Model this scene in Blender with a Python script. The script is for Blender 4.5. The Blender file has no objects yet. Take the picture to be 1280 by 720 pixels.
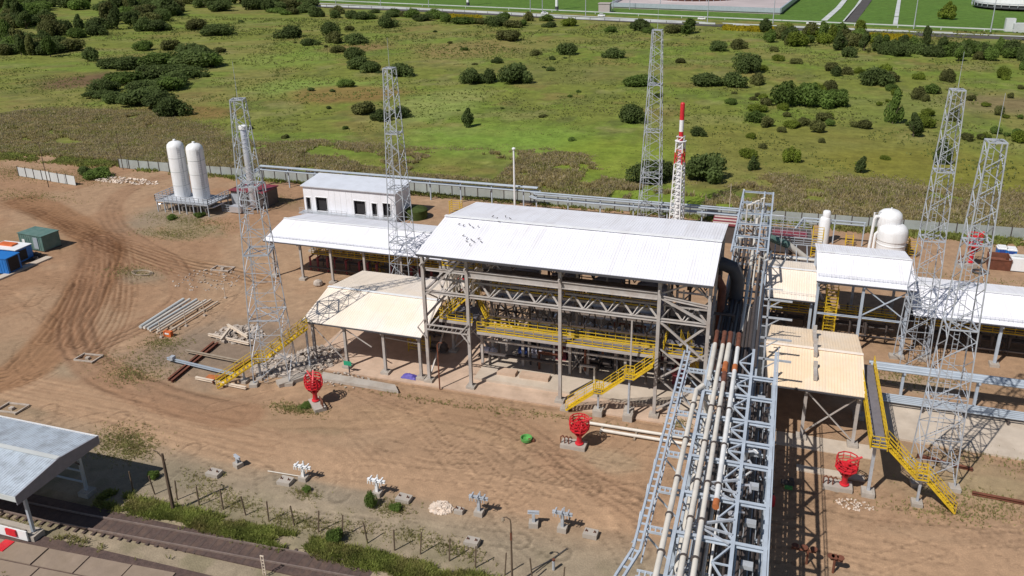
import bpy, math, random
import numpy as np
from mathutils import Vector, Matrix
R_ = math.radians
random.seed(7)
scene = bpy.context.scene
col = scene.collection
PI = math.pi

# ------------------------------------------------------------------ camera
H = 48.0
F_PX = 1015.2538552; PPX = 655.42513; PPY = 295.066733
RM = [[0.9532179612, 0.0935109107, -0.2874564801],
      [0.3019394715, -0.3399187773, 0.8906670424],
      [-0.0144247690, -0.9357942800, -0.3522513189]]
cam = bpy.data.cameras.new('camera'); camo = bpy.data.objects.new('camera', cam); col.objects.link(camo)
cam.sensor_fit = 'HORIZONTAL'; cam.sensor_width = 36
cam.lens = F_PX/1280*36
cam.shift_x = (640-PPX)/1280; cam.shift_y = (PPY-360)/1280
cam.clip_start = 0.5; cam.clip_end = 9000
m = Matrix([[RM[i][0], -RM[i][1], -RM[i][2]] for i in range(3)]).to_4x4()
m.translation = Vector((0, 0, H)); camo.matrix_world = m
scene.camera = camo

def P(px, py, z=0.0):
    """survey helper: place on the level z seen at a photo pixel"""
    c = (px-PPX, py-PPY, F_PX)
    w = [sum(RM[i][k]*c[k] for k in range(3)) for i in range(3)]
    t = (z-H)/w[2]
    return (w[0]*t, w[1]*t, z)

# ------------------------------------------------------------------ world, sun
EL, AZ = 51.0, 60.0          # sun height; shadows run 60 deg from +X towards +Y
w = bpy.data.worlds.new('World'); scene.world = w; w.use_nodes = True
nt = w.node_tree; nt.nodes.clear()
out = nt.nodes.new('ShaderNodeOutputWorld'); bg = nt.nodes.new('ShaderNodeBackground'); sky = nt.nodes.new('ShaderNodeTexSky')
sky.sky_type = 'NISHITA'; sky.sun_disc = False; sky.sun_elevation = R_(EL)
sd = Vector((-math.cos(R_(AZ))*math.cos(R_(EL)), -math.sin(R_(AZ))*math.cos(R_(EL)), math.sin(R_(EL))))
sky.sun_rotation = math.atan2(sd.x, sd.y); sky.air_density = 1.0; sky.dust_density = 0.6; sky.altitude = 100
bg.inputs[1].default_value = 0.050
nt.links.new(sky.outputs[0], bg.inputs[0]); nt.links.new(bg.outputs[0], out.inputs[0])
sl = bpy.data.lights.new('sun', 'SUN'); so = bpy.data.objects.new('sun', sl); col.objects.link(so)
sl.energy = 3.9; sl.angle = R_(0.53); sl.color = (1.0, 0.955, 0.89)
so.rotation_euler = sd.to_track_quat('Z', 'Y').to_euler(); so.location = (0, 0, 120)
scene.view_settings.view_transform = 'Standard'; scene.view_settings.look = 'None'
scene.view_settings.exposure = 0.22; scene.view_settings.gamma = 1.0
scene.render.engine = 'CYCLES'

# ------------------------------------------------------------------ materials
MATS = {}
def mat(name, c, rough=0.6, metal=0.0, var=0.12, scale=1.5, dirt=None, dirt_amt=0.3, dirt_scale=0.6, bump=0.0, bscale=20, objrand=0.0, spec=None, transl=0.0, streak=None):
    m = bpy.data.materials.new(name); m.use_nodes = True; MATS[name] = m
    nt = m.node_tree; b = nt.nodes['Principled BSDF']; N = nt.nodes.new; L = nt.links.new
    b.inputs['Roughness'].default_value = rough; b.inputs['Metallic'].default_value = metal
    if spec is not None: b.inputs['Specular IOR Level'].default_value = spec
    tc = N('ShaderNodeTexCoord')
    no = N('ShaderNodeTexNoise'); no.inputs['Scale'].default_value = scale; no.inputs['Detail'].default_value = 6; no.inputs['Roughness'].default_value = 0.65
    L(tc.outputs['Object'], no.inputs['Vector'])
    r = N('ShaderNodeMapRange'); r.inputs[1].default_value = 0.3; r.inputs[2].default_value = 0.7
    r.inputs[3].default_value = 1-var; r.inputs[4].default_value = 1+var; L(no.outputs[0], r.inputs[0])
    mul = N('ShaderNodeVectorMath'); mul.operation = 'SCALE'; mul.inputs[0].default_value = c[:3]
    if objrand:
        oi = N('ShaderNodeObjectInfo'); r2 = N('ShaderNodeMapRange'); r2.inputs[3].default_value = 1-objrand; r2.inputs[4].default_value = 1+objrand
        L(oi.outputs['Random'], r2.inputs[0]); mm = N('ShaderNodeMath'); mm.operation = 'MULTIPLY'; L(r.outputs[0], mm.inputs[0]); L(r2.outputs[0], mm.inputs[1]); L(mm.outputs[0], mul.inputs['Scale'])
    else: L(r.outputs[0], mul.inputs['Scale'])
    last = mul.outputs[0]
    if dirt:
        n2 = N('ShaderNodeTexNoise'); n2.inputs['Scale'].default_value = dirt_scale; n2.inputs['Detail'].default_value = 8; n2.inputs['Roughness'].default_value = 0.7
        L(tc.outputs['Object'], n2.inputs['Vector'])
        r3 = N('ShaderNodeMapRange'); r3.inputs[1].default_value = 0.45; r3.inputs[2].default_value = 0.72; r3.inputs[3].default_value = 0; r3.inputs[4].default_value = dirt_amt
        L(n2.outputs[0], r3.inputs[0])
        mx = N('ShaderNodeMix'); mx.data_type = 'RGBA'; mx.inputs[7].default_value = (*dirt, 1); L(r3.outputs[0], mx.inputs[0]); L(last, mx.inputs[6]); last = mx.outputs[2]
    if streak:
        mp = N('ShaderNodeMapping'); mp.inputs['Scale'].default_value = streak[0]; L(tc.outputs['Object'], mp.inputs[0])
        n4 = N('ShaderNodeTexNoise'); n4.inputs['Scale'].default_value = 1; n4.inputs['Detail'].default_value = 5; n4.inputs['Roughness'].default_value = 0.6; L(mp.outputs[0], n4.inputs['Vector'])
        r4 = N('ShaderNodeMapRange'); r4.inputs[1].default_value = 0.5; r4.inputs[2].default_value = 0.78; r4.inputs[3].default_value = 0; r4.inputs[4].default_value = streak[1]; L(n4.outputs[0], r4.inputs[0])
        mx2 = N('ShaderNodeMix'); mx2.data_type = 'RGBA'; mx2.inputs[7].default_value = (*streak[2], 1); L(r4.outputs[0], mx2.inputs[0]); L(last, mx2.inputs[6]); last = mx2.outputs[2]
    L(last, b.inputs['Base Color'])
    if bump:
        n3 = N('ShaderNodeTexNoise'); n3.inputs['Scale'].default_value = bscale; n3.inputs['Detail'].default_value = 4; L(tc.outputs['Object'], n3.inputs['Vector'])
        bp = N('ShaderNodeBump'); bp.inputs['Strength'].default_value = 0.6; bp.inputs['Distance'].default_value = bump; L(n3.outputs[0], bp.inputs['Height']); L(bp.outputs[0], b.inputs['Normal'])
    if transl:
        tr = N('ShaderNodeBsdfTranslucent'); ms = N('ShaderNodeMixShader'); ms.inputs[0].default_value = transl; L(last, tr.inputs[0]); L(b.outputs[0], ms.inputs[1]); L(tr.outputs[0], ms.inputs[2]); L(ms.outputs[0], nt.nodes['Material Output'].inputs[0])
    return m
DUST = (0.33, 0.22, 0.14)
mat('roof_white', (0.84, 0.84, 0.90), 0.45, 0, 0.03, 0.3, DUST, 0.14, 0.25, streak=((1.6, .10, .1), .35, (.50, .45, .42)))
mat('roof_cream', (0.85, 0.73, 0.60), 0.5, 0, 0.04, 0.3, (0.86, 0.84, 0.86), 0.7, 0.07, streak=((1.6, .10, .1), .35, (.50, .45, .42)))
mat('roof_tan', (0.80, 0.62, 0.43), 0.5, 0, 0.05, 0.4, (0.82, 0.78, 0.74), 0.6, 0.12, streak=((1.6, .10, .1), .35, (.50, .45, .42)))
mat('roof_grey', (0.48, 0.54, 0.61), 0.45, 0, 0.05, 0.4, (0.22, 0.23, 0.26), 0.75, 1.1, streak=((1.2, .15, .1), .5, (.25, .25, .27)))
mat('fascia', (0.22, 0.21, 0.24), 0.6)
mat('gutter_dark', (0.06, 0.06, 0.07), 0.6)
mat('steel_pale', (0.42, 0.39, 0.37), 0.55, 0, 0.12, 0.8, (0.25, 0.16, 0.11), 0.45, 0.9)
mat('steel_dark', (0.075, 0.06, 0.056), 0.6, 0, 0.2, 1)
mat('galv', (0.44, 0.47, 0.52), 0.45, 0.15, 0.18, 2.0, (0.3, 0.28, 0.27), 0.3, 1.2)
mat('blue_paint', (0.42, 0.475, 0.55), 0.5, 0, 0.12, 0.8, (0.30, 0.33, 0.38), 0.5, 0.7)
mat('pipe_grey', (0.40, 0.45, 0.51), 0.4, 0.2, 0.1, 0.7)
mat('pipe_cream', (0.66, 0.62, 0.56), 0.45, 0, 0.08, 0.5, (0.42, 0.36, 0.30), 0.4, 0.8)
mat('pipe_white', (0.72, 0.72, 0.72), 0.4, 0, 0.08, 0.8, (0.45, 0.42, 0.38), 0.4, 0.9)
mat('silver', (0.66, 0.66, 0.70), 0.32, 0.6, 0.12, 0.8)
mat('lagging', (0.62, 0.61, 0.70), 0.4, 0.2, 0.18, 0.6, (0.22, 0.19, 0.2), 0.5, 1.0)
mat('rust', (0.16, 0.055, 0.03), 0.8, 0, 0.35, 1.5, (0.08, 0.03, 0.02), 0.6, 1.2)
mat('rust_orange', (0.42, 0.13, 0.04), 0.85, 0, 0.25, 1.5)
mat('maroon', (0.20, 0.025, 0.045), 0.6, 0, 0.2, 0.8, DUST, 0.25)
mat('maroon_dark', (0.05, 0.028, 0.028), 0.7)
mat('red', (0.60, 0.014, 0.028), 0.5, 0, 0.15, 1.5, (0.30, 0.07, 0.06), 0.55, 2.6)
mat('yellow', (0.66, 0.44, 0.015), 0.55, 0, 0.15, 1.2, (0.26, 0.15, 0.05), 0.5, 1.1)
mat('white', (0.80, 0.81, 0.83), 0.4, 0, 0.03, 0.6, (0.55, 0.52, 0.48), 0.25, 0.5, streak=((1.5, 1.5, .12), .3, (.45, .38, .32)))
mat('wall_white', (0.82, 0.83, 0.89), 0.55, 0, 0.04, 0.4, (0.5, 0.47, 0.45), 0.3, 0.3)
mat('concrete', (0.40, 0.36, 0.32), 0.85, 0, 0.14, 1.2, (0.24, 0.18, 0.13), 0.5, 0.5, 0.02, 12)
mat('slab_pink', (0.52, 0.38, 0.285), 0.85, 0, 0.12, 0.5, (0.30, 0.21, 0.15), 0.6, 0.35, 0.02, 8)
mat('slab_pale', (0.52, 0.44, 0.36), 0.85, 0, 0.12, 0.4, (0.33, 0.26, 0.19), 0.5, 0.3, 0.02, 8)
mat('fence_panel', (0.34, 0.37, 0.36), 0.7, 0, 0.15, 0.25, (0.2, 0.2, 0.17), 0.4, 0.4)
mat('dark_glass', (0.015, 0.015, 0.02), 0.15)
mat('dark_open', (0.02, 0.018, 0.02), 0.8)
mat('deck', (0.16, 0.15, 0.17), 0.7, 0, 0.15, 2)
mat('wood', (0.30, 0.24, 0.18), 0.8, 0, 0.2, 1.5)
mat('wood_dark', (0.11, 0.075, 0.05), 0.85, 0, 0.25, 1.5)
mat('plank', (0.62, 0.52, 0.42), 0.8, 0, 0.15, 1.5)
mat('green_box', (0.09, 0.17, 0.15), 0.6, 0, 0.2, 0.7, (0.2, 0.24, 0.22), 0.5, 0.8)
mat('blue_box', (0.015, 0.16, 0.50), 0.45, 0, 0.1, 0.7)
mat('blue_dull', (0.03, 0.07, 0.28), 0.6, 0, 0.2, 1)
mat('purple_tarp', (0.09, 0.07, 0.33), 0.6, 0, 0.25, 3, None, 0, 1, 0.05, 5)
mat('green_paint', (0.02, 0.30, 0.16), 0.5)
mat('green_tub', (0.10, 0.32, 0.08), 0.5, 0, 0.3, 3)
mat('orange', (0.60, 0.13, 0.03), 0.6, 0, 0.2, 1)
mat('rubble', (0.42, 0.36, 0.31), 0.9, 0, 0.3, 2, None, 0, 1, 0.03, 15)
mat('chalk', (0.66, 0.55, 0.46), 0.9, 0, 0.2, 3)
mat('ballast', (0.085, 0.055, 0.048), 0.9, 0, 0.35, 3, (0.17, 0.11, 0.08), 0.6, 0.5, 0.06, 9)
mat('rail_steel', (0.30, 0.23, 0.20), 0.5, 0.4, 0.2, 2)
mat('sleeper', (0.088, 0.060, 0.052), 0.9, 0, 0.25, 2)
mat('apron', (0.27, 0.205, 0.155), 0.9, 0, 0.12, 0.6, (0.2, 0.15, 0.1), 0.6, 0.35, 0.02, 8)
mat('asphalt', (0.07, 0.062, 0.06), 0.85, 0, 0.2, 0.1)
mat('kerb_white', (0.50, 0.52, 0.52), 0.7, 0, 0.2, 0.08)
mat('bund_floor', (0.44, 0.38, 0.38), 0.8, 0, 0.15, 0.03)
mat('lawn', (0.075, 0.15, 0.025), 0.9, 0, 0.2, 0.02, (0.10, 0.15, 0.03), 0.5, 0.008)
mat('leaf_dark', (0.110, 0.150, 0.046), 0.75, 0, 0.35, 1.2, objrand=0.28, spec=0.2, transl=0.5)
mat('leaf_mid', (0.135, 0.200, 0.045), 0.75, 0, 0.35, 1.2, objrand=0.28, spec=0.2, transl=0.5)
mat('leaf_olive', (0.155, 0.165, 0.055), 0.75, 0, 0.35, 1.2, objrand=0.25, spec=0.2, transl=0.5)
mat('leaf_bright', (0.19, 0.24, 0.035), 0.75, 0, 0.3, 1.2, objrand=0.2, spec=0.2, transl=0.5)
mat('leaf_autumn', (0.30, 0.21, 0.03), 0.75, 0, 0.3, 1.2, spec=0.2, transl=0.5)
mat('bark', (0.10, 0.075, 0.05), 0.9, 0, 0.2, 2)
mat('weed', (0.33, 0.32, 0.13), 0.85, 0, 0.45, 0.8, (0.26, 0.19, 0.08), 0.7, 0.5, spec=0.2, transl=0.5)
mat('flowers', (0.42, 0.34, 0.02), 0.8, 0, 0.3, 0.5, spec=0.2, transl=0.5)
mat('grass_verge', (0.27, 0.31, 0.08), 0.85, 0, 0.45, 0.7, (0.33, 0.25, 0.12), 0.8, 0.3, spec=0.2, transl=0.5)

# ------------------------------------------------------------------ mesh builder
OFF = {}
class MB:
    def __init__(s): s.v = []; s.f = []
    def add(s, vs, fs):
        n = len(s.v); s.v += [tuple(v) for v in vs]; s.f += [tuple(i+n for i in f) for f in fs]; return s
    def box(s, cx, cy, cz, sx, sy, sz, rz=0.0):
        """centre x,y and BOTTOM z"""
        c, d = math.cos(rz), math.sin(rz); vs = []
        for z in (cz, cz+sz):
            for a, b in ((-1, -1), (1, -1), (1, 1), (-1, 1)):
                x, y = a*sx/2, b*sy/2; vs.append((cx+x*c-y*d, cy+x*d+y*c, z))
        return s.add(vs, [(0, 3, 2, 1), (4, 5, 6, 7), (0, 1, 5, 4), (1, 2, 6, 5), (2, 3, 7, 6), (3, 0, 4, 7)])
    def bar(s, p, q, w=0.1, h=None):
        h = h or w; p = Vector(p); q = Vector(q); d = (q-p)
        if d.length < 1e-6: return s
        d.normalize(); up = Vector((0, 0, 1)) if abs(d.z) < 0.95 else Vector((0, 1, 0))
        a = d.cross(up).normalized()*w/2; b = a.normalized().cross(d).normalized()*h/2
        vs = [p-a-b, p+a-b, p+a+b, p-a+b, q-a-b, q+a-b, q+a+b, q-a+b]
        return s.add(vs, [(0, 1, 2, 3), (4, 7, 6, 5), (0, 4, 5, 1), (1, 5, 6, 2), (2, 6, 7, 3), (3, 7, 4, 0)])
    def ibeam(s, p, q, w=0.25, h=0.3, t=0.035):
        """rolled H section"""
        p = Vector(p); q = Vector(q); d = (q-p).normalized(); up = Vector((0, 0, 1)) if abs(d.z) < 0.95 else Vector((0, 1, 0))
        a = d.cross(up).normalized(); b = a.cross(d).normalized()
        for k in (-1, 1): s.bar(p+b*k*(h/2-t/2), q+b*k*(h/2-t/2), w, t)
        s.bar(p, q, t, h-2*t); return s
    def tube(s, p, q, r=0.1, n=8, r2=None):
        r2 = r if r2 is None else r2; p = Vector(p); q = Vector(q); d = (q-p).normalized()
        up = Vector((0, 0, 1)) if abs(d.z) < 0.95 else Vector((1, 0, 0)); a = d.cross(up).normalized(); b = a.cross(d)
        vs = []
        for c, rr in ((p, r), (q, r2)):
            for k in range(n):
                t = 2*PI*k/n; vs.append(c+a*math.cos(t)*rr+b*math.sin(t)*rr)
        fs = [(k, k+n, (k+1) % n+n, (k+1) % n) for k in range(n)] + [tuple(range(n)), tuple(range(2*n-1, n-1, -1))]
        return s.add(vs, fs)
    def path(s, pts, r=0.1, n=8):
        pts = [Vector(p) for p in pts]; rings = []
        for i, p in enumerate(pts):
            if i == 0: d = (pts[1]-p).normalized(); sc = 1
            elif i == len(pts)-1: d = (p-pts[i-1]).normalized(); sc = 1
            else:
                u = (p-pts[i-1]).normalized(); v = (pts[i+1]-p).normalized(); d = (u+v).normalized(); sc = 1/max(0.5, math.sqrt((1+u.dot(v))/2))
            if i == 0:
                up = Vector((0, 0, 1)) if abs(d.z) < 0.9 else Vector((1, 0, 0)); a = d.cross(up).normalized()
            else: a = (a-d*a.dot(d)).normalized()
            b = a.cross(d); rings.append([p+(a*math.cos(2*PI*k/n)+b*math.sin(2*PI*k/n))*r*(sc if 0 < i < len(pts)-1 else 1) for k in range(n)])
        vs = [v for g in rings for v in g]; fs = [tuple(range(n)), tuple(range(len(vs)-1, len(vs)-n-1, -1))]
        for i in range(len(rings)-1):
            for k in range(n): fs.append((i*n+k, (i+1)*n+k, (i+1)*n+(k+1) % n, i*n+(k+1) % n))
        return s.add(vs, fs)
    def lathe(s, prof, c=(0, 0, 0), n=20):
        vs = []; fs = []
        for r, z in prof:
            for k in range(n): t = 2*PI*k/n; vs.append((c[0]+r*math.cos(t), c[1]+r*math.sin(t), c[2]+z))
        for i in range(len(prof)-1):
            for k in range(n): fs.append((i*n+k, i*n+(k+1) % n, (i+1)*n+(k+1) % n, (i+1)*n+k))
        fs.append(tuple(range(n-1, -1, -1))); m_ = (len(prof)-1)*n; fs.append(tuple(range(m_, m_+n)))
        return s.add(vs, fs)
    def prism(s, poly, z0, z1):
        n = len(poly); vs = [(x, y, z0) for x, y in poly]+[(x, y, z1) for x, y in poly]
        return s.add(vs, [tuple(range(n-1, -1, -1)), tuple(range(n, 2*n))]+[(k, (k+1) % n, (k+1) % n+n, k+n) for k in range(n)])
    def quadbox(s, a, b, c, d, t):
        """sheet a-b-c-d with thickness t downwards"""
        vs = [a, b, c, d]+[(p[0], p[1], p[2]-t) for p in (a, b, c, d)]
        return s.add(vs, [(0, 1, 2, 3), (7, 6, 5, 4), (0, 4, 5, 1), (1, 5, 6, 2), (2, 6, 7, 3), (3, 7, 4, 0)])
    def build(s, name, mt, parent=None, smooth=False):
        me = bpy.data.meshes.new(name); o3 = OFF.get(parent.name, (0, 0, 0)) if parent else (0, 0, 0)
        me.from_pydata([(x-o3[0], y-o3[1], z-o3[2]) for x, y, z in s.v], [], s.f)
        me.materials.append(MATS[mt] if isinstance(mt, str) else mt)
        if smooth:
            me.shade_smooth(); me.set_sharp_from_angle(angle=R_(35))
        o = bpy.data.objects.new(name, me); col.objects.link(o)
        if parent: o.parent = parent; OFF[o.name] = o3
        return o
def tag(o, label=None, cat=None, group=None, kind=None):
    if label: o['label'] = label
    if cat: o['category'] = cat
    if group: o['group'] = group
    if kind: o['kind'] = kind
    return o
def thing(name, label, cat, loc=(0, 0, 0), group=None):
    o = bpy.data.objects.new(name, None); col.objects.link(o); o.location = loc; o.empty_display_size = 0.5
    OFF[o.name] = tuple(loc); return tag(o, label, cat, group)
def dup(root, loc, rz=0.0, label=None, group=None, scale=None):
    def cp(o, par):
        c = o.copy(); col.objects.link(c); c.parent = par
        for ch in o.children: cp(ch, c)
        return c
    c = cp(root, None); c.location = loc; c.rotation_euler = (0, 0, rz)
    if scale: c.scale = scale
    if label: c['label'] = label
    if group: c['group'] = group
    return c
def corrugated(m, x0, x1, prof, pitch=0.45, dep=0.06, t=0.08):
    """ribbed metal sheet: x0..x1 across, prof = [(y,z)...] from the eave over the ridge; ribs run up the slope"""
    xs = []; x = x0; k = 0
    while x < x1-0.01:
        xs += [(x, 0), (x+pitch*0.55, 0), (x+pitch*0.65, dep), (x+pitch*0.9, dep)]; x += pitch
    xs = [(min(a, x1), b) for a, b in xs]+[(x1, 0)]
    xs = [xs[0]]+[b for a, b in zip(xs, xs[1:]) if b[0] > a[0]+1e-4]
    n = len(xs); vs = []; fs = []
    for (y, z) in prof:
        for a, b in xs: vs.append((a, y, z+b))
    for (y, z) in prof: vs += [(x0, y, z-t), (x1, y, z-t)]
    q = len(prof)*n
    for i in range(len(prof)-1):
        for k in range(n-1): fs.append((i*n+k, i*n+k+1, (i+1)*n+k+1, (i+1)*n+k))
        a, b, c, d = q+2*i, q+2*i+1, q+2*i+3, q+2*i+2
        fs.append((a, d, c, b)); fs.append((i*n, (i+1)*n, d, a)); fs.append((i*n+n-1, b, c, (i+1)*n+n-1))
    fs.append(tuple(range(n-1, -1, -1))+(q, q+1)); e = (len(prof)-1)*n
    fs.append(tuple(range(e, e+n))+(q+2*len(prof)-1, q+2*len(prof)-2))
    m.add(vs, fs)
def railing(m, pts, h=1.1, sp=1.1, r=0.022, kick=True):
    for a, b in zip(pts, pts[1:]):
        a = Vector(a); b = Vector(b); L = (b-a).length; n = max(1, round(L/sp))
        for k in range(n+1):
            p = a.lerp(b, k/n); m.bar(p, p+Vector((0, 0, h)), r*2)
        for z in (h, h*0.66, h*0.33): m.bar(a+Vector((0, 0, z)), b+Vector((0, 0, z)), r*2)
        if kick: m.bar(a+Vector((0, 0, 0.08)), b+Vector((0, 0, 0.08)), 0.03, 0.15)
def flight(parent, p, q, w, side, rail='yellow', tread='yellow'):
    """one straight stair flight from foot p to head q, width w along unit vector side"""
    p = Vector(p); q = Vector(q); sv = Vector(side)*w/2
    s = MB()
    for k in (-1, 1): s.bar(p+sv*k, q+sv*k, 0.05, 0.18)
    s.build('stringer', rail, parent)
    t = MB(); n = max(3, int(abs(q.z-p.z)/0.22)); run = (q-p)/n; hd = Vector((run.x, run.y, 0)).normalized()
    for k in range(1, n):
        c = p+run*k; t.add([c-sv-hd*0.13, c+sv-hd*0.13, c+sv+hd*0.13, c-sv+hd*0.13] + [c-sv-hd*0.13-Vector((0, 0, .04)), c+sv-hd*0.13-Vector((0, 0, .04)), c+sv+hd*0.13-Vector((0, 0, .04)), c-sv+hd*0.13-Vector((0, 0, .04))],
              [(0, 1, 2, 3), (7, 6, 5, 4), (0, 4, 5, 1), (1, 5, 6, 2), (2, 6, 7, 3), (3, 7, 4, 0)])
    tt = t.build('treads', tread, parent); 
    for k in (-1, 1):
        r = MB(); railing(r, [p+sv*k+Vector((0, 0, .1)), q+sv*k+Vector((0, 0, .1))], 1.1, 1.3, 0.024, False); r.build('handrail', rail, parent)
def footing(parent, x, y, s=0.9, h=0.5, mt='concrete'):
    MB().box(x, y, -0.1, s, s, h+0.1).box(x, y, h, s*0.6, s*0.6, 0.05).build('footing', mt, parent)
def lerp(a, b, t): return a+(b-a)*t
# ------------------------------------------------------------------ ground (one sheet to the horizon)
rng = np.random.default_rng(11)
def vnoise(x, y, sc, seed):
    g = np.random.default_rng(seed).random((257, 257)); u = x/sc; v = y/sc
    i = np.floor(u).astype(int); j = np.floor(v).astype(int); a = u-i; b = v-j
    a = a*a*(3-2*a); b = b*b*(3-2*b); i0 = i % 256; j0 = j % 256; i1 = (i+1) % 256; j1 = (j+1) % 256
    return (g[i0, j0]*(1-a)+g[i1, j0]*a)*(1-b)+(g[i0, j1]*(1-a)+g[i1, j1]*a)*b
def fbm(x, y, sc, seed, o=4):
    s = 0; A = 0; k = 1.0
    for q in range(o): s = s+vnoise(x+q*37.1, y-q*19.7, sc/2**q, seed+q)*k; A += k; k *= 0.55
    return s/A
def geo(a, b, st, gr):
    r = [a]; s = st
    while abs(r[-1]-a) < abs(b-a): r.append(r[-1]+(s if b > a else -s)); s *= gr
    return r
xs = geo(-175, -5000, 0.7, 1.07)[::-1][:-1]+list(np.arange(-175, -100, 0.5))+list(np.arange(-100, 48, 0.24))+geo(48, 4000, 0.5, 1.07)
ys = geo(28, -300, 0.6, 1.3)[::-1][:-1]+list(np.arange(28, 100, 0.22))+geo(100, 7000, 0.3, 1.0125)
xs = np.array(xs); ys = np.array(ys)
GX, GY = np.meshgrid(xs, ys); X = GX.ravel(); Y = GY.ravel()
def sm(a, b, t): t = np.clip((t-a)/(b-a), 0, 1); return t*t*(3-2*t)
def pline(px): return [P(a, b)[:2] for a, b in px]
def smooth_line(pts, k=8):
    out = []; n = len(pts)
    for i in range(n-1):
        p0, p1, p2, p3 = pts[max(i-1, 0)], pts[i], pts[i+1], pts[min(i+2, n-1)]
        for t in np.linspace(0, 1, k, endpoint=False):
            out.append(tuple(0.5*((2*p1[c])+(-p0[c]+p2[c])*t+(2*p0[c]-5*p1[c]+4*p2[c]-p3[c])*t*t+(-p0[c]+3*p1[c]-3*p2[c]+p3[c])*t**3) for c in (0, 1)))
    return out+[tuple(pts[-1])]
def sdist(line, margin=8):
    """signed distance to a polyline and arc length, for the ground points near it"""
    L = np.array(line); lo = L.min(0)-margin; hi = L.max(0)+margin
    idx = np.nonzero((X > lo[0]) & (X < hi[0]) & (Y > lo[1]) & (Y < hi[1]))[0]
    x = X[idx]; y = Y[idx]; best = np.full(idx.shape, 1e9); sg = np.zeros(idx.shape); s0 = 0; al = np.zeros(idx.shape)
    for a, b in zip(L, L[1:]):
        d = b-a; l = np.hypot(*d)
        if l < 1e-6: continue
        t = np.clip(((x-a[0])*d[0]+(y-a[1])*d[1])/l/l, 0, 1); ex = x-a[0]-t*d[0]; ey = y-a[1]-t*d[1]
        r = np.hypot(ex, ey); c = (d[0]*ey-d[1]*ex); mk = r < best; best[mk] = r[mk]; sg[mk] = np.sign(c[mk]); al[mk] = s0+t[mk]*l; s0 += l
    return idx, best*sg, al
C = np.zeros((X.size, 3)); Z = np.zeros(X.size)
def mixc(idx, c, a):
    a = np.asarray(a)[..., None]; C[idx] = C[idx]*(1-a)+np.array(c)*a
ALL = slice(None)
# meadow colours
n1 = fbm(X, Y, 60, 1); n2 = fbm(X, Y*1.3, 22, 9); n3 = fbm(X, Y, 7, 21); n4 = fbm(X, Y*1.6, 120, 33, 3)
C[:] = (0.158, 0.178, 0.036)
mixc(ALL, (0.195, 0.180, 0.055), sm(0.45, 0.62, n1)*0.75)
mixc(ALL, (0.135, 0.195, 0.030), sm(0.50, 0.66, n2)*0.7)
mixc(ALL, (0.20, 0.145, 0.055), sm(0.60, 0.74, fbm(X, Y, 16, 51))*0.55)
mixc(ALL, (0.100, 0.115, 0.035), sm(0.56, 0.70, n3)*0.5)
mixc(ALL, (0.23, 0.215, 0.085), sm(0.58, 0.72, fbm(X, Y, 11, 71))*0.45)
C *= (0.78+0.44*fbm(X, Y, 2.2, 5))[:, None]
for (px, py, rx, ry, c, a) in [(680, 175, 12, 9, (0.11, 0.16, 0.025), .6), (395, 110, 22, 9, (0.13, 0.19, 0.04), .7), (610, 175, 22, 9, (0.12, 0.19, 0.03), .6), (545, 130, 12, 14, (0.17, 0.20, 0.06), .6),
        (350, 75, 22, 14, (0.12, 0.17, 0.03), .6), (110, 100, 14, 10, (0.10, 0.060, 0.035), .9), (235, 140, 14, 6, (0.15, 0.085, 0.035), .7), (430, 118, 18, 8, (0.16, 0.085, 0.035), .7), (580, 62, 20, 18, (0.17, 0.12, 0.05), .5),
        (440, 60, 14, 9, (0.17, 0.10, 0.05), .6), (700, 90, 30, 14, (0.10, 0.105, 0.03), .5), (1000, 180, 30, 14, (0.12, 0.12, 0.025), .7), (1240, 130, 20, 8, (0.13, 0.10, 0.055), .7), (1100, 130, 25, 14, (0.11, 0.14, 0.03), .5),
        (1180, 215, 22, 10, (0.13, 0.12, 0.02), .7), (860, 260, 20, 6, (0.12, 0.17, 0.02), .6), (770, 195, 16, 9, (0.13, 0.17, 0.02), .7)]:
    c = tuple(v*1.4 for v in c); cx, cy, _ = P(px, py); sx = abs(P(px+30, py)[0]-cx)/30*1.0
    d = np.hypot((X-cx)/(rx*1.3), (Y-cy)/(ry*2.2))+0.5*(fbm(X, Y, 12, 90)-0.5); mixc(ALL, c, (1-sm(0.5, 1.1, d))*a)
# yard of bare sandy soil
edge = 141.5+2.6*(fbm(X, Y*0, 14, 61)-0.5)*2+1.2*(fbm(X, Y, 4, 64)-0.5)
edge = np.where(X < -112, edge-1.0+0.05*(-112-X), edge)
ym = (1-sm(-0.5, 0.6, Y-edge))*sm(-175, -168, X)*(Y > 0)
s1 = fbm(X, Y, 18, 3); s2 = fbm(X, Y, 3.5, 13); s3 = fbm(X, Y, 0.9, 23, 3)
Y0 = np.tile(np.array([0.40, 0.285, 0.200]), (X.size, 1))
def mixy(c, a):
    global Y0
    a = np.asarray(a)[..., None]; Y0 = Y0*(1-a)+np.array(c)*a
mixy((0.33, 0.205, 0.130), sm(-60, -95, -X*-1) if False else (1-sm(-95, -62, X))*0.55)
mixy((0.43, 0.325, 0.235), sm(0.48, 0.62, s1)*0.55)
mixy((0.31, 0.205, 0.140), sm(0.52, 0.68, s2)*0.3)
mixy((0.37, 0.305, 0.235), (1-sm(51, 58, Y))*0.8)          # greyer strip by the fence
mixy((0.25, 0.22, 0.14), (1-sm(48, 53, Y))*sm(0.45, 0.6, fbm(X, Y, 3, 77))*0.6)
Y0 *= (0.86+0.28*s3)[:, None]*(0.92+0.16*s2)[:, None]
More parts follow.
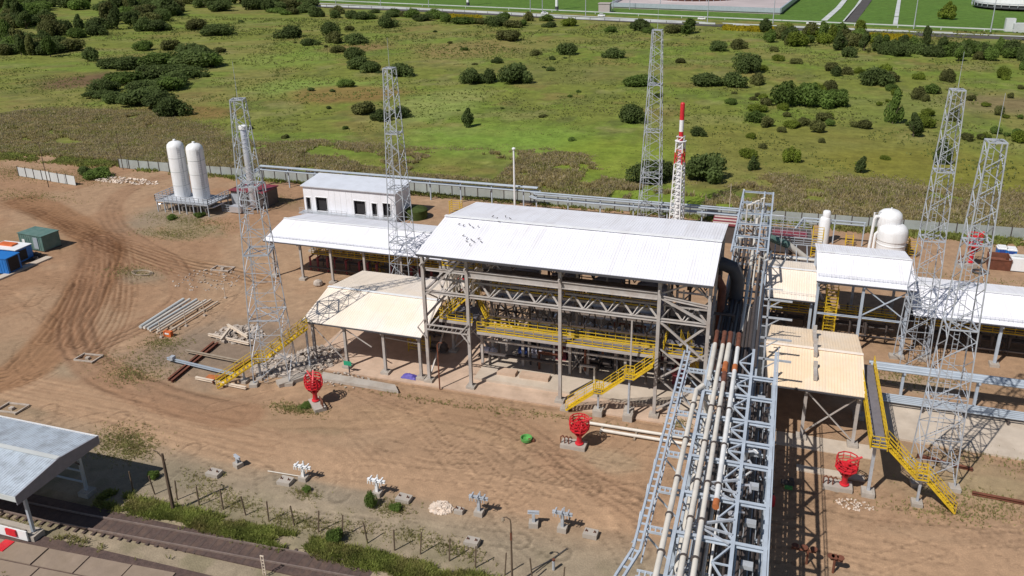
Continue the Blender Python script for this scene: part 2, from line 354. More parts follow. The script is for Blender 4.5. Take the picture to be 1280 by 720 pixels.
def blob(px, py, rx, ry, c, a, seed=5, rough=0.9, at=None):
    c = tuple(v*1.2 for v in c)
    cx, cy = at if at else P(px, py)[:2]; d = np.hypot((X-cx)/rx, (Y-cy)/ry)+rough*(fbm(X, Y, 3, seed)-0.5)
    mixy(c, (1-sm(0.45, 1.25, d))*a)
for b in [(215, 270, 9, 9, (0.25, 0.215, 0.17), .9), (232, 288, 8, 5, (0.24, 0.21, 0.14), .8), (178, 345, 5, 3, (0.25, 0.21, 0.16), .8), (262, 340, 4.5, 3.5, (0.30, 0.235, 0.18), .8),
          (100, 455, 4, 3.5, (0.29, 0.24, 0.18), .9), (260, 440, 9, 9, (0.215, 0.18, 0.15), .9), (330, 430, 6, 8, (0.22, 0.18, 0.15), .8), (250, 500, 9, 2, (0.27, 0.22, 0.165), .7),
          (20, 440, 5, 4, (0.27, 0.21, 0.15), .6), (380, 600, 4.5, 2.3, (0.25, 0.215, 0.17), .9), (455, 625, 5, 1.6, (0.26, 0.22, 0.175), .8), (380, 530, 6, 1.6, (0.23, 0.19, 0.13), .7),
          (760, 575, 4, 2, (0.33, 0.27, 0.20), .7), (430, 465, 6, 3, (0.25, 0.20, 0.16), .7), (40, 505, 5, 2.5, (0.27, 0.22, 0.16), .8), (20, 300, 12, 5, (0.27, 0.20, 0.13), .6), (1170, 590, 9, 5, (0.31, 0.25, 0.17), .7), (1240, 600, 8, 3, (0.30, 0.26, 0.17), .6),
          (210, 595, 5, 3, (0.24, 0.20, 0.15), .9), (1075, 505, 4, 3, (0.42, 0.36, 0.29), .6), (1150, 480, 5, 2, (0.33, 0.29, 0.23), .6), (1170, 285, 12, 5, (0.24, 0.18, 0.13), .6), (340, 255, 9, 4, (0.2, 0.15, 0.1), .6)]: blob(*b)
# roads and ruts
RZ = np.zeros(X.size); TR = np.zeros(X.size)
def road(px, wid, c, a, ruts=4, dep=0.05, dark=0.35, k=8):
    idx, d, al = sdist(smooth_line(pline(px), k), wid*1.5)
    jit = (fbm(X[idx], Y[idx], 5, 41)-0.5)*wid*0.35; dd = (d+jit)/wid
    mk = (1-sm(0.75, 1.15, np.abs(dd)))
    Yc = Y0[idx]; mm_ = (mk*a)[:, None]; Y0[idx] = Yc*(1-mm_)+np.array(c)*mm_
    q = np.cos(dd*PI*ruts+2*fbm(al, d*0, 9, 43)*3)
    v = sm(0.25, 0.95, q)*mk*sm(0.35, 0.6, fbm(al, dd*6, 8, 47))
    Y0[idx] *= (1-dark*v)[:, None]; RZ[idx] -= dep*v-0.4*dep*sm(0.2, 0.9, -q)*mk
tan = (0.455, 0.325, 0.228); brn = (0.31, 0.185, 0.110)
road([(-60, 470), (20, 484), (120, 507), (250, 545), (400, 578), (520, 598), (700, 628), (860, 652), (1060, 685), (1300, 720)], 2.7, tan, .95, 5, .03, .13)
road([(300, 520), (420, 522), (560, 520), (650, 545)], 2.4, (0.403, 0.289, 0.198), .8, 3, .02, .18)
road([(-60, 225), (0, 243), (60, 268), (130, 300), (200, 322), (270, 338), (330, 352)], 2.6, (0.381, 0.260, 0.173), .8, 5, .12, .55)
road([(30, 250), (80, 272), (125, 305), (118, 345), (85, 400), (55, 440), (20, 470), (-40, 480)], 3.4, brn, .8, 7, .14, .62)
road([(120, 300), (112, 350), (95, 410), (110, 450), (180, 490), (300, 520)], 2.6, (0.336, 0.212, 0.141), .7, 4, .08, .35)
road([(230, 215), (170, 232), (140, 258), (150, 290), (210, 325), (230, 370), (170, 410), (100, 440)], 2.2, (0.336, 0.218, 0.147), .6, 4, .07, .4)
road([(420, 470), (520, 505), (640, 530), (720, 590), (800, 640)], 2.0, (0.336, 0.224, 0.154), .4, 5, .05, .3)
road([(1300, 590), (1200, 575), (1100, 600), (1000, 640), (900, 650)], 2.4, (0.358, 0.260, 0.179), .4, 4, .04, .2)
road([(1120, 430), (1200, 470), (1290, 500)], 3, (0.381, 0.271, 0.179), .6, 3, .03, .15)
for t in [[(125, 290), (132, 330), (118, 380), (92, 430)], [(140, 290), (146, 340), (134, 390), (104, 440)], [(112, 292), (104, 340), (84, 390), (58, 425)], [(150, 300), (158, 345), (150, 400), (120, 450)], [(60, 268), (130, 296), (210, 322), (300, 345)], [(40, 262), (120, 300), (200, 330), (290, 352)],
          [(0, 250), (70, 280), (140, 312), (230, 345)], [(100, 350), (80, 395), (70, 430)], [(30, 478), (120, 495), (240, 520), (340, 548)], [(10, 486), (110, 508), (230, 534), (330, 562)]]:
    idx, d, al = sdist(smooth_line(pline(t), 6), 3)
    v = (1-sm(1.2, 2.0, np.abs(d)))*sm(0.2, .9, np.cos(d*2*PI/0.75+1.5*np.sin(al*.15)))*sm(.32, .5, fbm(al, d*2, 5, 77)); dk_ = .42 if t[0][1] < 400 else .14
    Y0[idx] *= 1-v[:, None]*np.array([dk_*.85, dk_, dk_*1.1]); RZ[idx] -= .06*v*(dk_/.42)
def tyre(pts, w=0.13, gap=1.75, dep=0.05, dk=0.26, tread=True):
    idx, d, al = sdist(pts, gap)
    if not len(idx): return
    r = np.abs(np.abs(d)-gap/2); v = (1-sm(w, w*2.0, r))*sm(0.3, 0.5, fbm(al, d*0+pts[0][0], 4, 55))
    if tread: v = v*(0.7+0.3*np.sign(np.sin(al*PI/0.35)))
    Y0[idx] *= (1-dk*v)[:, None]; RZ[idx] -= dep*v; e = (1-sm(w*2, w*3.4, r))*(1-v); RZ[idx] += dep*0.5*e
    Y0[idx] *= (1+0.10*e)[:, None]
for t in [[(330, 590), (338, 625), (352, 640), (400, 650), (500, 660), (650, 675)], [(410, 585), (408, 605), (400, 618)], [(430, 588), (432, 600), (424, 620)], [(560, 548), (600, 562), (640, 590), (700, 615)], [(590, 540), (650, 562), (720, 600), (790, 622)],
          [(650, 555), (690, 590), (740, 610)], [(700, 580), (730, 600), (800, 615)], [(750, 655), (780, 690), (790, 715)], [(770, 640), (800, 690)], [(620, 630), (640, 660), (700, 690)],
          [(455, 520), (520, 520), (560, 500)], [(440, 535), (500, 530), (540, 510)], [(30, 430), (26, 450), (40, 470)], [(60, 520), (110, 535), (150, 520)], [(90, 530), (140, 520), (190, 545)],
          [(5, 540), (50, 530), (62, 510)], [(240, 560), (300, 585), (330, 590)], [(900, 690), (1000, 695), (1100, 712)], [(1000, 620), (1080, 640), (1200, 650), (1290, 660)], [(200, 600), (225, 575), (240, 560)], [(650, 580), (690, 575), (760, 590)],
          [(300, 350), (280, 380), (230, 420), (120, 440)], [(0, 360), (60, 400), (100, 430)], [(60, 290), (70, 340), (40, 380)], [(150, 330), (160, 370), (140, 400)], [(480, 555), (540, 570), (600, 572)]]:
    tyre(smooth_line(pline(t), 6))
rr = random.Random(5)
for k in range(34):
    px, py = rr.choice([(rr.uniform(440, 800), rr.uniform(540, 640)), (rr.uniform(20, 330), rr.uniform(340, 520)), (rr.uniform(0, 200), rr.uniform(240, 420)), (rr.uniform(1000, 1280), rr.uniform(620, 715)), (rr.uniform(560, 800), rr.uniform(560, 720))])
    a = rr.uniform(0, 2*PI) if px < 350 else rr.choice([0.1, 0.5, 2.6, 1.2])+rr.uniform(-.3, .3); x, y, _ = P(px, py); pts = []
    cv = rr.uniform(-0.035, 0.035)
    for q in range(26): pts.append((x, y)); x += math.cos(a)*1.0; y += math.sin(a)*1.0; a += cv
    tyre(pts, 0.11, 1.75, 0.035, 0.22)
# loader churn: many fine diagonal tread marks
chz = sm(0.50, 0.62, fbm(X, Y, 4.5, 99))*(sm(56.5, 59, Y)*(1-sm(65.5, 68, Y))*sm(-47, -40, X)*(1-sm(-12, -8, X)) + (1-sm(51, 54, Y))*sm(48, 49.5, Y)*sm(-26, -20, X)*(1-sm(-8, -5, X))*0.8 + 0.6*sm(67, 70, Y)*(1-sm(95, 100, Y))*(1-sm(-88, -84, X))*sm(-110, -105, X))
tq = np.sin((X*0.6+Y*0.8)*2*PI/0.75+3*fbm(X, Y, 5, 17)*PI)
Y0 *= (1-0.17*chz*sm(0.1, 0.9, tq))[:, None]; RZ -= 0.04*chz*sm(0.1, 0.9, tq)
Z += 0.10*(s1-0.5)*ym+0.10*(s2-0.5)*ym+0.05*(s3-0.5)*ym+RZ*ym
Z += (1-ym)*(0.5*(n2-0.5)+0.8*(n4-0.5))*sm(142, 170, Y)
# keep the ground level where things stand on slabs
for (x0, x1, y0, y1, z) in [(-54, 2, 72, 92, -0.12), (-78, -28, 40.6, 45.6, -0.16), (-90, -30, 20, 41.3, -0.14), (10, 60, 74.5, 84, -0.12), (0, 12, 72, 90, -0.05)]:
    mk = (X > x0) & (X < x1) & (Y > y0) & (Y < y1); Z[mk] = z
# far lawn beyond the road
ln = lambda x: 455.5-0.265*(x+10.9)+0.00*(x)
far = sm(0, 4, Y-(ln(X)+9)); mixc(ALL, (0.085, 0.165, 0.028), far*0.92); C *= (1-0.2*far*(fbm(X, Y, 14, 8)-0.3))[:, None]
far2 = sm(900, 1500, Y); mixc(ALL, (0.05, 0.075, 0.03), far2*0.9)
Y0 *= np.array([0.88, 0.80, 0.715]); gy = ((1-sm(50, 57, Y))*0.9)[:, None]; Y0 = Y0*(1-gy)+Y0*np.array([0.93, 1.04, 1.10])*gy
C[:] = C*(1-ym[:, None])+Y0*ym[:, None]
nx, ny = len(xs), len(ys)
me = bpy.data.meshes.new('ground')
me.vertices.add(X.size); me.vertices.foreach_set('co', np.stack([X, Y, Z], 1).ravel().astype(np.float32))
i = np.arange(nx-1)[None, :]+np.arange(ny-1)[:, None]*nx; q = np.stack([i, i+1, i+1+nx, i+nx], -1).reshape(-1, 4)
me.loops.add(q.size); me.polygons.add(len(q)); me.polygons.foreach_set('loop_start', np.arange(0, q.size, 4)); me.polygons.foreach_set('loop_total', np.full(len(q), 4))
me.loops.foreach_set('vertex_index', q.ravel()); me.update(calc_edges=True); me.shade_smooth()
ca = me.color_attributes.new('soil', 'FLOAT_COLOR', 'POINT'); ca.data.foreach_set('color', np.concatenate([C, ym[:, None]], 1).ravel().astype(np.float32))
gm = bpy.data.materials.new('ground_mat'); gm.use_nodes = True; nt = gm.node_tree; b = nt.nodes['Principled BSDF']; N = nt.nodes.new; L = nt.links.new
b.inputs['Roughness'].default_value = 0.95; b.inputs['Specular IOR Level'].default_value = 0.15
at = N('ShaderNodeAttribute'); at.attribute_name = 'soil'; tc = N('ShaderNodeTexCoord')
def gn(sc, det, lo, hi, a, c):
    n = N('ShaderNodeTexNoise'); n.inputs['Scale'].default_value = sc; n.inputs['Detail'].default_value = det; n.inputs['Roughness'].default_value = 0.7; L(tc.outputs['Object'], n.inputs['Vector'])
    r = N('ShaderNodeMapRange'); r.inputs[1].default_value = lo; r.inputs[2].default_value = hi; r.inputs[3].default_value = a; r.inputs[4].default_value = c; L(n.outputs[0], r.inputs[0]); return n, r
nA, rA = gn(0.9, 8, 0.3, 0.7, 0.84, 1.16); nB, rB = gn(7.0, 5, 0.3, 0.7, 0.86, 1.14); nC, rC = gn(0.25, 9, 0.3, 0.7, 0.68, 1.32)
mA = N('ShaderNodeMath'); mA.operation = 'MULTIPLY'; L(rA.outputs[0], mA.inputs[0]); L(rB.outputs[0], mA.inputs[1])
mC = N('ShaderNodeMath'); mC.operation = 'MULTIPLY'; L(rC.outputs[0], mC.inputs[0]); L(rA.outputs[0], mC.inputs[1])
mx = N('ShaderNodeMix'); L(at.outputs['Alpha'], mx.inputs[0]); L(mC.outputs[0], mx.inputs[2]); L(mA.outputs[0], mx.inputs[3])
vo = N('ShaderNodeTexVoronoi'); vo.inputs['Scale'].default_value = 2.6; L(tc.outputs['Object'], vo.inputs['Vector'])
rv = N('ShaderNodeMapRange'); rv.inputs[1].default_value = 0.10; rv.inputs[2].default_value = 0.16; rv.inputs[3].default_value = 1.35; rv.inputs[4].default_value = 1.0; L(vo.outputs['Distance'], rv.inputs[0])
nS, rS = gn(0.12, 3, 0.5, 0.62, 0.0, 1.0)
mS = N('ShaderNodeMix'); L(rS.outputs[0], mS.inputs[0]); mS.inputs[2].default_value = 1.0; L(rv.outputs[0], mS.inputs[3])
mM = N('ShaderNodeMath'); mM.operation = 'MULTIPLY'; L(mx.outputs[0], mM.inputs[0]); L(mS.outputs[0], mM.inputs[1])
sc = N('ShaderNodeVectorMath'); sc.operation = 'SCALE'; L(at.outputs['Color'], sc.inputs[0]); L(mM.outputs[0], sc.inputs['Scale']); L(sc.outputs[0], b.inputs['Base Color'])
bp = N('ShaderNodeBump'); bp.inputs['Strength'].default_value = 0.7; bp.inputs['Distance'].default_value = 0.10
ad = N('ShaderNodeMath'); ad.operation = 'ADD'; L(nA.outputs[0], ad.inputs[0]); L(nB.outputs[0], ad.inputs[1]); L(ad.outputs[0], bp.inputs['Height']); L(bp.outputs[0], b.inputs['Normal'])
me.materials.append(gm); go = bpy.data.objects.new('ground', me); col.objects.link(go); go['kind'] = 'structure'
del GX, GY
# ------------------------------------------------------------------ main process building
XC = [-35.4, -30.3, -20.0, -9.8, -4.9]; YF, YM, YB = 73.7, 81.0, 89.4
def col_(parent, x, y, z0, z1, w=0.38, mt='steel_pale', foot=True):
    MB().ibeam((x, y, z0), (x, y, z1), w, w, 0.05).build('column', mt, parent)
    if foot: footing(parent, x, y, 1.0, z0 if z0 > 0.15 else 0.35)
B = thing('process_building', 'tall open steel process building with the big white ridged roof and yellow inner walkways', 'building', (-20, 81, 0))
m = MB(); corrugated(m, -35.6, -4.6, [(72.7, 16.05), (80.9, 17.45), (90.8, 16.05)], 0.30, 0.022, 0.1); roof = m.build('roof', 'roof_white', B)
m = MB(); m.bar((-35.6, 80.9, 17.6), (-4.6, 80.9, 17.6), 0.5, 0.06); m.build('ridge_cap', 'white', roof)
m = MB(); m.bar((-35.6, 72.66, 15.9), (-4.6, 72.66, 15.9), 0.16, 0.22); m.bar((-35.6, 73.0, 15.82), (-4.6, 73.0, 15.82), 0.1, 0.06); m.build('gutter', 'gutter_dark', roof)
m = MB()
for k in range(9):
    y = 73.2+k*2.15; z = (16.05+(y-72.7)*1.4/8.2 if y < 80.9 else 17.45-(y-80.9)*1.4/9.9)-0.22; m.bar((-35.4, y, z), (-4.8, y, z), 0.08, 0.2)
m.build('purlins', 'steel_pale', roof)
for x in XC:
    for y in (YF, YM, YB):
        col_(B, x, y, 0.35, 15.6 if y != YM else 16.9, 0.34 if y == YF else 0.28)
    m = MB()   # roof truss over each frame
    zt = lambda y: (16.05+(y-72.7)*1.4/8.2 if y < 80.9 else 17.45-(y-80.9)*1.4/9.9)-0.4
    m.bar((x, 72.8, zt(72.8)), (x, 80.9, zt(80.9)), 0.16, 0.2); m.bar((x, 80.9, zt(80.9)), (x, 90.6, zt(90.6)), 0.16, 0.2)
    m.bar((x, 73, 14.6), (x, 90, 14.6), 0.16, 0.2); n = 12
    for k in range(n):
        ya = 73.7+k*15.7/n; yb = ya+15.7/n; m.bar((x, ya, 14.6 if k % 2 else zt(ya)), (x, yb, zt(yb) if k % 2 else 14.6), 0.09)
    m.build('roof_truss', 'steel_pale', B)
def fb(n, p, q, w_=0.25, h_=0.3, mt='steel_pale'): MB().ibeam(p, q, w_, h_).build(n, mt, B)
for y in (YF, YB):
    fb('eave_beam', (-35.4, y, 15.55), (-4.9, y, 15.55), .2, .2)
fb('crane_beam', (-30.1, YF, 13.9), (-10.0, YF, 13.9), .4, .75)
fb('crane_beam', (-30.1, YB, 13.9), (-10.0, YB, 13.9), .4, .75)
fb('girt', (-35.2, YF, 13.95), (-30.5, YF, 13.95), .2, .3); fb('girt', (-9.6, YF, 13.8), (-5.1, YF, 13.3), .25, .3)
for y, z in ((YF, 11.3), (YB, 11.3)):
    fb('truss_chord', (-35.2, y, z), (-4.9, y, z), .32, .34)
# lattice girder standing on the lower chord
for a, b2 in ((XC[0], XC[1]), (XC[1], XC[2]), (XC[2], XC[3]), (XC[3], XC[4])):
    m = MB(); n = 4 if b2-a > 8 else 2; s = (b2-a)/n
    for k in range(n):
        x0 = a+k*s; xm = x0+s*0.45; x1 = x0+s
        m.bar((x0+.2, YF, 11.45), (xm, YF+1.3, 12.3), 0.12, 0.14); m.bar((xm, YF+1.3, 12.3), (x1-.1, YF, 11.45), 0.14, 0.16); m.bar((x1-.1, YF, 11.45), (x1+s*0.2 if k < n-1 else x1, YF+1.3, 12.3), 0.1, 0.12)
    m.bar((a+.2, YF+1.3, 12.35), (b2-.2, YF+1.3, 12.35), 0.16, 0.2); m.build('lattice_girder', 'steel_pale', B)
    m = MB(); m2 = MB()
    nn = 6 if b2-a > 8 else 3; s = (b2-a)/nn
    for k in range(nn):
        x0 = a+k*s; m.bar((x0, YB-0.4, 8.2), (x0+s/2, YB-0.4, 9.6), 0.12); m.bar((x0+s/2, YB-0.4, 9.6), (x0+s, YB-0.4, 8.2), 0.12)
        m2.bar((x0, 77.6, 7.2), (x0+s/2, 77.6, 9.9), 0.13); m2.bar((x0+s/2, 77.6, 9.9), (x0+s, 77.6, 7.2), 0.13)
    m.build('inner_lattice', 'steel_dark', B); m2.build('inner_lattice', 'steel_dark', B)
def xb(p, q, n_='brace', w_=0.16): MB().bar(p, q, w_, w_*0.9).build(n_, 'steel_pale', B)
for (za, zb) in ((0.9, 4.6), (4.6, 8.0)):
    xb((-9.6, YF, za), (-5.0, YF-.01, zb)); xb((-9.6, YF+.18, zb), (-5.0, YF+.19, za))
xb((-9.6, YF, 11.1), (-5.1, YF, 7.4), w_=.22); xb((-5.1, YF+.2, 11.0), (-7.6, YF+.2, 8.6), w_=.2)
xb((-9.6, YF, 13.7), (-5.1, YF, 11.5), w_=.24); xb((-9.6, YF+.3, 14.1), (-6.8, YF+.3, 15.4)); xb((-5.1, YF+.3, 14.1), (-6.8, YF+.31, 15.4))
xb((-35.2, YF, 10.9), (-31.0, YF, 15.3), w_=.26); xb((-35.3, YF, 14.6), (-34.4, YF, 15.5), w_=.2)
xb((-35.4, YF+.3, 8.2), (-32.8, YF+3.8, 11.2), w_=.2)
for y in (YM, YB):
    for a, b2 in ((XC[0], XC[1]), (XC[3], XC[4])):
        for (za, zb) in ((0.6, 5.5), (5.7, 11)): xb((a+.1, y, za), (b2-.1, y-.02, zb)); xb((a+.1, y+.2, zb), (b2-.1, y+.22, za))
for x in (XC[0], XC[4]):
    fb('end_beam', (x, YF, 11.25), (x, YB, 11.25), .2, .26); fb('end_beam', (x, YF, 6.4), (x, YB, 6.4), .2, .26)
    for (ya, yb) in ((YF, YM), (YM, YB)): xb((x+.02, ya+.2, 6.6), (x+.03, yb-.2, 11.1)); xb((x-.2, ya+.2, 11.1), (x-.21, yb-.2, 6.6)); xb((x+.02, ya+.2, 0.6), (x+.03, yb-.2, 6.2))
# maintenance ladder frame hung at the left bay
m = MB()
for z in (6.75, 7.35): m.bar((-35.2, YF-.2, z), (-30.4, YF-.2, z), 0.12, 0.14)
for k in range(9): m.bar((-35.0+k*.52, YF-.2, 6.8), (-34.75+k*.52, YF-.2, 7.3), 0.06)
for x in (-35.4, -30.3):
    for sx in (-1, 1): m.bar((x, YF-.3, 8.0 if sx < 0 else 5.8), (x+(-.9 if x < -33 else -.9), YF-.3, 6.9), 0.12)
m.build('bracket_frame', 'steel_pale', B)
# decks with railings
def deck(z, x0, x1, y0, y1, rails, nm='walkway'):
    d = MB().box((x0+x1)/2, (y0+y1)/2, z-0.08, x1-x0, y1-y0, 0.08).build(nm, 'deck', B)
    m = MB(); m.bar((x0, y0-.05, z-.2), (x1, y0-.05, z-.2), .14, .26); m.bar((x0, y1+.05, z-.2), (x1, y1+.05, z-.2), .14, .26)
    k = x0+1
    while k < x1: m.bar((k, y0, z-.2), (k, y1, z-.2), .08, .14); k += 2.2
    m.build('deck_beam', 'steel_pale', d)
    for r in rails: m = MB(); railing(m, r, 1.15, 1.05, 0.026); m.build('railing', 'yellow', d)
deck(6.9, -29.6, -10.2, 74.3, 75.9, [[(-29.6, 74.3, 6.9), (-10.2, 74.3, 6.9)], [(-29.6, 75.9, 6.9), (-10.2, 75.9, 6.9)]])
deck(4.2, -29.0, -10.4, 79.6, 80.7, [[(-29.0, 79.6, 4.2), (-10.4, 79.6, 4.2)]])
deck(11.6, -29.8, -10.2, 84.5, 85.8, [[(-29.8, 84.5, 11.6), (-10.2, 84.5, 11.6)]])
deck(9.9, -29.4, -10.4, 79.2, 80.2, [[(-29.4, 79.2, 9.9), (-10.4, 79.2, 9.9)]])
deck(6.9, -34.8, -30.8, 76.0, 80.0, [[(-34.8, 76, 6.9), (-30.8, 76, 6.9)], [(-34.8, 80, 6.9), (-34.8, 76, 6.9)]])
deck(6.9, -9.4, -5.4, 75.0, 80.0, [[(-9.4, 75, 6.9), (-5.4, 75, 6.9)], [(-9.4, 80, 6.9), (-9.4, 75, 6.9)]])
deck(12.6, -35, -31.2, 78.0, 80.0, [[(-35, 78, 12.6), (-31.2, 78, 12.6)], [(-31.2, 78, 12.6), (-31.2, 80, 12.6)]])
# inner frames
m = MB()
for x, y in ((-30.7, 78.5), (-20.3, 79.1), (-18.3, 79.5), (-26, 79.4), (-14, 79.4)): m.bar((x, y, 0.3), (x, y, 6.7), .28, .28)
for z in (3.2, 6.5): m.bar((-30.7, 79.2, z), (-10.2, 79.2, z), .2, .24)
m.bar((-20.3, 79.1, .6), (-18.3, 79.5, 3.4), .08); m.bar((-18.3, 79.1, .6), (-20.3, 79.5, 3.4), .08)
m.build('inner_frame', 'steel_pale', B)
MB().box(-12.35, 73.1, 0.9, 0.16, 0.16, 10.2).build('hanger_post', 'steel_pale', B); footing(B, -12.35, 73.1, 1.0, .9)
# inner stair at left bay
flight(B, (-29.4, 77.2, 7.0), (-32.6, 79.4, 11.2), 0.8, (0, 1, 0)); flight(B, (-34.2, 77.0, 7.0), (-31.6, 77.0, 9.6), 0.8, (0, 1, 0))
flight(B, (-6.2, 77.5, 4.2), (-7.4, 76.2, 8.0), 0.7, (1, 0, 0))
# equipment
for k, x in enumerate((-27.2, -22.4, -17.2, -12.2)):
    E = thing('air_cooler', ['leftmost', 'second', 'third', 'rightmost'][k]+' silver air cooler bank on dark legs inside the tall process building', 'cooler', (x, 83, 0), 'air coolers inside the process building')
    MB().box(x, 83.2, 8.0, 4.3, 7.4, 0.9).build('tube_bundle', 'lagging', E)
    for dy in (-1.9, 1.9): MB().lathe([(1.7, 0), (1.55, .5), (1.75, .9)], (x, 83.2+dy, 8.92), 20).build('fan_ring', 'lagging', E, True)
    m = MB(); m.tube((x-2.1, 79.3, 8.5), (x+2.1, 79.3, 8.5), .55, 12); m.build('header', 'silver', E, True)
    for sx in (-1, 1):
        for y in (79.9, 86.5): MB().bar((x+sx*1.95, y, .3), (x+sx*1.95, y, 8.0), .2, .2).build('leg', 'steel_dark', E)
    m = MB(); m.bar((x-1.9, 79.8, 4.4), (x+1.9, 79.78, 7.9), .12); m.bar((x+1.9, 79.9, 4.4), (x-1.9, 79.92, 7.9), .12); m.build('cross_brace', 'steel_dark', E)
for k, (x, nm) in enumerate(((-24.6, 'left'), (-14.6, 'right'))):
    E = thing('pressure_vessel', 'horizontal silver vessel on saddles deep in the %s bay of the process building' % nm, 'vessel', (x, 85.5, 0), 'vessels on the building floor')
    m = MB(); m.tube((x-2.4, 85.5, 2.2), (x+2.4, 85.5, 2.2), .95, 20); v = m.build('shell', 'silver', E, True)
    for s_ in (-1, 1): m = MB(); m.tube((x+s_*2.4, 85.5, 2.2), (x+s_*2.9, 85.5, 2.2), .95, 20, .45); m.build('vessel_head', 'silver', v, True)
    for s_ in (-1, 1): MB().box(x+s_*1.6, 85.5, .3, .3, 1.5, 1.2).build('saddle', 'steel_dark', E)
rp = random.Random(3)
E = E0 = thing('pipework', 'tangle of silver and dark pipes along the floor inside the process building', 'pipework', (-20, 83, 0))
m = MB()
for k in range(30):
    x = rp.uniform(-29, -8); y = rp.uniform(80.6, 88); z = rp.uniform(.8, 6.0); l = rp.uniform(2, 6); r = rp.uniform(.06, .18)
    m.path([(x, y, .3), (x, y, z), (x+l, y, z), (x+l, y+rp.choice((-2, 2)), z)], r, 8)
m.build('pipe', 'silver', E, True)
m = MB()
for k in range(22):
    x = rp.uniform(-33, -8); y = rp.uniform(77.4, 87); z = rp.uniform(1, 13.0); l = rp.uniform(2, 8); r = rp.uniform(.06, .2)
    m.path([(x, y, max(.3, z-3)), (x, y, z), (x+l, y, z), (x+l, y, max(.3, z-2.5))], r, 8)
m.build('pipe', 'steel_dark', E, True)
m = MB()
for k in range(14):
    x = -34.4+rp.uniform(0, 3.6); y = rp.uniform(77, 80); m.path([(x, y, 8.4), (x, y, rp.uniform(11, 12.4)), (x+rp.uniform(.4, 1), y-.8, 12.3)], rp.uniform(.08, .16), 8)
m.build('pipe', 'pipe_cream', E, True)
m = MB(); m.tube((-22.5, 76.4, 6.35), (-10.6, 76.4, 6.35), .2, 10); m.tube((-29.5, 76.4, 6.35), (-24, 76.4, 6.35), .14, 10); m.build('lagged_pipe', 'pipe_white', E, True)
for k, (px, py) in enumerate(((655, 453), (607, 452), (545, 445), (760, 468))):
    x, y, _ = P(px, py); mt = ['blue_dull', 'lagging', 'steel_dark', 'steel_dark'][k]
    E = thing('pump_unit', ['dull blue pump on a low plinth under the walkway', 'pale pump unit on the floor at the second left bay', 'dark pump unit at the back of the leftmost bay', 'dark pump unit behind the yellow stairs'][k], 'pump', (x, y+1, 0), 'pump units on the building floor')
    m = MB(); m.box(x, y+1, .3, 2.2, .9, .25); m.build('baseplate', 'steel_dark', E)
    m = MB(); m.tube((x-.9, y+1, 1.0), (x+.2, y+1, 1.0), .42, 14); m.lathe([(.45, 0), (.5, .5), (.2, .9)], (x+.65, y+1, .55), 12); m.build('motor', mt, E, True)
# concrete slab and plinths of the building
s = MB().prism([(-51.6, 72.7), (2.5, 72.7), (2.5, 92), (-51.6, 92)], -0.4, 0.05).build('floor_slab', 'slab_pink'); tag(s, kind='structure')
def plinth(x0, x1, y0, y1, h, lab, mt='slab_pale', nm='concrete_plinth'):
    o = MB().box((x0+x1)/2, (y0+y1)/2, 0.02, x1-x0, y1-y0, h).build(nm, mt); tag(o, lab, 'plinth')
plinth(-30.6, -5.5, 75.3, 88.5, 0.35, 'wide low pale concrete plinth under the equipment of the process building')
for k, (x, l) in enumerate(((-27.2, 2.2), (-23.9, 3.4))):
    plinth(x-l/2, x+l/2, 76.6, 77.7, .75, ['short beige concrete block on the plinth left of the gap', 'long beige concrete block on the plinth right of the gap'][k], 'slab_pink')
m = MB(); m.box(-20.15, 89.75, 8.6, 30.2, .08, 6.9); m.build('light_block_panel', 'maroon_dark', B)  # unseen dark panel, added to keep rear light out of the hall
m = MB(); m.box(-20.15, 86.2, 12.1, 29.4, .9, .12); m.box(-20.15, 79.3, 12.0, 19.4, 1.0, .1); m.build('cable_shelf', 'steel_dark', B)
for k in range(46):
    x = rp.uniform(-33.5, -6); y = rp.uniform(78, 87.5); z = rp.uniform(2.0, 12.0); l = rp.choice((-1, 1))*rp.uniform(1.5, 6); l = max(-34.5-x, min(-5.5-x, l)); r = rp.uniform(.05, .16)
    MB().path([(x, y, max(.3, z-rp.uniform(1, 4))), (x, y, z), (x+l, y, z), (x+l, y, z+rp.uniform(-1.5, 1.5))], r, 6).build('branch_pipe', rp.choice(('steel_dark', 'steel_dark', 'rust', 'silver', 'pipe_cream')), E0, True)
for k in range(26):
    x = rp.uniform(-29, -7); y = rp.uniform(80.5, 87.5); m = MB(); s_ = rp.uniform(.4, .9); m.box(x, y, .3, s_*1.6, s_, s_*1.4); m.tube((x-s_, y, .9+s_), (x+s_, y, .9+s_), s_*.4, 10); m.build('small_unit', rp.choice(('steel_dark', 'steel_dark', 'lagging', 'maroon')), E0, True)
birds = [(-33.2, 79.2), (-32.6, 79.0), (-32.0, 79.3), (-31.4, 78.8), (-30.9, 79.1), (-31.8, 76.9), (-31.2, 76.4), (-30.6, 76.2), (-31.0, 75.8), (-30.2, 75.9), (-29.9, 76.6), (-30.4, 75.2), (-29.4, 76.0), (-28.9, 80.5), (-29.6, 81.8), (-30.4, 82.6), (-29.0, 83.0), (-28.2, 82.2)]
b0 = None
for k, (x, y) in enumerate(birds):
    z = 16.05+(y-72.7)*1.4/8.2 if y < 80.9 else 17.45-(y-80.9)*1.4/9.9
    if b0 is None:
        m = MB(); m.path([(-.24, 0, .16), (-.1, 0, .22), (.05, 0, .27), (.12, 0, .37), (.22, 0, .36)], .08, 8); m.bar((0, .04, 0), (0, .04, .2), .02); m.bar((0, -.04, 0), (0, -.04, .2), .02)
        b0 = m.build('bird', 'steel_dark', None, True); tag(b0, 'small dark bird standing on the left part of the big white roof', 'bird', 'birds perched on the big white roof'); b0.location = (x, y, z+.06); b0.scale = (.55,.55,.55)
    else: dup(b0, (x, y, z+.06), k*1.3, scale=(.55,.55,.55))

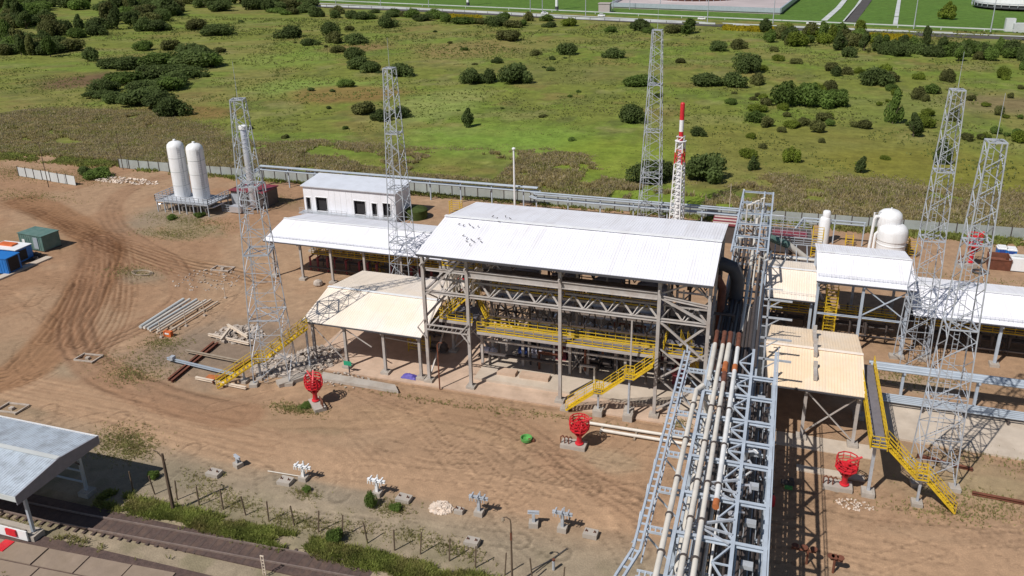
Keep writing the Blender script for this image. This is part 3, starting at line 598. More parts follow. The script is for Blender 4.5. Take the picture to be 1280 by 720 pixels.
# ------------------------------------------------------------------ canopies
def canopy(nm, label, x0, x1, prof, mt, cols, zc, mtc='steel_pale', purl=True, tilt=None):
    loc = ((x0+x1)/2, (prof[0][0]+prof[-1][0])/2, 0); T = thing(nm, label, 'canopy', loc)
    m = MB(); corrugated(m, x0, x1, prof, 0.28, 0.02, 0.08); rf = m.build('roof', mt, T)
    if len(prof) > 2: y, z = prof[1]; MB().bar((x0, y, z+.1), (x1, y, z+.1), .42, .05).build('ridge_cap', 'white' if mt != 'roof_tan' else 'roof_cream', rf)
    MB().bar((x0, prof[0][0]-.05, prof[0][1]-.12), (x1, prof[0][0]-.05, prof[0][1]-.12), .1, .14).build('gutter', 'gutter_dark', rf)
    m = MB()
    for (ya, za), (yb, zb) in zip(prof, prof[1:]):
        for k in range(5): t = (k+.3)/5; m.bar((x0+.1, lerp(ya, yb, t), lerp(za, zb, t)-.2), (x1-.1, lerp(ya, yb, t), lerp(za, zb, t)-.2), .07, .16)
    m.build('purlins', mtc, rf)
    ys_ = sorted({y for _, y in cols})
    for x, y in cols:
        z = prof[0][1]-.3 if abs(y-prof[0][0]) < 2 else (prof[-1][1]-.3 if abs(y-prof[-1][0]) < 2 else zc)
        col_(T, x, y, 0.35, z, .3, mtc)
    for y in ys_: 
        z = prof[0][1]-.42 if abs(y-prof[0][0]) < 2 else prof[-1][1]-.42
        MB().ibeam((x0+.3, y, z), (x1-.3, y, z), .18, .22).build('eave_beam', mtc, T)
    for x in sorted({x for x, _ in cols}):
        m = MB(); pz = lambda y: np.interp(y, [p[0] for p in prof], [p[1] for p in prof])-.36
        m.bar((x, prof[0][0], pz(prof[0][0])), (x, prof[1][0], pz(prof[1][0])), .14, .18)
        if len(prof) > 2: m.bar((x, prof[1][0], pz(prof[1][0])), (x, prof[2][0], pz(prof[2][0])), .14, .18)
        m.build('rafter', mtc, T)
    return T
LF = canopy('open_canopy', 'low open canopy with cream roof left of the tall process building', -51.2, -35.95, [(73.3, 5.7), (79.7, 7.25), (88.3, 5.9)], 'roof_cream', [(x, y) for x in (-50.2, -46.0, -41.0, -36.5) for y in (73.9, 87.4)], 6)
for a, b2 in ((-50.2, -46.0),):
    MB().bar((a, 73.9, 5.0), (b2, 73.91, .5), .09).build('brace', 'steel_pale', LF); MB().bar((a, 74.05, .5), (b2, 74.06, 5.0), .09).build('brace', 'steel_pale', LF)
    MB().bar((a, 87.4, 5.0), (b2, 87.41, .5), .09).build('brace', 'steel_pale', LF); MB().bar((b2, 87.5, 5.0), (a, 87.51, .5), .09).build('brace', 'steel_pale', LF)
MB().bar((-46, 73.9, 5.1), (-42.6, 73.9, 3.2), .1).build('brace', 'steel_pale', LF)
MB().bar((-41.0, 73.95, 4.7), (-36.5, 73.95, 4.5), .1).build('side_rail', 'steel_pale', LF)
RL = canopy('open_canopy', 'long low open canopy with white roof in front of the white blockhouse', -70.8, -38.0, [(94.4, 6.0), (100.2, 7.4), (106.6, 6.1)], 'roof_white', [(x, y) for x in (-70.0, -65.2, -60.2, -54.8, -49.0, -43.0, -38.6) for y in (95.2, 105.6)], 6)
m = MB()
for k in range(60): m.bar((-70.6+k*.55, 95.2, 6.22), (-70.6+k*.55, 95.2, 6.5), .025)
m.bar((-70.7, 95.2, 6.5), (-38.2, 95.2, 6.5), .03); m.bar((-70.7, 95.2, 6.36), (-38.2, 95.2, 6.36), .03); m.build('snow_guard', 'galv', RL)
RM_ = canopy('open_canopy', 'beige roofed low canopy behind the pipe rack left of the tall right canopy', 0.2, 6.1, [(94.2, 6.0), (100.5, 7.3), (106.6, 6.0)], 'roof_cream', [(x, y) for x in (.8, 5.6) for y in (95, 105.8)], 6, 'blue_paint')
m = MB()
for k in range(13): m.bar((.4+k*.46, 95.0, 6.2), (.4+k*.46, 95.0, 6.5), .025)
m.bar((.3, 95, 6.5), (6, 95, 6.5), .03); m.build('snow_guard', 'galv', RM_)
RF = canopy('open_canopy', 'tan roofed canopy beside the pipe rack and the dark gangway', -1.0, 10.2, [(73.3, 6.0), (79.4, 7.3), (86.2, 6.2)], 'roof_tan', [(x, y) for x in (4.9, 9.7) for y in (74.0, 85.4)], 6)
for y in (74.0, 85.4):
    MB().bar((5.0, y, 5.3), (9.6, y, .6), .12).build('brace', 'steel_pale', RF); MB().bar((9.6, y+.15, 5.3), (5.0, y+.16, .6), .12).build('brace', 'steel_pale', RF)
for y in (75.0, 78.5, 82.2):
    m = MB(); z = np.interp(y, [73.3, 79.4, 86.2], [6.0, 7.3, 6.2]); m.box(5.6, y+.6, z+.02, .35, 2.1, .5); m.box(5.6, y+1.5, z+.1, .4, .35, .95); m.build('roof_vent', 'steel_pale', RF)
RT = canopy('tall_canopy', 'taller canopy with white roof in front of the white process vessels', 5.8, 16.6, [(93.6, 9.0), (99.7, 10.3), (106.0, 9.1)], 'roof_white', [(x, y) for x in (6.1, 11.1, 16.0) for y in (94.2, 105.2)], 9, 'blue_paint')
for a, b2 in ((6.2, 11.0), (11.2, 15.9)):
    MB().ibeam((a, 94.2, 4.6), (b2, 94.2, 4.6), .15, .2).build('side_rail', 'blue_paint', RT)
MB().bar((11.2, 94.2, 4.9), (15.9, 94.21, 8.4), .12).build('brace', 'blue_paint', RT); MB().bar((15.9, 94.35, 4.9), (11.2, 94.36, 8.4), .12).build('brace', 'blue_paint', RT)
m = MB()
for k in range(23): m.bar((6.0+k*.47, 94.4, 9.25), (6.0+k*.47, 94.4, 9.6), .025)
for z in (9.45, 9.6): m.bar((5.9, 94.4, z), (16.5, 94.4, z), .03)
m.build('snow_guard', 'galv', RT)
RR = canopy('open_canopy', 'long low white roofed canopy running off the right side of the yard', 16.8, 52.0, [(94.4, 5.6), (100.2, 7.0), (106.0, 5.8)], 'roof_white', [(x, y) for x in (19.0, 26.2, 33.5, 41, 48) for y in (95.2, 105.2)], 6, 'blue_paint')
m = MB()
for k in range(76): m.bar((17.0+k*.46, 95.0, 5.8), (17.0+k*.46, 95.0, 6.15), .025)
for z in (6.0, 6.15): m.bar((16.9, 95, z), (51.9, 95, z), .03)
m.build('snow_guard', 'galv', RR)
# piping racks under the low canopies
def rack_under(nm, lab, x0, x1, y0, y1, zt, ymt='yellow'):
    T = thing(nm, lab, 'pipework', ((x0+x1)/2, (y0+y1)/2, 0)); m = MB(); r = random.Random(int(x0*7))
    for k in range(5): m.tube((x0, lerp(y0, y1, k/4), .9+.5*(k % 2)), (x1, lerp(y0, y1, k/4), .9+.5*(k % 2)), .16, 8)
    m.build('pipe', 'steel_dark', T, True)
    m = MB(); x = x0
    while x < x1:
        m.path([(x, y0+.6, .1), (x, y0+.6, 2.2), (x, y1-.6, 2.2), (x, y1-.6, .1)], r.uniform(.08, .16), 8); x += r.uniform(1.2, 2.4)
    m.build('branch_pipe', 'maroon' if x0 < -60 else 'steel_dark', T, True)
    m = MB(); railing(m, [(x0, y0+1.2, 2.5), (x1, y0+1.2, 2.5)], 1.1, 1.2, .03); railing(m, [(x0, y0+2.6, 2.5), (x1, y0+2.6, 2.5)], 1.1, 1.2, .03); m.build('railing', 'yellow', T)
    MB().box((x0+x1)/2, y0+1.9, 2.4, x1-x0, 1.4, .08).build('walkway', 'deck', T)
    x = x0+1
    while x < x1:
        m = MB(); m.bar((x, y0+1.2, 0), (x, y0+1.2, 2.4), .1); m.bar((x, y0+2.6, 0), (x, y0+2.6, 2.4), .1); m.bar((x, y0+1.2, 2.3), (x, y0+2.6, 2.3), .08); x += 4.5
        m.build('support_leg', 'steel_dark', T)
rack_under('manifold', 'dark pipe manifold with yellow railed gangway under the long rear left canopy', -66, -39, 98, 104, 3)
rack_under('manifold', 'dark pipe manifold with yellow railed gangway under the tall right canopy', 6.6, 15.6, 97, 104, 3)
rack_under('manifold', 'dark pipe manifold with yellow railed gangway under the low canopy at the right edge', 18, 50, 97.6, 104, 3)
rack_under('manifold', 'dark pipe manifold with yellow railed gangway under the cream roofed left canopy', -48.5, -37.5, 83, 87, 3)
rack_under('manifold', 'dark pipe manifold under the beige canopy behind the pipe rack', 0.8, 5.6, 97, 104, 3)

# ------------------------------------------------------------------ lattice lightning masts
def lattice(hb, ht, Hh, base=1.0):
    legs = [(-1, -1), (1, -1), (1, 1), (-1, 1)]
    def at_(k, z): w_ = lerp(hb, ht, z/Hh); return (legs[k % 4][0]*w_, legs[k % 4][1]*w_, z+base*0+.4)
    return legs, at_
def make_mast(name, label, loc, hb=1.65, ht=0.6, Hh=30.0, group=None, rz=0.0):
    T = thing(name, label, 'mast', (0, 0, 0), group); legs, at_ = lattice(hb, ht, Hh)
    for k in range(4):
        MB().bar(at_(k, 0), at_(k, Hh), .095, .095).build('leg', 'galv', T)
        MB().box(legs[k][0]*hb, legs[k][1]*hb, -.1, .9, .9, .5).build('footing', 'concrete', T)
    for k in range(4):
        m = MB(); z = 0; i_ = 0
        while z < Hh-.4:
            st = min(lerp(hb, ht, z/Hh)*1.5, Hh-z)
            m.bar(at_(k+(i_ % 2), z), at_(k+1-(i_ % 2), z+st), .058)
            if st > 1.9: m.bar(at_(k, z+st), at_(k+1, z+st), .05)
            z += st; i_ += 1
        m.build('bracing', 'galv', T)
    for z in (7.6, 15.2, 22.8, Hh):
        m = MB(); 
        for k in range(4):
            a = Vector(at_(k, z)); b_ = Vector(at_(k+1, z)); m.bar(a, b_, .12, .1)
        m.bar(at_(0, z), at_(2, z), .08); m.bar(at_(1, z), at_(3, z), .08)
        if z > 20: m.bar(Vector(at_(0, z)).lerp(Vector(at_(1, z)), .5), Vector(at_(3, z)).lerp(Vector(at_(2, z)), .5), .08)
        m.build('cross_frame', 'galv', T)
    m = MB(); l0 = Vector(at_(0, 0)).lerp(Vector(at_(1, 0)), .35); l1 = Vector(at_(0, Hh)).lerp(Vector(at_(1, Hh)), .2)
    for s_ in (-.2, .2): m.bar(l0+Vector((s_, .1, 0)), l1+Vector((s_, .1, 0)), .04)
    for k in range(70): c = l0.lerp(l1, k/70); m.bar(c+Vector((-.2, .1, 0)), c+Vector((.2, .1, 0)), .03)
    m.build('climbing_ladder', 'galv', T)
    m = MB(); m.tube((0, 0, Hh+.4), (0, 0, Hh+4.2), .03, 6, .015); m.build('lightning_rod', 'galv', T)
    T.location = loc; T.rotation_euler = (0, 0, rz); return T
G = 'lattice lightning masts round the plant'
M1 = make_mast('lattice_mast', 'slender grey lattice mast beside the yellow stairs of the cream roofed canopy', (-53.0, 69.7, 0), 2.0, .62, 31.9, G, R_(20))
M2 = make_mast('lattice_mast', 'grey lattice mast rising through the gap in front of the white blockhouse', (*P(507, 366)[:2], 0), 1.55, .62, 31.3, G)
dup(M2, (-20.3, 134.6, 0), 0.0, 'grey lattice mast behind the big white roof, left of the red and white stack', scale=(1.2, 1.2, 1.03))
dup(M2, (17.0, 92.6, 0), 0.1, 'farther of the two right lattice masts, standing at the corner of the tall white canopy', scale=(1, 1, 1.012))
dup(M2, (16.4, 71.0, 0), 0.06, 'nearest right lattice mast, standing at the foot of the yellow right stairs', scale=(1.04, 1.04, 1.005))
mat('roof_hut', (0.62, 0.65, 0.72), 0.45, 0, 0.05, 0.4, (0.4, 0.4, 0.42), 0.3, 0.5)
# ------------------------------------------------------------------ big pipe rack running towards the camera
RK = thing('pipe_rack', 'huge pale blue steel pipe rack running from the process buildings towards the camera', 'pipe rack', (-1.2, 60, 0))
ZT = 11.5
FR = [64.4, 61.0, 57.3, 54.4, 51.6, 47.3, 43.1, 39.0, 35.2]
RRW = [118.8, 113.6, 108.8, 104.4, 99.6, 95.6, 91.5, 87.3, 82.6, 78.0, 73.2, 68.6]
def rb(n, p, q, w_=.2, h_=.26, par=None, mt='blue_paint'): return MB().ibeam(p, q, w_, h_).build(n, mt, par or RK)
for x in (-4.05, -.37, 1.6): rb('top_beam', (x, 34.5, ZT), (x, 69.4, ZT), .24, .3)
for x in (-4.2, -1.2, 0.0): rb('top_beam', (x, 94.0, ZT+.02), (x, 119.0, ZT+.02), .2, .26)
for z in (8.6, 5.8):
    for x in (-4.05, 1.6): rb('side_beam', (x, 34.5, z), (x, 69.4, z), .2, .24)
    for x in (-4.2, 0.0): rb('side_beam', (x, 69.4, z), (x, 118.8, z), .18, .22)
for y in FR:
    rb('cross_beam', (-4.0, y, ZT-.02), (1.5, y, ZT-.02), .26, .3)
    rb('cross_beam', (-4.0, y, 8.6), (1.5, y, 8.6), .2, .24); rb('cross_beam', (-4.0, y, 5.8), (1.5, y, 5.8), .2, .24)
for y in RRW:
    if y > 93: rb('cross_beam', (-4.1, y, ZT-.02), (-.1, y, ZT-.02), .18, .24)
    rb('cross_beam', (-4.1, y, 8.6), (-.1, y, 8.6), .16, .2); rb('cross_beam', (-4.1, y, 5.8), (-.1, y, 5.8), .16, .2)
for y in (64.4, 57.3, 51.6, 43.1, 35.2):
    for x in (-4.05, 1.6):
        rb('post', (x, y, .4), (x, y, ZT-.2), .28, .28); footing(RK, x, y, 1.1, .5)
    MB().bar((-4.0, y+.2, .8), (1.55, y+.21, 5.6), .12).build('brace', 'blue_paint', RK)
for y in (118.8, 108.8, 99.6, 91.5, 82.6, 73.2):
    for x in (-4.2, 0.0): rb('post', (x, y, .3), (x, y, ZT-.2 if y > 93 else 8.5), .24, .24)

for x in (-4.2, 0.0):
    for ya, yb in zip(RRW[:6], RRW[1:6]): MB().bar((x+.02, ya, 8.8), (x+.02, yb, ZT-.2), .1).build('brace', 'blue_paint', RK)
for ya, yb in zip([69.4]+FR, FR):
    for x in (-4.05, 1.6): MB().bar((x+.02, ya, 8.8), (x+.02, yb, ZT-.2), .11).build('brace', 'blue_paint', RK)
# zig-zag wind bracing in the plane of the top beams and bracket triangles
ys_ = [69.0]+FR
for k, (ya, yb) in enumerate(zip(ys_, ys_[1:])):
    m = MB(); m.bar((-.4, ya-.2, ZT+.05), (-1.5, (ya+yb)/2, ZT+.05), .11, .13); m.bar((-1.5, (ya+yb)/2, ZT+.05), (-.4, yb+.2, ZT+.05), .11, .13)
    m.bar((-1.5, (ya+yb)/2, ZT+.05), (-.4, (ya+yb)/2, ZT+.05), .1); m.build('wind_bracing', 'blue_paint', RK)
    m = MB(); m.bar((-4.0, ya-.2, 10.9), (-2.9, (ya+yb)/2, 10.9), .09); m.bar((-2.9, (ya+yb)/2, 10.9), (-4.0, yb+.2, 10.9), .09); m.build('wind_bracing', 'galv', RK)
for y in (45.2, 49.5):
    m = MB(); m.bar((-.45, y, ZT+.2), (-2.5, y-1.0, ZT+.2), .13, .16); m.bar((-2.5, y-1.0, ZT+.2), (-2.3, y-1.6, ZT+.2), .12, .15); m.bar((-2.4, y-1.2, ZT+.2), (-.45, y-1.5, ZT+.2), .11, .14); m.bar((-2.4, y-1.4, ZT+.2), (-.6, y-2.4, ZT+.2), .1); m.build('pipe_bracket', 'galv', RK)
# crossbar brackets sticking out on the right of the rack near the canopy
for y, z in ((85.6, 9.5), (81.0, 9.5), (76.4, 9.4), (72.0, 9.4)):
    m = MB(); m.bar((0.1, y, z), (3.1, y, z), .16, .18); m.bar((.5, y, z-1.1), (1.8, y, z-.1), .1); m.bar((0.6, y, .3), (.6, y, z+1.6), .16); m.bar((.1, y, z+1.3), (2.0 if y > 80 else .7, y, z+1.3), .1); m.build('bracket_arm', 'galv', RK)
# pipes on the rack
def rp_(pts, r, mt, n='pipe', par=None): return MB().path(pts, r, 12).build(n, mt, par or RK, True)
ZP = ZT+.16+.2
rp_([(-4.6, 60.4, ZP), (-4.55, 33, ZP)], .19, 'pipe_cream')
rp_([(-4.6, 60.4, ZP), (-4.2, 61.2, ZP), (-3.9, 61.5, ZP-.8), (-3.7, 61.6, ZP-3.6)], .2, 'pipe_cream', 'elbow')
rp_([(-3.15, 69.0, ZP), (-3.2, 33, ZP)], .19, 'pipe_cream')
rp_([(-2.55, 62.2, ZP), (-2.4, 33, ZP)], .18, 'pipe_cream'); rp_([(-2.55, 62.2, ZP), (-2.57, 63.8, ZP), (-2.58, 64.3, ZP-.7), (-2.58, 64.4, ZP-3)], .21, 'rust', 'elbow')
rp_([(-2.6, 69.2, ZP+.02), (-2.62, 65.2, ZP+.02)], .23, 'pipe_cream'); rp_([(-2.62, 65.6, ZP+.02), (-2.62, 64.2, ZP+.02)], .24, 'rust_orange')
rp_([(-1.8, 68.8, ZP), (-1.72, 46.2, ZP)], .19, 'pipe_white'); rp_([(-1.72, 46.6, ZP), (-1.72, 45.9, ZP)], .23, 'rust_orange'); rp_([(-1.79, 65.4, ZP), (-1.79, 64.5, ZP)], .235, 'rust_orange')
rp_([(-3.85, 69, ZP), (-3.8, 62.6, ZP)], .2, 'pipe_cream')
for x, r in ((-3.85, .2), (-3.15, .22), (-2.6, .23), (-1.8, .22)):
    rp_([(x, 69.0, ZP+.01), (x, 71.5, ZP), (x-.1, 72.6, ZP-.5), (x-.1, 73.2, ZP-1.8), (x-.1, 73.4, 6.2)], r-.01, 'rust')
for x in (-4.55, -3.17, -2.46, -1.75):
    for y in (58.0, 53.0, 48.2, 44.2, 40.6):
        if x > -2 and y < 47: continue
        MB().tube((x, y, ZP), (x, y+.12, ZP), .28, 12).box(x, y+.06, ZP-.36, .3, .12, .2).build('pipe_clamp', 'steel_dark', RK)
rl = random.Random(9)
for k, x in enumerate(np.linspace(-3.7, 1.25, 13)):
    r = rl.choice((.09, .12, .16, .2)); a = rl.uniform(30, 40); b_ = rl.uniform(64, 72)
    rp_([(x, a, 8.6+.13+r), (x, b_, 8.6+.13+r)], r, rl.choice(('pipe_white', 'pipe_cream', 'pipe_grey', 'steel_dark', 'pipe_white')) if x < -.5 else 'steel_dark', 'lower_pipe')  # right-bay pipes coloured dark to imitate the shade inside the rack
for k, x in enumerate(np.linspace(-3.7, 1.2, 11)):
    r = rl.choice((.1, .14, .22)); rp_([(x, 33, 5.8+.13+r), (x, rl.uniform(66, 90), 5.8+.13+r)], r, rl.choice(('pipe_grey', 'steel_dark', 'pipe_grey', 'steel_dark')), 'lower_pipe')
for k, x in enumerate(np.linspace(-3.9, -.3, 8)):
    r = rl.choice((.1, .14, .2)); rp_([(x, 78+rl.uniform(0, 6), 8.8+r), (x, rl.uniform(100, 118), 8.8+r)], r, rl.choice(('pipe_grey', 'pipe_cream', 'steel_dark')), 'lower_pipe')
for k in range(16):   # valves, stubs and small branches hung in the rack
    x = rl.uniform(-1.6, .0); y = rl.uniform(40, 66); z = ZT-1.2
    m = MB(); m.path([(x, y, 9.0), (x, y, z+.6), (x+rl.uniform(.3, .8), y+.1, z+.7), (x+.8, y+rl.uniform(-.9, .9), z+.6)], rl.uniform(.05, .1), 8)
    if k % 2: m.lathe([(.2, -.1), (.2, .1), (.08, .14), (.08, .5), (.28, .52), (.28, .58)], (x, y, z), 10)
    m.build('valve', rl.choice(('galv', 'pipe_white', 'silver')), RK, True)
for k in range(7):
    y = 39+k*4.1; m = MB(); m.box(.6, y, 9.9, .75, .5, .3); m.bar((.2, y, 8.7), (.2, y, 9.9), .06); m.bar((1.0, y, 8.7), (1.0, y, 9.9), .06); m.build('junction_box', 'galv', RK)
for k in range(22):
    x = rl.uniform(-4, 0); y = rl.uniform(94, 117); m = MB(); m.path([(x, y, 6), (x, y, 10.4+rl.uniform(0, .7)), (x+.5, y+.3, 10.7), (x+.6, y+1.5, 10.6)], rl.uniform(.05, .13), 8)
    m.build('branch_pipe', rl.choice(('galv', 'steel_dark', 'pipe_grey', 'pipe_cream')), RK, True)
for x in (-3.2, -2.6, -2.2, -1.5):
    MB().path([(x, 112+x, 9), (x, 112+x, 13.6+x*.3), (x+.4, 112.2+x, 13.7+x*.3), (x+.4, 112.2+x, 12)], .09, 8).build('vent_riser', 'pipe_cream', RK, True)
m = MB(); m.path([(.0, 108, 11.8), (1.6, 108, 11.8), (1.6, 108, 6.4)], .06, 6); m.build('vent_riser', 'galv', RK, True)
# cable_ladder walkway along the left side
W = MB()
def cable_ladder(m, a, b, z, w_=.6, sp=.8):
    a = Vector((*a, z)); b = Vector((*b, z)); d = (b-a).normalized(); s_ = Vector((-d.y, d.x, 0))*w_/2; L = (b-a).length
    for k in (-1, 1): m.bar(a+s_*k, b+s_*k, .15, .2)
    for k in range(int(L/sp)): c = a+d*(k*sp+.1); m.bar(c-s_, c+s_, .16, .05)
cable_ladder(W, (-6.2, 67.4), (-6.1, 40.8), ZT+.05, .46); cable_ladder(W, (-6.1, 40.8), (-6.7, 38.2), ZT+.05, .46); cable_ladder(W, (-6.7, 38.2), (-6.8, 33), ZT+.05, .46)
wt = W.build('cable_tray', 'blue_paint', RK)
m = MB()
for s_ in (-.32, .32):
    m.bar((-6.2+s_, 67.4, ZT-.9), (-6.1+s_, 40.8, ZT-.9), .09)
    y = 67.0; k = 0
    while y > 42: m.bar((-6.18+s_, y, ZT-.05 if k % 2 else ZT-.9), (-6.18+s_, y-1.5, ZT-.9 if k % 2 else ZT-.05), .06); y -= 1.5; k += 1
m.build('tray_truss', 'blue_paint', wt)
m = MB(); m.bar((-6.2, 67.5, ZT), (-6.35, 68.6, ZT+.0), .14, .16); m.build('tray_end', 'blue_paint', wt)
for y in FR[:-1]:
    m = MB()
    for s_ in (-.26, .26): m.bar((-5.8, y+s_, ZT-.12), (-4.15, y+s_, ZT-.12), .08, .16)
    for k in range(5): m.bar((-5.6+k*.34, y-.26, ZT-.1), (-5.6+k*.34, y+.26, ZT-.1), .09, .04)
    m.bar((-5.8, y, ZT-.7), (-4.2, y, ZT-2.4), .1); m.build('tray_arm', 'blue_paint', RK)
# handrail beam run on the right edge, seen mostly by its shadow
m = MB()
for z in (ZT+.8, ZT+1.3): m.bar((1.75, 34.6, z), (1.75, 68.0, z), .07)
for y in FR: m.bar((1.75, y, ZT+.1), (1.75, y, ZT+1.3), .08)
m.build('guard_rail', 'blue_paint', RK)

for k in range(12):
    x = -3.9+k*.34; r = rl.choice((.1, .15, .2)); y1 = rl.uniform(82, 96)
    rp_([(x, 68+rl.uniform(0, 3), 9.0+rl.uniform(-.1, .3)), (x, y1, 8.9), (x, y1+.8, 8.3), (x, y1+.9, rl.uniform(2, 5))], r, rl.choice(('steel_dark', 'gutter_dark')), 'lower_pipe')
m = MB(); m.box(-2.1, 82, 5.2, 4.0, 20, .1); m.build('tray_deck', 'deck', RK)
# dark ducts between building and rack
E = thing('duct', 'big dark curved duct coming down between the tall building and the pipe rack', 'duct', (-4, 90, 0))
MB().path([(-6.5, 86, 12.5), (-4.6, 86, 13.0), (-3.4, 86, 12.6), (-2.9, 86, 11.4), (-2.9, 86, 2.0)], .75, 16).build('pipe', 'gutter_dark', E, True)
MB().path([(-6.5, 84, 11.5), (-4.9, 83.5, 12.2), (-4.3, 83, 11.4), (-4.3, 82, 7.0), (-4.3, 80, 3.0)], .42, 14).build('pipe', 'rust', E, True)
MB().box(-4.6, 87.4, 12.3, .9, .3, .5).build('sign_plate', 'pipe_cream', E)

# ------------------------------------------------------------------ right hand pipe runs
T = thing('pipeline', 'thick bundle of grey pipes carried on posts across the right of the yard', 'pipeline', (30, 85.3, 0))
for k, (dy, r) in enumerate(((0, .2), (.42, .16), (.8, .2), (-.36, .12))): MB().tube((12.0-.15*k, 85.0+dy, 3.1+r), (60, 85.0+dy, 3.1+r), r, 12).build('pipe', 'pipe_grey', T, True)
for x in (15.2, 22.4, 30.2, 38, 46):
    MB().bar((x, 85.2, 0), (x, 85.2, 3.0), .28).build('support_post', 'blue_paint', T); MB().bar((x, 84.4, 3.02), (x, 86.2, 3.02), .2, .16).build('saddle', 'blue_paint', T)
T = thing('pipeline', 'low bundle of thin grey pipes lying just in front of the raised bundle at right', 'pipeline', (30, 82.8, 0))
for k in range(5): MB().tube((12.2+.1*k, 82.2+k*.36, .85), (60, 82.2+k*.36, .85), .1, 10).build('pipe', 'pipe_grey', T, True)
for x in range(13, 58, 4): MB().bar((x, 82, .1), (x, 83.9, .1), .2, .2).bar((x, 82.1, .1), (x, 82.1, .75), .12).bar((x, 83.8, .1), (x, 83.8, .75), .12).bar((x, 81.9, .7), (x, 84, .7), .1).build('sleeper', 'steel_dark', T)
s = MB().prism([(11.6, 76.6), (60, 75.0), (60, 83.2), (11.6, 83.2)], -0.35, 0.09).build('concrete_apron', 'slab_pale'); tag(s, kind='structure')
for k, (x, y, sx) in enumerate(((7.5, 68.8, 6.0),)):
    tag(MB().box(x, y, -.02, sx, .9, .16).build('concrete_strip', 'slab_pale'), 'long pale concrete strip lying behind the right red monitor tower', 'slab')
tag(MB().prism([(2.5, 72.2), (11.6, 72.2), (11.6, 74.5), (2.5, 74.5)], -.3, .06).build('concrete_floor', 'slab_pale'), kind='structure')
x, y, _ = P(1185, 563); MB
# yellow gangway and stairs on the right
ST = thing('steel_stairs', 'yellow railed gangway and stairs coming down at the right of the tan canopy', 'stairs', (11, 72, 0))
GA = Vector((10.9, 80.5, 6.0)); GB = Vector((10.6, 65.6, 5.6))
d = MB().box(10.75, 73.0, 5.62, 1.25, 15.0, .1).build('gangway_deck', 'deck', ST)
for sx in (-1, 1):
    MB().bar((10.75+sx*.68, 80.5, 5.6), (10.75+sx*.68, 65.5, 5.6), .07, .26).build('stringer', 'yellow', ST)
    m = MB(); railing(m, [(10.75+sx*.66, 80.5, 5.72), (10.75+sx*.66, 65.5, 5.72)] if sx < 0 else [(10.75+sx*.66, 80.5, 5.72), (10.75+sx*.66, 66.9, 5.72)], 1.1, .8, .03); m.bar((10.75+sx*.66, 80.5, 5.9), (10.75+sx*.66, 66.9, 5.9), .03, .4); m.build('handrail', 'yellow', ST)
m = MB(); railing(m, [(10.1, 65.5, 5.72), (11.4, 65.5, 5.72)], 1.1, .65, .03); m.build('handrail', 'yellow', ST)
for y in (66.6, 79.5):
    MB().bar((10.6, y, 0), (10.6, y, 5.55), .26).build('support_post', 'galv', ST); footing(ST, 10.6, y, 1.1, .45)
flight(ST, (14.2, 66.3, 2.9), (11.5, 66.3, 5.6), 1.0, (0, 1, 0)); MB().box(14.6, 66.3, 2.82, 1.0, 1.05, .07).build('landing', 'deck', ST)

for y in (66.85, 65.8): m = MB(); railing(m, [(14.1, y, 2.9), (15.1, y, 2.9)], 1.1, .5, .03); m.build('handrail', 'yellow', ST)
flight(ST, (17.6, 66.3, .1), (15.0, 66.3, 2.85), 1.0, (0, 1, 0)); MB().bar((14.6, 66.3, 0), (14.6, 66.3, 2.8), .2).build('support_post', 'galv', ST); footing(ST, 14.6, 66.3, .9, .4)
# yellow stairs in front of the building
ST = thing('steel_stairs', 'yellow stairs climbing to the right in front of the tall process building', 'stairs', (-14, 72.6, 0))
flight(ST, (-18.9, 72.4, .15), (-15.9, 72.4, 2.75), .9, (0, 1, 0)); MB().box(-15.5, 72.4, 2.7, .9, .95, .07).build('landing', 'deck', ST)
flight(ST, (-15.1, 72.4, 2.8), (-12.7, 72.4, 5.0), .9, (0, 1, 0)); MB().box(-12.3, 72.4, 4.95, .9, .95, .07).build('landing', 'deck', ST)
flight(ST, (-11.9, 72.4, 5.0), (-9.9, 72.4, 6.9), .9, (0, 1, 0))
for x, z in ((-15.5, 2.75), (-12.3, 5.0)):
    for y in (71.95, 72.85): m = MB(); railing(m, [(x-.45, y, z), (x+.45, y, z)], 1.1, .45, .03); m.build('handrail', 'yellow', ST)
    MB().bar((x, 72.4, 0), (x, 72.4, z-.05), .18).build('support_post', 'galv', ST); footing(ST, x, 72.4, 1.0, .7)
footing(ST, -19.1, 72.4, .9, .3)
# yellow stairs at the left canopy
ST = thing('steel_stairs', 'yellow stairs coming down to the left from the cream roofed canopy past the slender mast', 'stairs', (-54, 69, 0))
def L3(a, b, t): return tuple(lerp(x, y, t) for x, y in zip(a, b))
foot = (-58.0, 65.6, .15); head = (-50.0, 72.6, 5.4); mid1 = L3(foot, head, .40); mid2 = L3(foot, head, .50); mid2 = (mid2[0], mid2[1], mid1[2])
dd = Vector((head[0]-foot[0], head[1]-foot[1], 0)).normalized(); side = (-dd.y, dd.x, 0)
flight(ST, foot, mid1, .9, side); flight(ST, mid2, head, .9, side)
c = L3(mid1, mid2, .5); MB().box(c[0], c[1], c[2]-.05, 1.1, .95, .07, math.atan2(dd.y, dd.x)).build('landing', 'deck', ST)
sv = Vector(side)*.45
for k in (-1, 1): m = MB(); railing(m, [Vector(mid1)+sv*k, Vector(mid2)+sv*k], 1.1, .5, .03); m.build('handrail', 'yellow', ST)
for t in (.28, .45, .98):
    x, y, z = L3(foot, head, t); MB().bar((x, y, 0), (x, y, z-.2), .2).build('support_post', 'galv', ST); footing(ST, x, y, .9, .35)

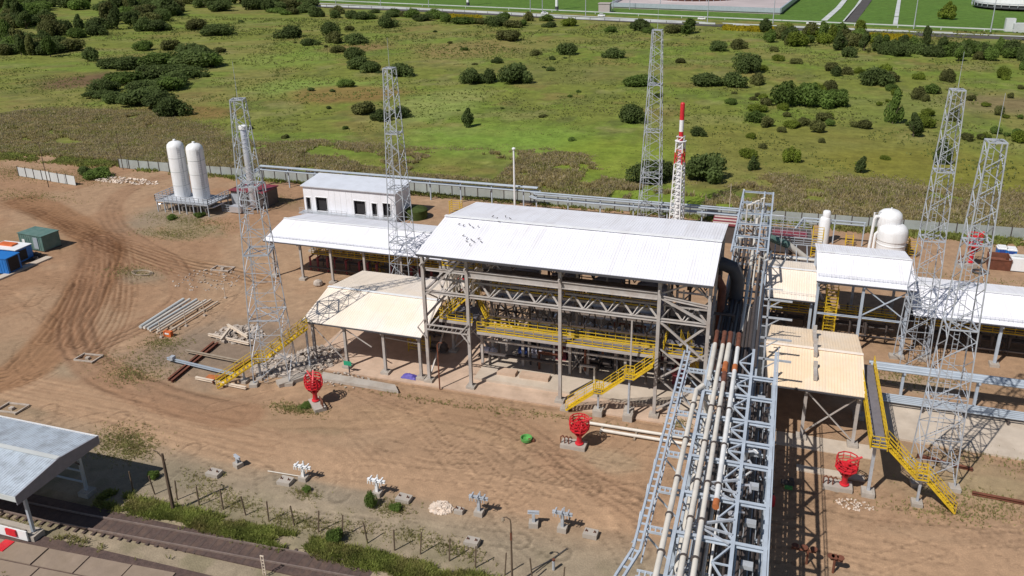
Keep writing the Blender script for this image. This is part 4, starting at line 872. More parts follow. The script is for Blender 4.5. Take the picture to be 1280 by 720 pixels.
# ------------------------------------------------------------------ fire monitors: red basket towers
def monitor(name, label, loc, Hh=3.3, rb_=.95, group=None, rnd=False):
    T = thing(name, label, 'fire monitor', (0, 0, 0), group)
    MB().box(-.55, 0, -.1, 2.5, 1.3, .5).build('plinth', 'concrete', T)
    MB().lathe([(.42, .45), (.42, .55), (.30, .6), (.24, Hh-2.1), (.34, Hh-1.9), (.34, Hh-1.6), (.22, Hh-1.55), (.18, Hh-.6)], (0, 0, 0), 16).build('pedestal', 'red', T, True)
    m = MB(); n = 10
    def ring(r, z, w_=.06):
        for k in range(n): a = 2*PI*k/n; b_ = 2*PI*(k+1)/n; m.bar((r*math.cos(a), r*math.sin(a), z), (r*math.cos(b_), r*math.sin(b_), z), w_)
    if rnd:
        pr = [(.4, Hh-1.65), (.7, Hh-1.45), (.95, Hh-1.1), (1.02, Hh-.65), (1.0, Hh-.3), (.95, Hh-.02)]
        for (r, z) in pr[2:]: ring(r, z, .05)
        for k in range(n):
            a = 2*PI*k/n
            for (ra, za), (rb2, zb) in zip(pr, pr[1:]):
                if k % 3 == 0 and za > Hh-.7: continue
                m.bar((ra*math.cos(a), ra*math.sin(a), za), (rb2*math.cos(a+.1), rb2*math.sin(a+.1), zb), .055)
        for k in range(5):
            a = k*1.27; m.bar((.9*math.cos(a), .9*math.sin(a), Hh-1.0), (.3*math.cos(a+2), .3*math.sin(a+2), Hh-.1), .09)
        m.bar((-.6, .3, Hh-.6), (.3, -.2, Hh+.55), .16)
    ring(.45, Hh-1.7, .09); ring(rb_, Hh-1.05, .1); ring(rb_, Hh-.7, .05); ring(rb_, Hh-.35, .05); ring(rb_, Hh, .08)
    for k in range(n): a = 2*PI*k/n; c, s_ = math.cos(a), math.sin(a); m.bar((.4*c, .4*s_, Hh-1.7), (rb_*c, rb_*s_, Hh-1.05), .08); m.bar((rb_*c, rb_*s_, Hh-1.05), (rb_*c, rb_*s_, Hh), .06)
    m.build('basket', 'red', T)
    MB().lathe([(.4, Hh-1.12), (rb_*.95, Hh-1.06), (rb_*.95, Hh-1.03), (.2, Hh-1.02)], (0, 0, 0), n).build('basket_floor', 'red', T)
    m = MB(); m.path([(0, 0, Hh-.7), (.1, 0, Hh-.35), (.5, .1, Hh-.2), (1.2, .25, Hh+.15)], .1, 10); m.lathe([(.16, -.15), (.22, 0), (.16, .2)], (.1, 0, Hh-.5), 12); m.build('nozzle', 'red', T, True)
    for k in range(3):
        x = -1.0-k*.4; MB().path([(x, -.3, .4), (x, -.3, 1.1), (x+.2, -.3, 1.25), (x+.35, -.3, 1.05)], .06, 8).build('standpipe', 'rust', T, True)
    T.location = loc; return T
MG = 'red fire monitor towers'
mo = monitor('fire_monitor', 'red basket monitor tower standing in front of the yellow stairs of the tall building', (-16.0, 66.2, 0), group=MG, rnd=True)
dup(mo, (-45.4, 65.8, 0), 2.4, 'red basket monitor tower beside the slender left mast and the yellow stairs', scale=(1.05, .95, 1.03))
mo = monitor('fire_monitor', 'red basket monitor tower between the pipe rack shadow and the yellow right gangway', (8.6, 66.9, 0), group=MG)
dup(mo, (7.8, 90.6, 0), .3, 'red basket monitor standing in the shade before the tall white canopy', scale=(1, 1, .9))
dup(mo, (-38.6, 91.2, 0), .3, 'red basket monitor half hidden behind the left end of the tall building', scale=(1, 1, 1.4))
x, y, _ = P(1212, 333); dup(mo, (x, y, 0), .3, 'tallest red monitor tower beyond the right masts near the blue cabins', scale=(1.1, 1.1, 1.55))

# ------------------------------------------------------------------ white blockhouse
HU = thing('blockhouse', 'white clad blockhouse with dark doorways behind the long rear canopy', 'building', (-71.8, 124, 0))
x0, x1, y0, y1, zt = -81.2, -62.8, 121.6, 127.6, 5.5
w_ = MB()
ops = [(-80.3, .9, .9, 2.4), (-77.6, 2.3, .9, 2.6), (-69.9, 2.3, .9, 2.6), (-67.0, 1.0, .9, 2.4), (-64.6, 1.5, .9, 2.6)]
xx = x0
for cx, ww, zb, hh in ops:
    w_.box((xx+cx-ww/2)/2, y0+.1, 0, cx-ww/2-xx, .2, zt); w_.box(cx, y0+.1, 0, ww, .2, zb); w_.box(cx, y0+.1, zb+hh, ww, .2, zt-zb-hh); xx = cx+ww/2
w_.box((xx+x1)/2, y0+.1, 0, x1-xx, .2, zt); w_.box(x0+.1, (y0+y1)/2, 0, .2, y1-y0-.4, zt); w_.box(x1-.1, (y0+y1)/2, 0, .2, y1-y0-.4, zt); w_.box((x0+x1)/2, y1-.1, 0, x1-x0, .2, zt)
w_.build('wall', 'wall_white', HU)
m = MB(); 
for k in range(int((x1-x0)/1.15)):
    if any(abs(x0+.6+k*1.15-cx) < ww/2+.05 for cx, ww, zb, hh in ops): continue
    m.box(x0+.6+k*1.15, y0-.012, .3, .05, .02, zt-.4)
m.build('panel_joints', 'white', HU)
m = MB(); m.add([(x0-.3, y0-.35, zt-.1), (x1+.3, y0-.35, zt-.1), (x1+.3, y1+.3, zt+.45), (x0-.3, y1+.3, zt+.45), (x0-.3, y0-.35, zt+.05), (x1+.3, y0-.35, zt+.05), (x1+.3, y1+.3, zt+.6), (x0-.3, y1+.3, zt+.6)], [(0, 3, 2, 1), (4, 5, 6, 7), (0, 1, 5, 4), (1, 2, 6, 5), (2, 3, 7, 6), (3, 0, 4, 7)]); m.build('roof', 'roof_hut', HU)
for k, (cx, ww, zb, hh) in enumerate(ops):
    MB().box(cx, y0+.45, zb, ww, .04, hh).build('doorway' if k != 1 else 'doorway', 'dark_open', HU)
    m = MB(); m.box(cx-ww/2-.04, y0-.03, zb, .1, .08, hh); m.box(cx+ww/2+.04, y0-.03, zb, .1, .08, hh); m.box(cx, y0-.03, zb+hh, ww+.2, .08, .1); m.build('door_frame', 'white', HU)
MB().box((x0+x1)/2, y0-1.0, .75, x1-x0+.4, 1.7, .12).build('porch', 'galv', HU)
for xa, xb_ in ((x0, -78.6), (-75.6, -71.6), (-68, x1)): m = MB(); railing(m, [(xa, y0-1.8, .85), (xb_, y0-1.8, .85)], 1.05, .9, .02); m.build('porch_rail', 'galv', HU)
for k in range(9): MB().bar((x0+.5+k*2.2, y0-1.7, 0), (x0+.5+k*2.2, y0-1.7, .75), .12).build('porch_post', 'galv', HU)
tag(MB().lathe([(1.9, 0), (2.0, 1.6), (1.6, 1.9), (.3, 2.0)], P(521, 272, 0), 20).build('dark_tank', 'leaf_dark', None, True), 'low dark rounded tank at the right end of the white blockhouse', 'tank')

# ------------------------------------------------------------------ two white storage tanks on their railed skid
TG = 'twin white upright tanks'
for k, (x, y) in enumerate(((-106.0, 119.6), (-101.3, 119.0))):
    T = thing('upright_tank', ['tall white upright tank, the left one of the pair', 'tall white upright tank, the right one of the pair'][k], 'tank', (x, y, 0), TG)
    sh = MB().lathe([(.9, 1.5), (1.35, 1.8), (1.52, 2.3), (1.52, 11.6), (1.40, 12.1), (1.0, 12.5), (.4, 12.7), (.01, 12.75)], (x, y, 0), 28).build('shell', 'white', T, True)
    for a in range(4): MB().bar((x+1.1*math.cos(a*PI/2+.7), y+1.1*math.sin(a*PI/2+.7), .2), (x+1.1*math.cos(a*PI/2+.7), y+1.1*math.sin(a*PI/2+.7), 2.2), .2).build('leg', 'galv', T)
    MB().lathe([(.25, 12.7), (.25, 12.95), (.2, 13.0)], (x, y, 0), 10).build('top_nozzle', 'white', sh, True)
    for z in (4.4, 7.0, 9.6): MB().lathe([(1.525, z), (1.545, z+.03), (1.545, z+.09), (1.525, z+.12)], (x, y, 0), 28).build('weld_band', 'kerb_white', sh, True)
    m = MB(); m.bar((x+1.5, y-.62, 2.2), (x+1.45, y-.6, 11.9), .05); m.bar((x+1.2, y-1.1, 2.2), (x+1.17, y-1.1, 11.9), .05)
    for q in range(24): m.bar((x+1.49, y-.62, 2.4+q*.4), (x+1.19, y-1.1, 2.4+q*.4), .035)
    m.build('ladder', 'galv', T)
    MB().path([(x+1.6, y-.4, .6), (x+1.6, y-.4, 3.6), (x+1.2, y-.4, 3.8)], .07, 8).build('drain_pipe', 'galv', T, True)
T = thing('steel_platform', 'grey railed pipe platform round the feet of the twin white tanks', 'platform', (-103, 118.5, 0))
MB().box(-103.2, 118.6, 2.0, 11.5, 6.0, .1).build('deck', 'galv', T)
m = MB(); railing(m, [(-97.4, 121.6, 2.1), (-97.4, 115.6, 2.1), (-109, 115.6, 2.1), (-109, 121.6, 2.1)], 1.2, 1.0, .05); m.build('railing', 'galv', T)
for k in range(8):
    for y in (115.7, 121.4): MB().bar((-108.8+k*1.6, y, 0), (-108.8+k*1.6, y, 2.0), .16).build('leg', 'galv', T)
m = MB()
for k in range(7): m.path([(-109+k*1.7, 116.4, .2), (-109+k*1.7, 116.4, 1.2+.2*(k % 3)), (-107.6+k*1.7, 116.8, 1.4), (-107.4+k*1.7, 120, 1.4)], .12, 8)
m.build('piping', 'silver', T, True)
T = thing('steel_shelter', 'dark shed with maroon roof between the twin tanks and the silver stack', 'shed', (-93.5, 124, 0))
MB().box(-93.6, 124.2, 0, 7.0, 4.6, 3.1).build('wall', 'steel_dark', T); MB().box(-93.6, 124.2, 3.12, 7.5, 5.0, .2).build('roof', 'maroon', T); MB().box(-96.4, 121.85, .4, 1.4, .06, 2.2).build('louvre', 'galv', T)
m = MB(); railing(m, [(-97.2, 119, 0), (-90.5, 119, 0)], 1.3, 1.1, .03); m.build('hand_rail', 'galv', T)
SS = thing('silver_stack', 'leaning-looking silver stack with white cap inside a grey steel frame by the maroon shed', 'stack', (-89.2, 119.2, 0))
a = P(318, 262); bx, by = a[0], a[1]; SS.location = (bx, by, 0); OFF[SS.name] = (bx, by, 0)
MB().lathe([(.62, .4), (.62, 15.2), (.56, 15.3)], (bx, by, 0), 18).build('flue', 'silver', SS, True); MB().lathe([(.78, 15.3), (.8, 15.9), (.3, 16.05)], (bx, by, 0), 16).build('cap', 'white', SS, True)
for k in range(24): pass
m = MB()
for k in range(12): m.path([(bx+.66*math.cos(t*.6+k), by+.66*math.sin(t*.6+k), 3+k*1.02+t*.16) for t in range(7)], .03, 5)
m.build('strake', 'galv', SS, True)
for sx in (-1.7, 1.9):
    for sy in (-1.6, 1.6): MB().bar((bx+sx, by+sy, 0), (bx+sx, by+sy, 5.0), .18).build('frame_post', 'galv', SS)
m = MB()
for z in (2.3, 5.0):
    for sy in (-1.6, 1.6): m.bar((bx-1.7, by+sy, z), (bx+1.9, by+sy, z), .14)
    for sx in (-1.7, 1.9): m.bar((bx+sx, by-1.6, z), (bx+sx, by+1.6, z), .14)
m.bar((bx-1.7, by-1.6, .2), (bx+1.9, by-1.6, 2.3), .08); m.bar((bx-1.7, by-1.6, 2.3), (bx+1.9, by-1.6, 5), .08); m.build('frame_beams', 'galv', SS)
MB().box(bx-2.0, by-2.2, .2, 2.4, 1.6, 1.1).build('burner_box', 'silver', SS)

# ------------------------------------------------------------------ pipelines along the back fence
T = thing('overhead_pipeline', 'long overhead grey pipeline on posts along the back fence left of the goose-neck', 'pipeline', (-60, 136, 0))
for k, (dy, z) in enumerate(((0, 4.1), (-.5, 4.1), (-.9, 3.5), (0, 3.4))): MB().tube((-99.8, 135.6+dy, z), (-41.0 if k < 2 else -40.5, 135.6+dy, z), .15, 8).build('pipe', 'pipe_grey', T, True)
x = -99.5
while x < -40: MB().bar((x, 135.3, 0), (x, 135.3, 4.0), .2).build('post', 'blue_paint', T); MB().bar((x, 134.5, 3.2), (x, 136, 3.2), .14).build('cross_arm', 'blue_paint', T); x += 6.2
for k in range(3): MB().path([(-99.6, 135.4-k*.4, 4.0-k*.3), (-100.2, 134.6-k*.4, 3.6-k*.3), (-100.6, 131-k, 3.3), (-94, 124.5, 3.1+k*.2)], .13, 8).build('pipe', 'pipe_grey', T, True)
T = thing('overhead_pipeline', 'overhead grey pipeline behind the big roof reaching right to the pipe rack', 'pipeline', (-20, 135, 0))
for k, (dy, z) in enumerate(((0, 4.1), (-.5, 4.0), (-.9, 3.3), (0, 3.2))): MB().path([(-41.4 if k < 2 else -42, 134.2+dy, z-.3), (-41, 134.2+dy, z-.6), (-5.2, 134.2+dy, z-.6)] if k else [(-42, 134.2, 3.6), (-5.2, 134.2, 3.6)], .15, 8).build('pipe', 'pipe_grey', T, True)
x = -40.8
while x < -5: MB().bar((x, 133.9, 0), (x, 133.9, 3.4), .2).build('post', 'blue_paint', T); x += 5.9
for k in range(3): MB().path([(-5.2, 134.2-k*.5, 3.6-.5*k), (-4.2, 119.2, 11.6-k*.9)], .14, 8).build('riser_pipe', 'pipe_grey', T, True)
x, y, _ = P(1044, 313)
T = thing('overhead_pipeline', 'short grey pipe frame behind the thin white vessel right of the rack', 'pipeline', (x, 132, 0))
for z in (3.4, 3.9): MB().path([(2.6, 128.0, 1.0), (5.0, 131.4, z), (14.4, 131.4, z)], .14, 8).build('pipe', 'pipe_grey', T, True)
for xx in (5.2, 9.8, 14.2): MB().bar((xx, 131.3, 0), (xx, 131.3, 3.9), .18).build('post', 'blue_paint', T)

# back fence
def fence(nm, label, pts, h=2.0, sp=2.6, mt='fence_panel'):
    T = thing(nm, label, 'fence', (*pts[0], 0))
    for a, b_ in zip(pts, pts[1:]):
        a = Vector((*a, 0)); b_ = Vector((*b_, 0)); L = (b_-a).length; n = round(L/sp)
        for k in range(n):
            p = a.lerp(b_, k/n); q = a.lerp(b_, (k+1)/n); dz = rl.uniform(-.05, .05)
            m = MB(); m.bar(p+Vector((0, 0, h/2+dz)), q+Vector((0, 0, h/2+dz)), .07, h-.15); m.build('panel', mt, T)
            MB().bar(p-Vector((0, .05, .2)), p+Vector((0, -.05, h+.15)), .13).build('post', 'steel_dark', T)
    return T
fence('panel_fence', 'long grey panel fence running behind the whole plant to the right edge', [P(150, 210)[:2], (-107, 138.9), (-30, 138.2), (48, 141.4)], 2.1, 2.7)
a, b_ = P(24, 220), P(95, 232); fence('panel_fence', 'short stray piece of pale grey panel fence in the weeds at far left', [a[:2], b_[:2]], 2.1, 2.7, 'kerb_white')

# red and white stack
x, y = -15.1, 130.0
T = thing('flare_stack', 'red and white banded stack in a white lattice frame behind the big roof', 'stack', (x, y, 0))
for z0, z1, mt in ((9.5, 15.7, 'white'), (15.7, 17.3, 'red'), (17.3, 19.2, 'white'), (19.2, 21.8, 'red')):
    MB().lathe([(.36, z0), (.36, z1)]+([(.2, z1+.2)] if z1 > 21 else []), (x, y, 0), 14).build('flue_band', mt, T, True)
MB().lathe([(.4, 0), (.4, 9.5)], (x, y, 0), 14).build('flue_band', 'white', T, True)
for k in range(4):
    a = k*PI/2+.5; c, s_ = math.cos(a), math.sin(a)
    for z0, z1, mt in ((0, 12.0, 'white'), (12.0, 13.9, 'red'), (13.9, 15.8, 'white')): 
        r0, r1 = lerp(1.35, .75, z0/16), lerp(1.35, .75, z1/16); MB().bar((x+r0*c, y+r0*s_, z0), (x+r1*c, y+r1*s_, z1), .17).build('frame_leg', mt, T)
z = 0; 
while z < 15.6:
    m = MB(); r0, r1 = lerp(1.35, .75, z/16), lerp(1.35, .75, (z+1.1)/16)
    for k in range(4):
        a, b_ = k*PI/2+.5, (k+1)*PI/2+.5; m.bar((x+r0*math.cos(a), y+r0*math.sin(a), z), (x+r1*math.cos(b_), y+r1*math.sin(b_), z+1.1), .1); m.bar((x+r1*math.cos(a), y+r1*math.sin(a), z+1.1), (x+r1*math.cos(b_), y+r1*math.sin(b_), z+1.1), .1)
    m.build('frame_bracing', 'red' if 11.6 < z < 13.4 else 'white', T); z += 1.1
MB().lathe([(.95, 15.7), (.95, 15.8)], (x, y, 0), 12).build('collar', 'white', T)
T = thing('white_pole', 'single slim white pole standing behind the left end of the big roof', 'pole', (-45, 134, 0))
MB().lathe([(.2, 0), (.16, 11.2), (.16, 11.4)], (-45, 134, 0), 10).build('shaft', 'white', T, True); MB().lathe([(.32, 11.4), (.34, 11.6), (.1, 11.75)], (-45, 134, 0), 10).build('cap', 'white', T, True)
x, y, _ = P(910, 282); tag(MB().lathe([(.07, 0), (.04, 7.5)], (x, y, 0), 6).build('thin_pole', 'plank'), 'thin pale pole beside the sloping pipes at the rear corner of the rack', 'pole')

# white process vessels at right
T = thing('process_vessel', 'fat white double bulb process vessel with side pipes behind the tall right canopy', 'vessel', (17.6, 127.2, 0))
x, y = 17.9, 127.6
MB().lathe([(1.95, 0), (1.95, .4), (2.05, .5), (2.1, 2.9), (2.2, 3.0), (2.2, 4.3), (2.05, 4.8), (1.7, 5.2), (1.3, 5.4)], (x, y, 0), 30).build('lower_shell', 'white', T, True)
MB().lathe([(1.6, 4.4), (1.8, 4.9), (1.8, 6.2), (1.65, 6.8), (1.2, 7.2), (.5, 7.4), (.01, 7.45)], (x-.55, y+.9, 0), 30).build('upper_dome', 'white', T, True)
MB().lathe([(2.09, 2.2), (2.14, 2.25), (2.14, 2.4), (2.09, 2.45)], (x, y, 0), 30).build('stiffener_ring', 'white', T, True)
MB().path([(x-3.1, y-.2, .1), (x-2.8, y, 6.0), (x-2.6, y, 6.4), (x-1.2, y+.6, 6.2)], .22, 10).build('side_pipe', 'white', T, True); MB().path([(x-2.5, y-.3, .1), (x-2.4, y-.2, 3.6), (x-2.1, y-.2, 4.0), (x-1, y-.2, 4.1)], .2, 10).build('side_pipe', 'white', T, True)
MB().path([(x-2.9, y, 6.2), (x-2.9, y, 7.0)], .12, 8).path([(x-.5, y+.9, 7.3), (x-.5, y+.9, 7.7)], .12, 8).build('top_nozzle', 'white', T, True)
m = MB()
for z in (6.6, 7.0): m.bar((x-2.8, y, z), (x-.7, y+.8, z), .05)
for k in range(4): m.bar((x-2.6+k*.6, y+.2*k, 6.3), (x-2.6+k*.6, y+.2*k, 7.0), .04)
m.build('top_rail', 'galv', T)
x, y, _ = P(1028, 304)
T = thing('thin_vessel', 'slim white upright vessel behind the left end of the tall right canopy', 'vessel', (x, y, 0))
MB().lathe([(.85, 0), (.85, 4.1), (.7, 4.4), (.45, 4.5)], (x, y, 0), 20).build('shell', 'white', T, True); MB().lathe([(.6, 4.4), (.62, 5.3), (.5, 5.5), (.05, 5.6)], (x+.15, y+.1, 0), 16).build('neck', 'white', T, True)
def yellow_frame(px, py, w_, h_, lab, at=None, d_=1.2):
    x, y = at if at else P(px, py)[:2]; T = thing('yellow_cage', lab, 'ladder cage', (x, y, 0))
    for sx in (-1, 1):
        for sy in (-1, 1): MB().bar((x+sx*w_/2, y+sy*d_/2, 0), (x+sx*w_/2, y+sy*d_/2, h_), .09).build('post', 'yellow', T)
    m = MB(); z = .5
    while z <= h_+.01:
        for sx in (-1, 1): m.bar((x+sx*w_/2, y-d_/2, z), (x+sx*w_/2, y+d_/2, z), .06)
        for sy in (-1, 1): m.bar((x-w_/2, y+sy*d_/2, z), (x+w_/2, y+sy*d_/2, z), .06)
        z += .42
    m.build('hoops', 'yellow', T)
yellow_frame(570, 266, 2.0, 2.4, 'yellow cage behind the left corner of the big white roof')
yellow_frame(473, 341, 1.3, 2.4, 'small yellow cage standing before the long rear left canopy')
yellow_frame(1019, 325, 1.5, 5.2, 'tall yellow caged ladder beside the slim white vessel')
yellow_frame(1061, 306, 1.1, 1.7, 'small yellow cage behind the tall right canopy roof')
yellow_frame(1130, 318, 1.0, 2.8, 'yellow cage just left, tight against the fat white vessel')
yellow_frame(1139, 320, 1.0, 2.3, 'yellow cage one step right of the cage against the fat white vessel')
yellow_frame(1042, 385, 1.3, 7.5, 'yellow ladder frame in the left bay under the tall right canopy', (7.9, 95.8))
yellow_frame(505, 440, 2.4, 1.8, 'low yellow frame on the floor under the cream roofed canopy', (-39.5, 80))

# plant behind the rack
T = thing('skid_unit', 'dark red roofed skid unit behind the pipe rack', 'skid', (3, 124, 0)); x, y, _ = P(985, 310)
MB().box(x, y, 0, 6.5, 5, 2.6).build('body', 'steel_dark', T); MB().box(x, y-.8, 2.62, 5.2, 2.6, .2).build('roof', 'maroon', T)

for d_ in (-2.6, 2.6): m = MB(); railing(m, [(x-3.3, y+d_, 2.8), (x+3.3, y+d_, 2.8)], 1.5, .9, .03); m.build('railing', 'galv', T)
x, y, _ = P(925, 300); T = thing('skid_unit', 'dark red roofed skid unit squeezed between the big roof and the rack', 'skid', (x-2, y, 0))
MB().box(x-2.6, y, 0, 3.4, 4, 3.0).build('body', 'steel_dark', T); MB().box(x-2.6, y, 3.02, 3.8, 4.4, .2).build('roof', 'maroon', T); 
for k in range(3): MB().bar((x-4.4, y-1.6+k*1.5, 3.3), (x-.8, y-1.6+k*1.5, 3.3), .16).build('roof_bar', 'pipe_cream', T)
T = thing('conveyor_pipe', 'pale green sloping pipe bridge coming down behind the beige canopy', 'pipe', (4, 112, 0))
a = P(962, 297, 5.5); b_ = P(985, 306, 4.2); c = P(1011, 326, 1.4)
MB().tube(a, b_, .55, 14).build('casing', 'green_box', T, True); MB().tube(b_, c, .5, 14).build('casing', 'pipe_cream', T, True)
for q in (b_, L3(b_, c, .6)): MB().bar((q[0], q[1], 0), (q[0], q[1], q[2]-.4), .2).build('trestle', 'galv', T)
T = thing('pipework', 'grey and cream pipework on low frames behind the beige canopy', 'pipework', (5, 112, 0))
for k in range(9):
    y = 108.5+k*1.3; r = rl.uniform(.1, .2); z = rl.uniform(1, 3.2); MB().path([(.6, y, .1), (.6, y, z), (6+rl.uniform(0, 2), y, z), (6.2+rl.uniform(0, 2), y, .1)], r, 8).build('pipe', rl.choice(('pipe_cream', 'galv', 'steel_dark')), T, True)
for k in range(5):
    x = 1+k*1.5; MB().bar((x, 108.4, 3.3), (x, 120, 3.3), .14).build('frame_beam', 'galv', T); MB().bar((x, 108.4, 0), (x, 108.4, 4.6), .14).build('frame_post', 'galv', T)
m = MB(); railing(m, [(1, 120, 3.4), (7.6, 120, 3.4), (7.6, 109, 3.4)], 1.1, 1.2, .035); m.build('railing', 'galv', T)

# cabins, crates at upper right
for k, (px, py) in enumerate(((1249, 325), (1261, 327))):
    x, y, _ = P(px, py+2); T = thing('portable_cabin', ['left', 'right'][k]+' one of two blue portable cabins with white tops near the back fence', 'cabin', (x, y, 0), 'blue portable cabins by the back fence')
    MB().box(x, y, .1, 1.25, 1.25, 2.1).build('body', 'blue_box', T); MB().box(x, y-.65, .25, .75, .05, 1.85).build('door', 'blue_dull', T)
    m = MB(); m.box(x, y, 2.2, 1.35, 1.35, .14); m.box(x, y, 2.34, 1.1, 1.1, .22); m.build('roof', 'white', T)
x, y, _ = P(1246, 334); T = thing('skip_bin', 'dark rust-red open bin in front of the blue portable cabins', 'bin', (x, y, 0))
m = MB(); m.add([(x-1.5, y-1.2, 0), (x+1.5, y-1.2, 0), (x+1.2, y+1.2, 0), (x-1.2, y+1.2, 0), (x-1.7, y-1.4, 1.7), (x+1.5, y-1.4, 1.7), (x+1.4, y+1.3, 1.9), (x-1.3, y+1.3, 1.9)], [(0, 3, 2, 1), (0, 1, 5, 4), (1, 2, 6, 5), (2, 3, 7, 6), (3, 0, 4, 7)]); m.add([(x-1.3, y-1, .4), (x+1.3, y-1, .4), (x+1.1, y+1, 1.2), (x-1.1, y+1, 1.2)], [(0, 1, 2, 3)]); m.build('tub', 'rust', T); m = MB(); m.bar((x-1.7, y-1.4, 1.7), (x+1.5, y-1.4, 1.7), .12); m.bar((x+1.5, y-1.4, 1.7), (x+1.4, y+1.3, 1.9), .12); m.build('rim', 'rust', T)
x, y, _ = P(1271, 337); T = thing('storage_box', 'pale grey box with arched top at the right edge by the rust-red bin', 'box', (x, y, 0))
MB().box(x, y, .1, 2.3, 1.8, 1.9).build('body', 'white', T); MB().path([(x-1.1, y, 2.0), (x-.6, y, 2.2), (x+.6, y, 2.2), (x+1.1, y, 2.0)], .25, 8).build('lid', 'kerb_white', T, True); MB().box(x, y, 0, 2.4, 1.9, .1).build('skid', 'steel_dark', T)
x, y, _ = P(1225, 341); T = thing('hose_coil', 'dark hose coil lying on the sand near the tall red monitor', 'hose', (x, y, 0)); MB().path([(x+1.1*math.cos(t*.5), y+.8*math.sin(t*.5), .1+.01*t) for t in range(26)], .09, 6).build('hose', 'gutter_dark', T, True)
tag(T.children[0] and T, None)
# ------------------------------------------------------------------ loading canopy over the track, lower left
SC = thing('loading_canopy', 'pale blue-grey roofed canopy over the railway track in the lower left corner', 'canopy', (-66, 43.4, 0))
m = MB(); corrugated(m, -84, -56.1, [(38.9, 5.75), (43.3, 6.35), (47.4, 5.85)], .28, .03, .1); rf = m.build('roof', 'roof_grey', SC)
MB().bar((-84, 43.3, 6.43), (-56.1, 43.3, 6.43), .45, .05).build('ridge_cap', 'kerb_white', rf)
MB().add([(-56.08, 38.8, 5.0), (-56.08, 47.5, 5.1), (-56.08, 47.5, 5.92), (-56.08, 43.3, 6.44), (-56.08, 38.8, 5.85), (-56.0, 38.8, 5.0), (-56.0, 47.5, 5.1), (-56.0, 47.5, 5.92), (-56.0, 43.3, 6.44), (-56.0, 38.8, 5.85)],
         [(4, 3, 2, 1, 0), (5, 6, 7, 8, 9), (0, 1, 6, 5), (1, 2, 7, 6), (2, 3, 8, 7), (3, 4, 9, 8), (4, 0, 5, 9)]).build('gable_fascia', 'fascia', rf)
MB().box(-70, 38.78, 5.3, 28, .06, .5).build('eave_fascia', 'kerb_white', rf); MB().box(-70, 47.52, 5.3, 28, .06, .6).build('eave_fascia', 'white', rf)
for x in (-57.6, -64, -70.5, -77):
    for y in (40.6, 46.4): MB().bar((x, y, .2), (x, y, 5.5), .24).build('column', 'pipe_grey', SC); footing(SC, x, y, 1.1, .45)
    m = MB(); m.bar((x, 40.6, 5.35), (x, 46.4, 5.45), .2, .3); m.bar((x, 46.4, 3.2), (x, 44.8, 5.3), .12); m.build('portal_beam', 'steel_dark', SC)
for z in (1.2, 2.4, 3.6): MB().bar((-84, 46.5, z), (-57.6, 46.5, z), .1, .16).build('side_rail', 'pipe_grey', SC)
T = thing('barrier_board', 'white barrier board with red panels at the platform edge under the lower left canopy', 'barrier', (-60, 40.0, 0))
MB().box(-64.0, 39.9, .12, 13.0, .12, .95).build('board', 'white', T)
for x in (-59.1, -63, -67.5): MB().box(x, 39.8, .42, 1.1, .22, .62).build('red_panel', 'red', T)
for x in (-59.1, -63): MB().box(x, 38.9, .02, 1.0, 1.2, .1).build('red_foot', 'red', T)
for x in (-57.8, -62, -66): MB().box(x, 40.1, 0, .14, .14, 1.0).build('stake', 'steel_dark', T)
tag(MB().box(-66, 41.0, -.1, 17.5, .5, .45).build('platform_edge', 'concrete'), 'low concrete platform edge between barrier board and track', 'kerb')
# railway
tag(MB().prism([(-120, 40.9), (-30, 43.2), (-15, 43.6), (-15, 46.0), (-30, 45.6), (-120, 43.9)], -.5, -.02).build('railway_ballast', 'ballast'), kind='structure')
TR_ = thing('railway_track', 'brown railway track crossing the lower left corner', 'railway track', (-60, 43.4, 0))
def ry(x, o): return 42.45+(x+56)*.072/1.0*.9+o if x > -56 else 42.45+(x+56)*.03+o
for o in (0, 1.52):
    m = MB(); xs_ = list(range(-115, -16, 3))
    for a, b_ in zip(xs_, xs_[1:]): m.bar((a, ry(a, o), .09), (b_, ry(b_, o), .09), .09, .17)
    m.build('rail', 'rail_steel', TR_)
x = -90
k = 0
while x < -18:
    MB().box(x, ry(x, .76), -.05, .26, 2.5, .045, .03).build('sleeper', 'sleeper', TR_); x += .9; k += 1
# paved apron of big slabs
tag(MB().prism([(-95, 16), (-28, 16), (-28, 41.4), (-95, 40.2)], -.5, -.05).build('apron_ground', 'ballast'), kind='structure')
S0 = thing('paving', 'weedy apron of big concrete slabs below the railway track', 'paving', (-56, 37, 0))
rs = random.Random(4); k = 0
dirx = Vector((1, .06, 0)).normalized(); diry = Vector((-.06, 1, 0)).normalized(); o0 = Vector((-57.2, 38.7, 0))
for i_ in range(-6, 10):
    for j_ in range(-5, 1):
        c = o0+dirx*i_*4.1+diry*j_*2.05+dirx*(1.0 if j_ % 2 else 0)
        if c.y < 31 or (c.x > -47.5 and c.y > 39.6): continue
        z = rs.uniform(-.02, .03)
        MB().box(c.x, c.y, -.2, 3.95, 1.9, .22+z, .06+rs.uniform(-.01, .01)).build('slab', 'apron', S0); k += 1
# fence posts along the track
FG = 'thin dark fence posts along the railway'
fp = None
for k, x in enumerate(np.arange(-53.9, -11.5, 2.42)):
    tl = rs.uniform(-.09, .09)
    if fp is None:
        fp = MB().bar((0, 0, -.2), (0, 0, 2.15), .09).build('fence_post', 'wood_dark'); tag(fp, 'thin dark wooden fence post in the row between the dirt road and the railway', 'post', FG); fp.location = (x, 48, 0)
    else: dup(fp, (x+rs.uniform(-.1, .1), 48+rs.uniform(-.15, .15), 0)).rotation_euler = (tl, rs.uniform(-.08, .08), 0)
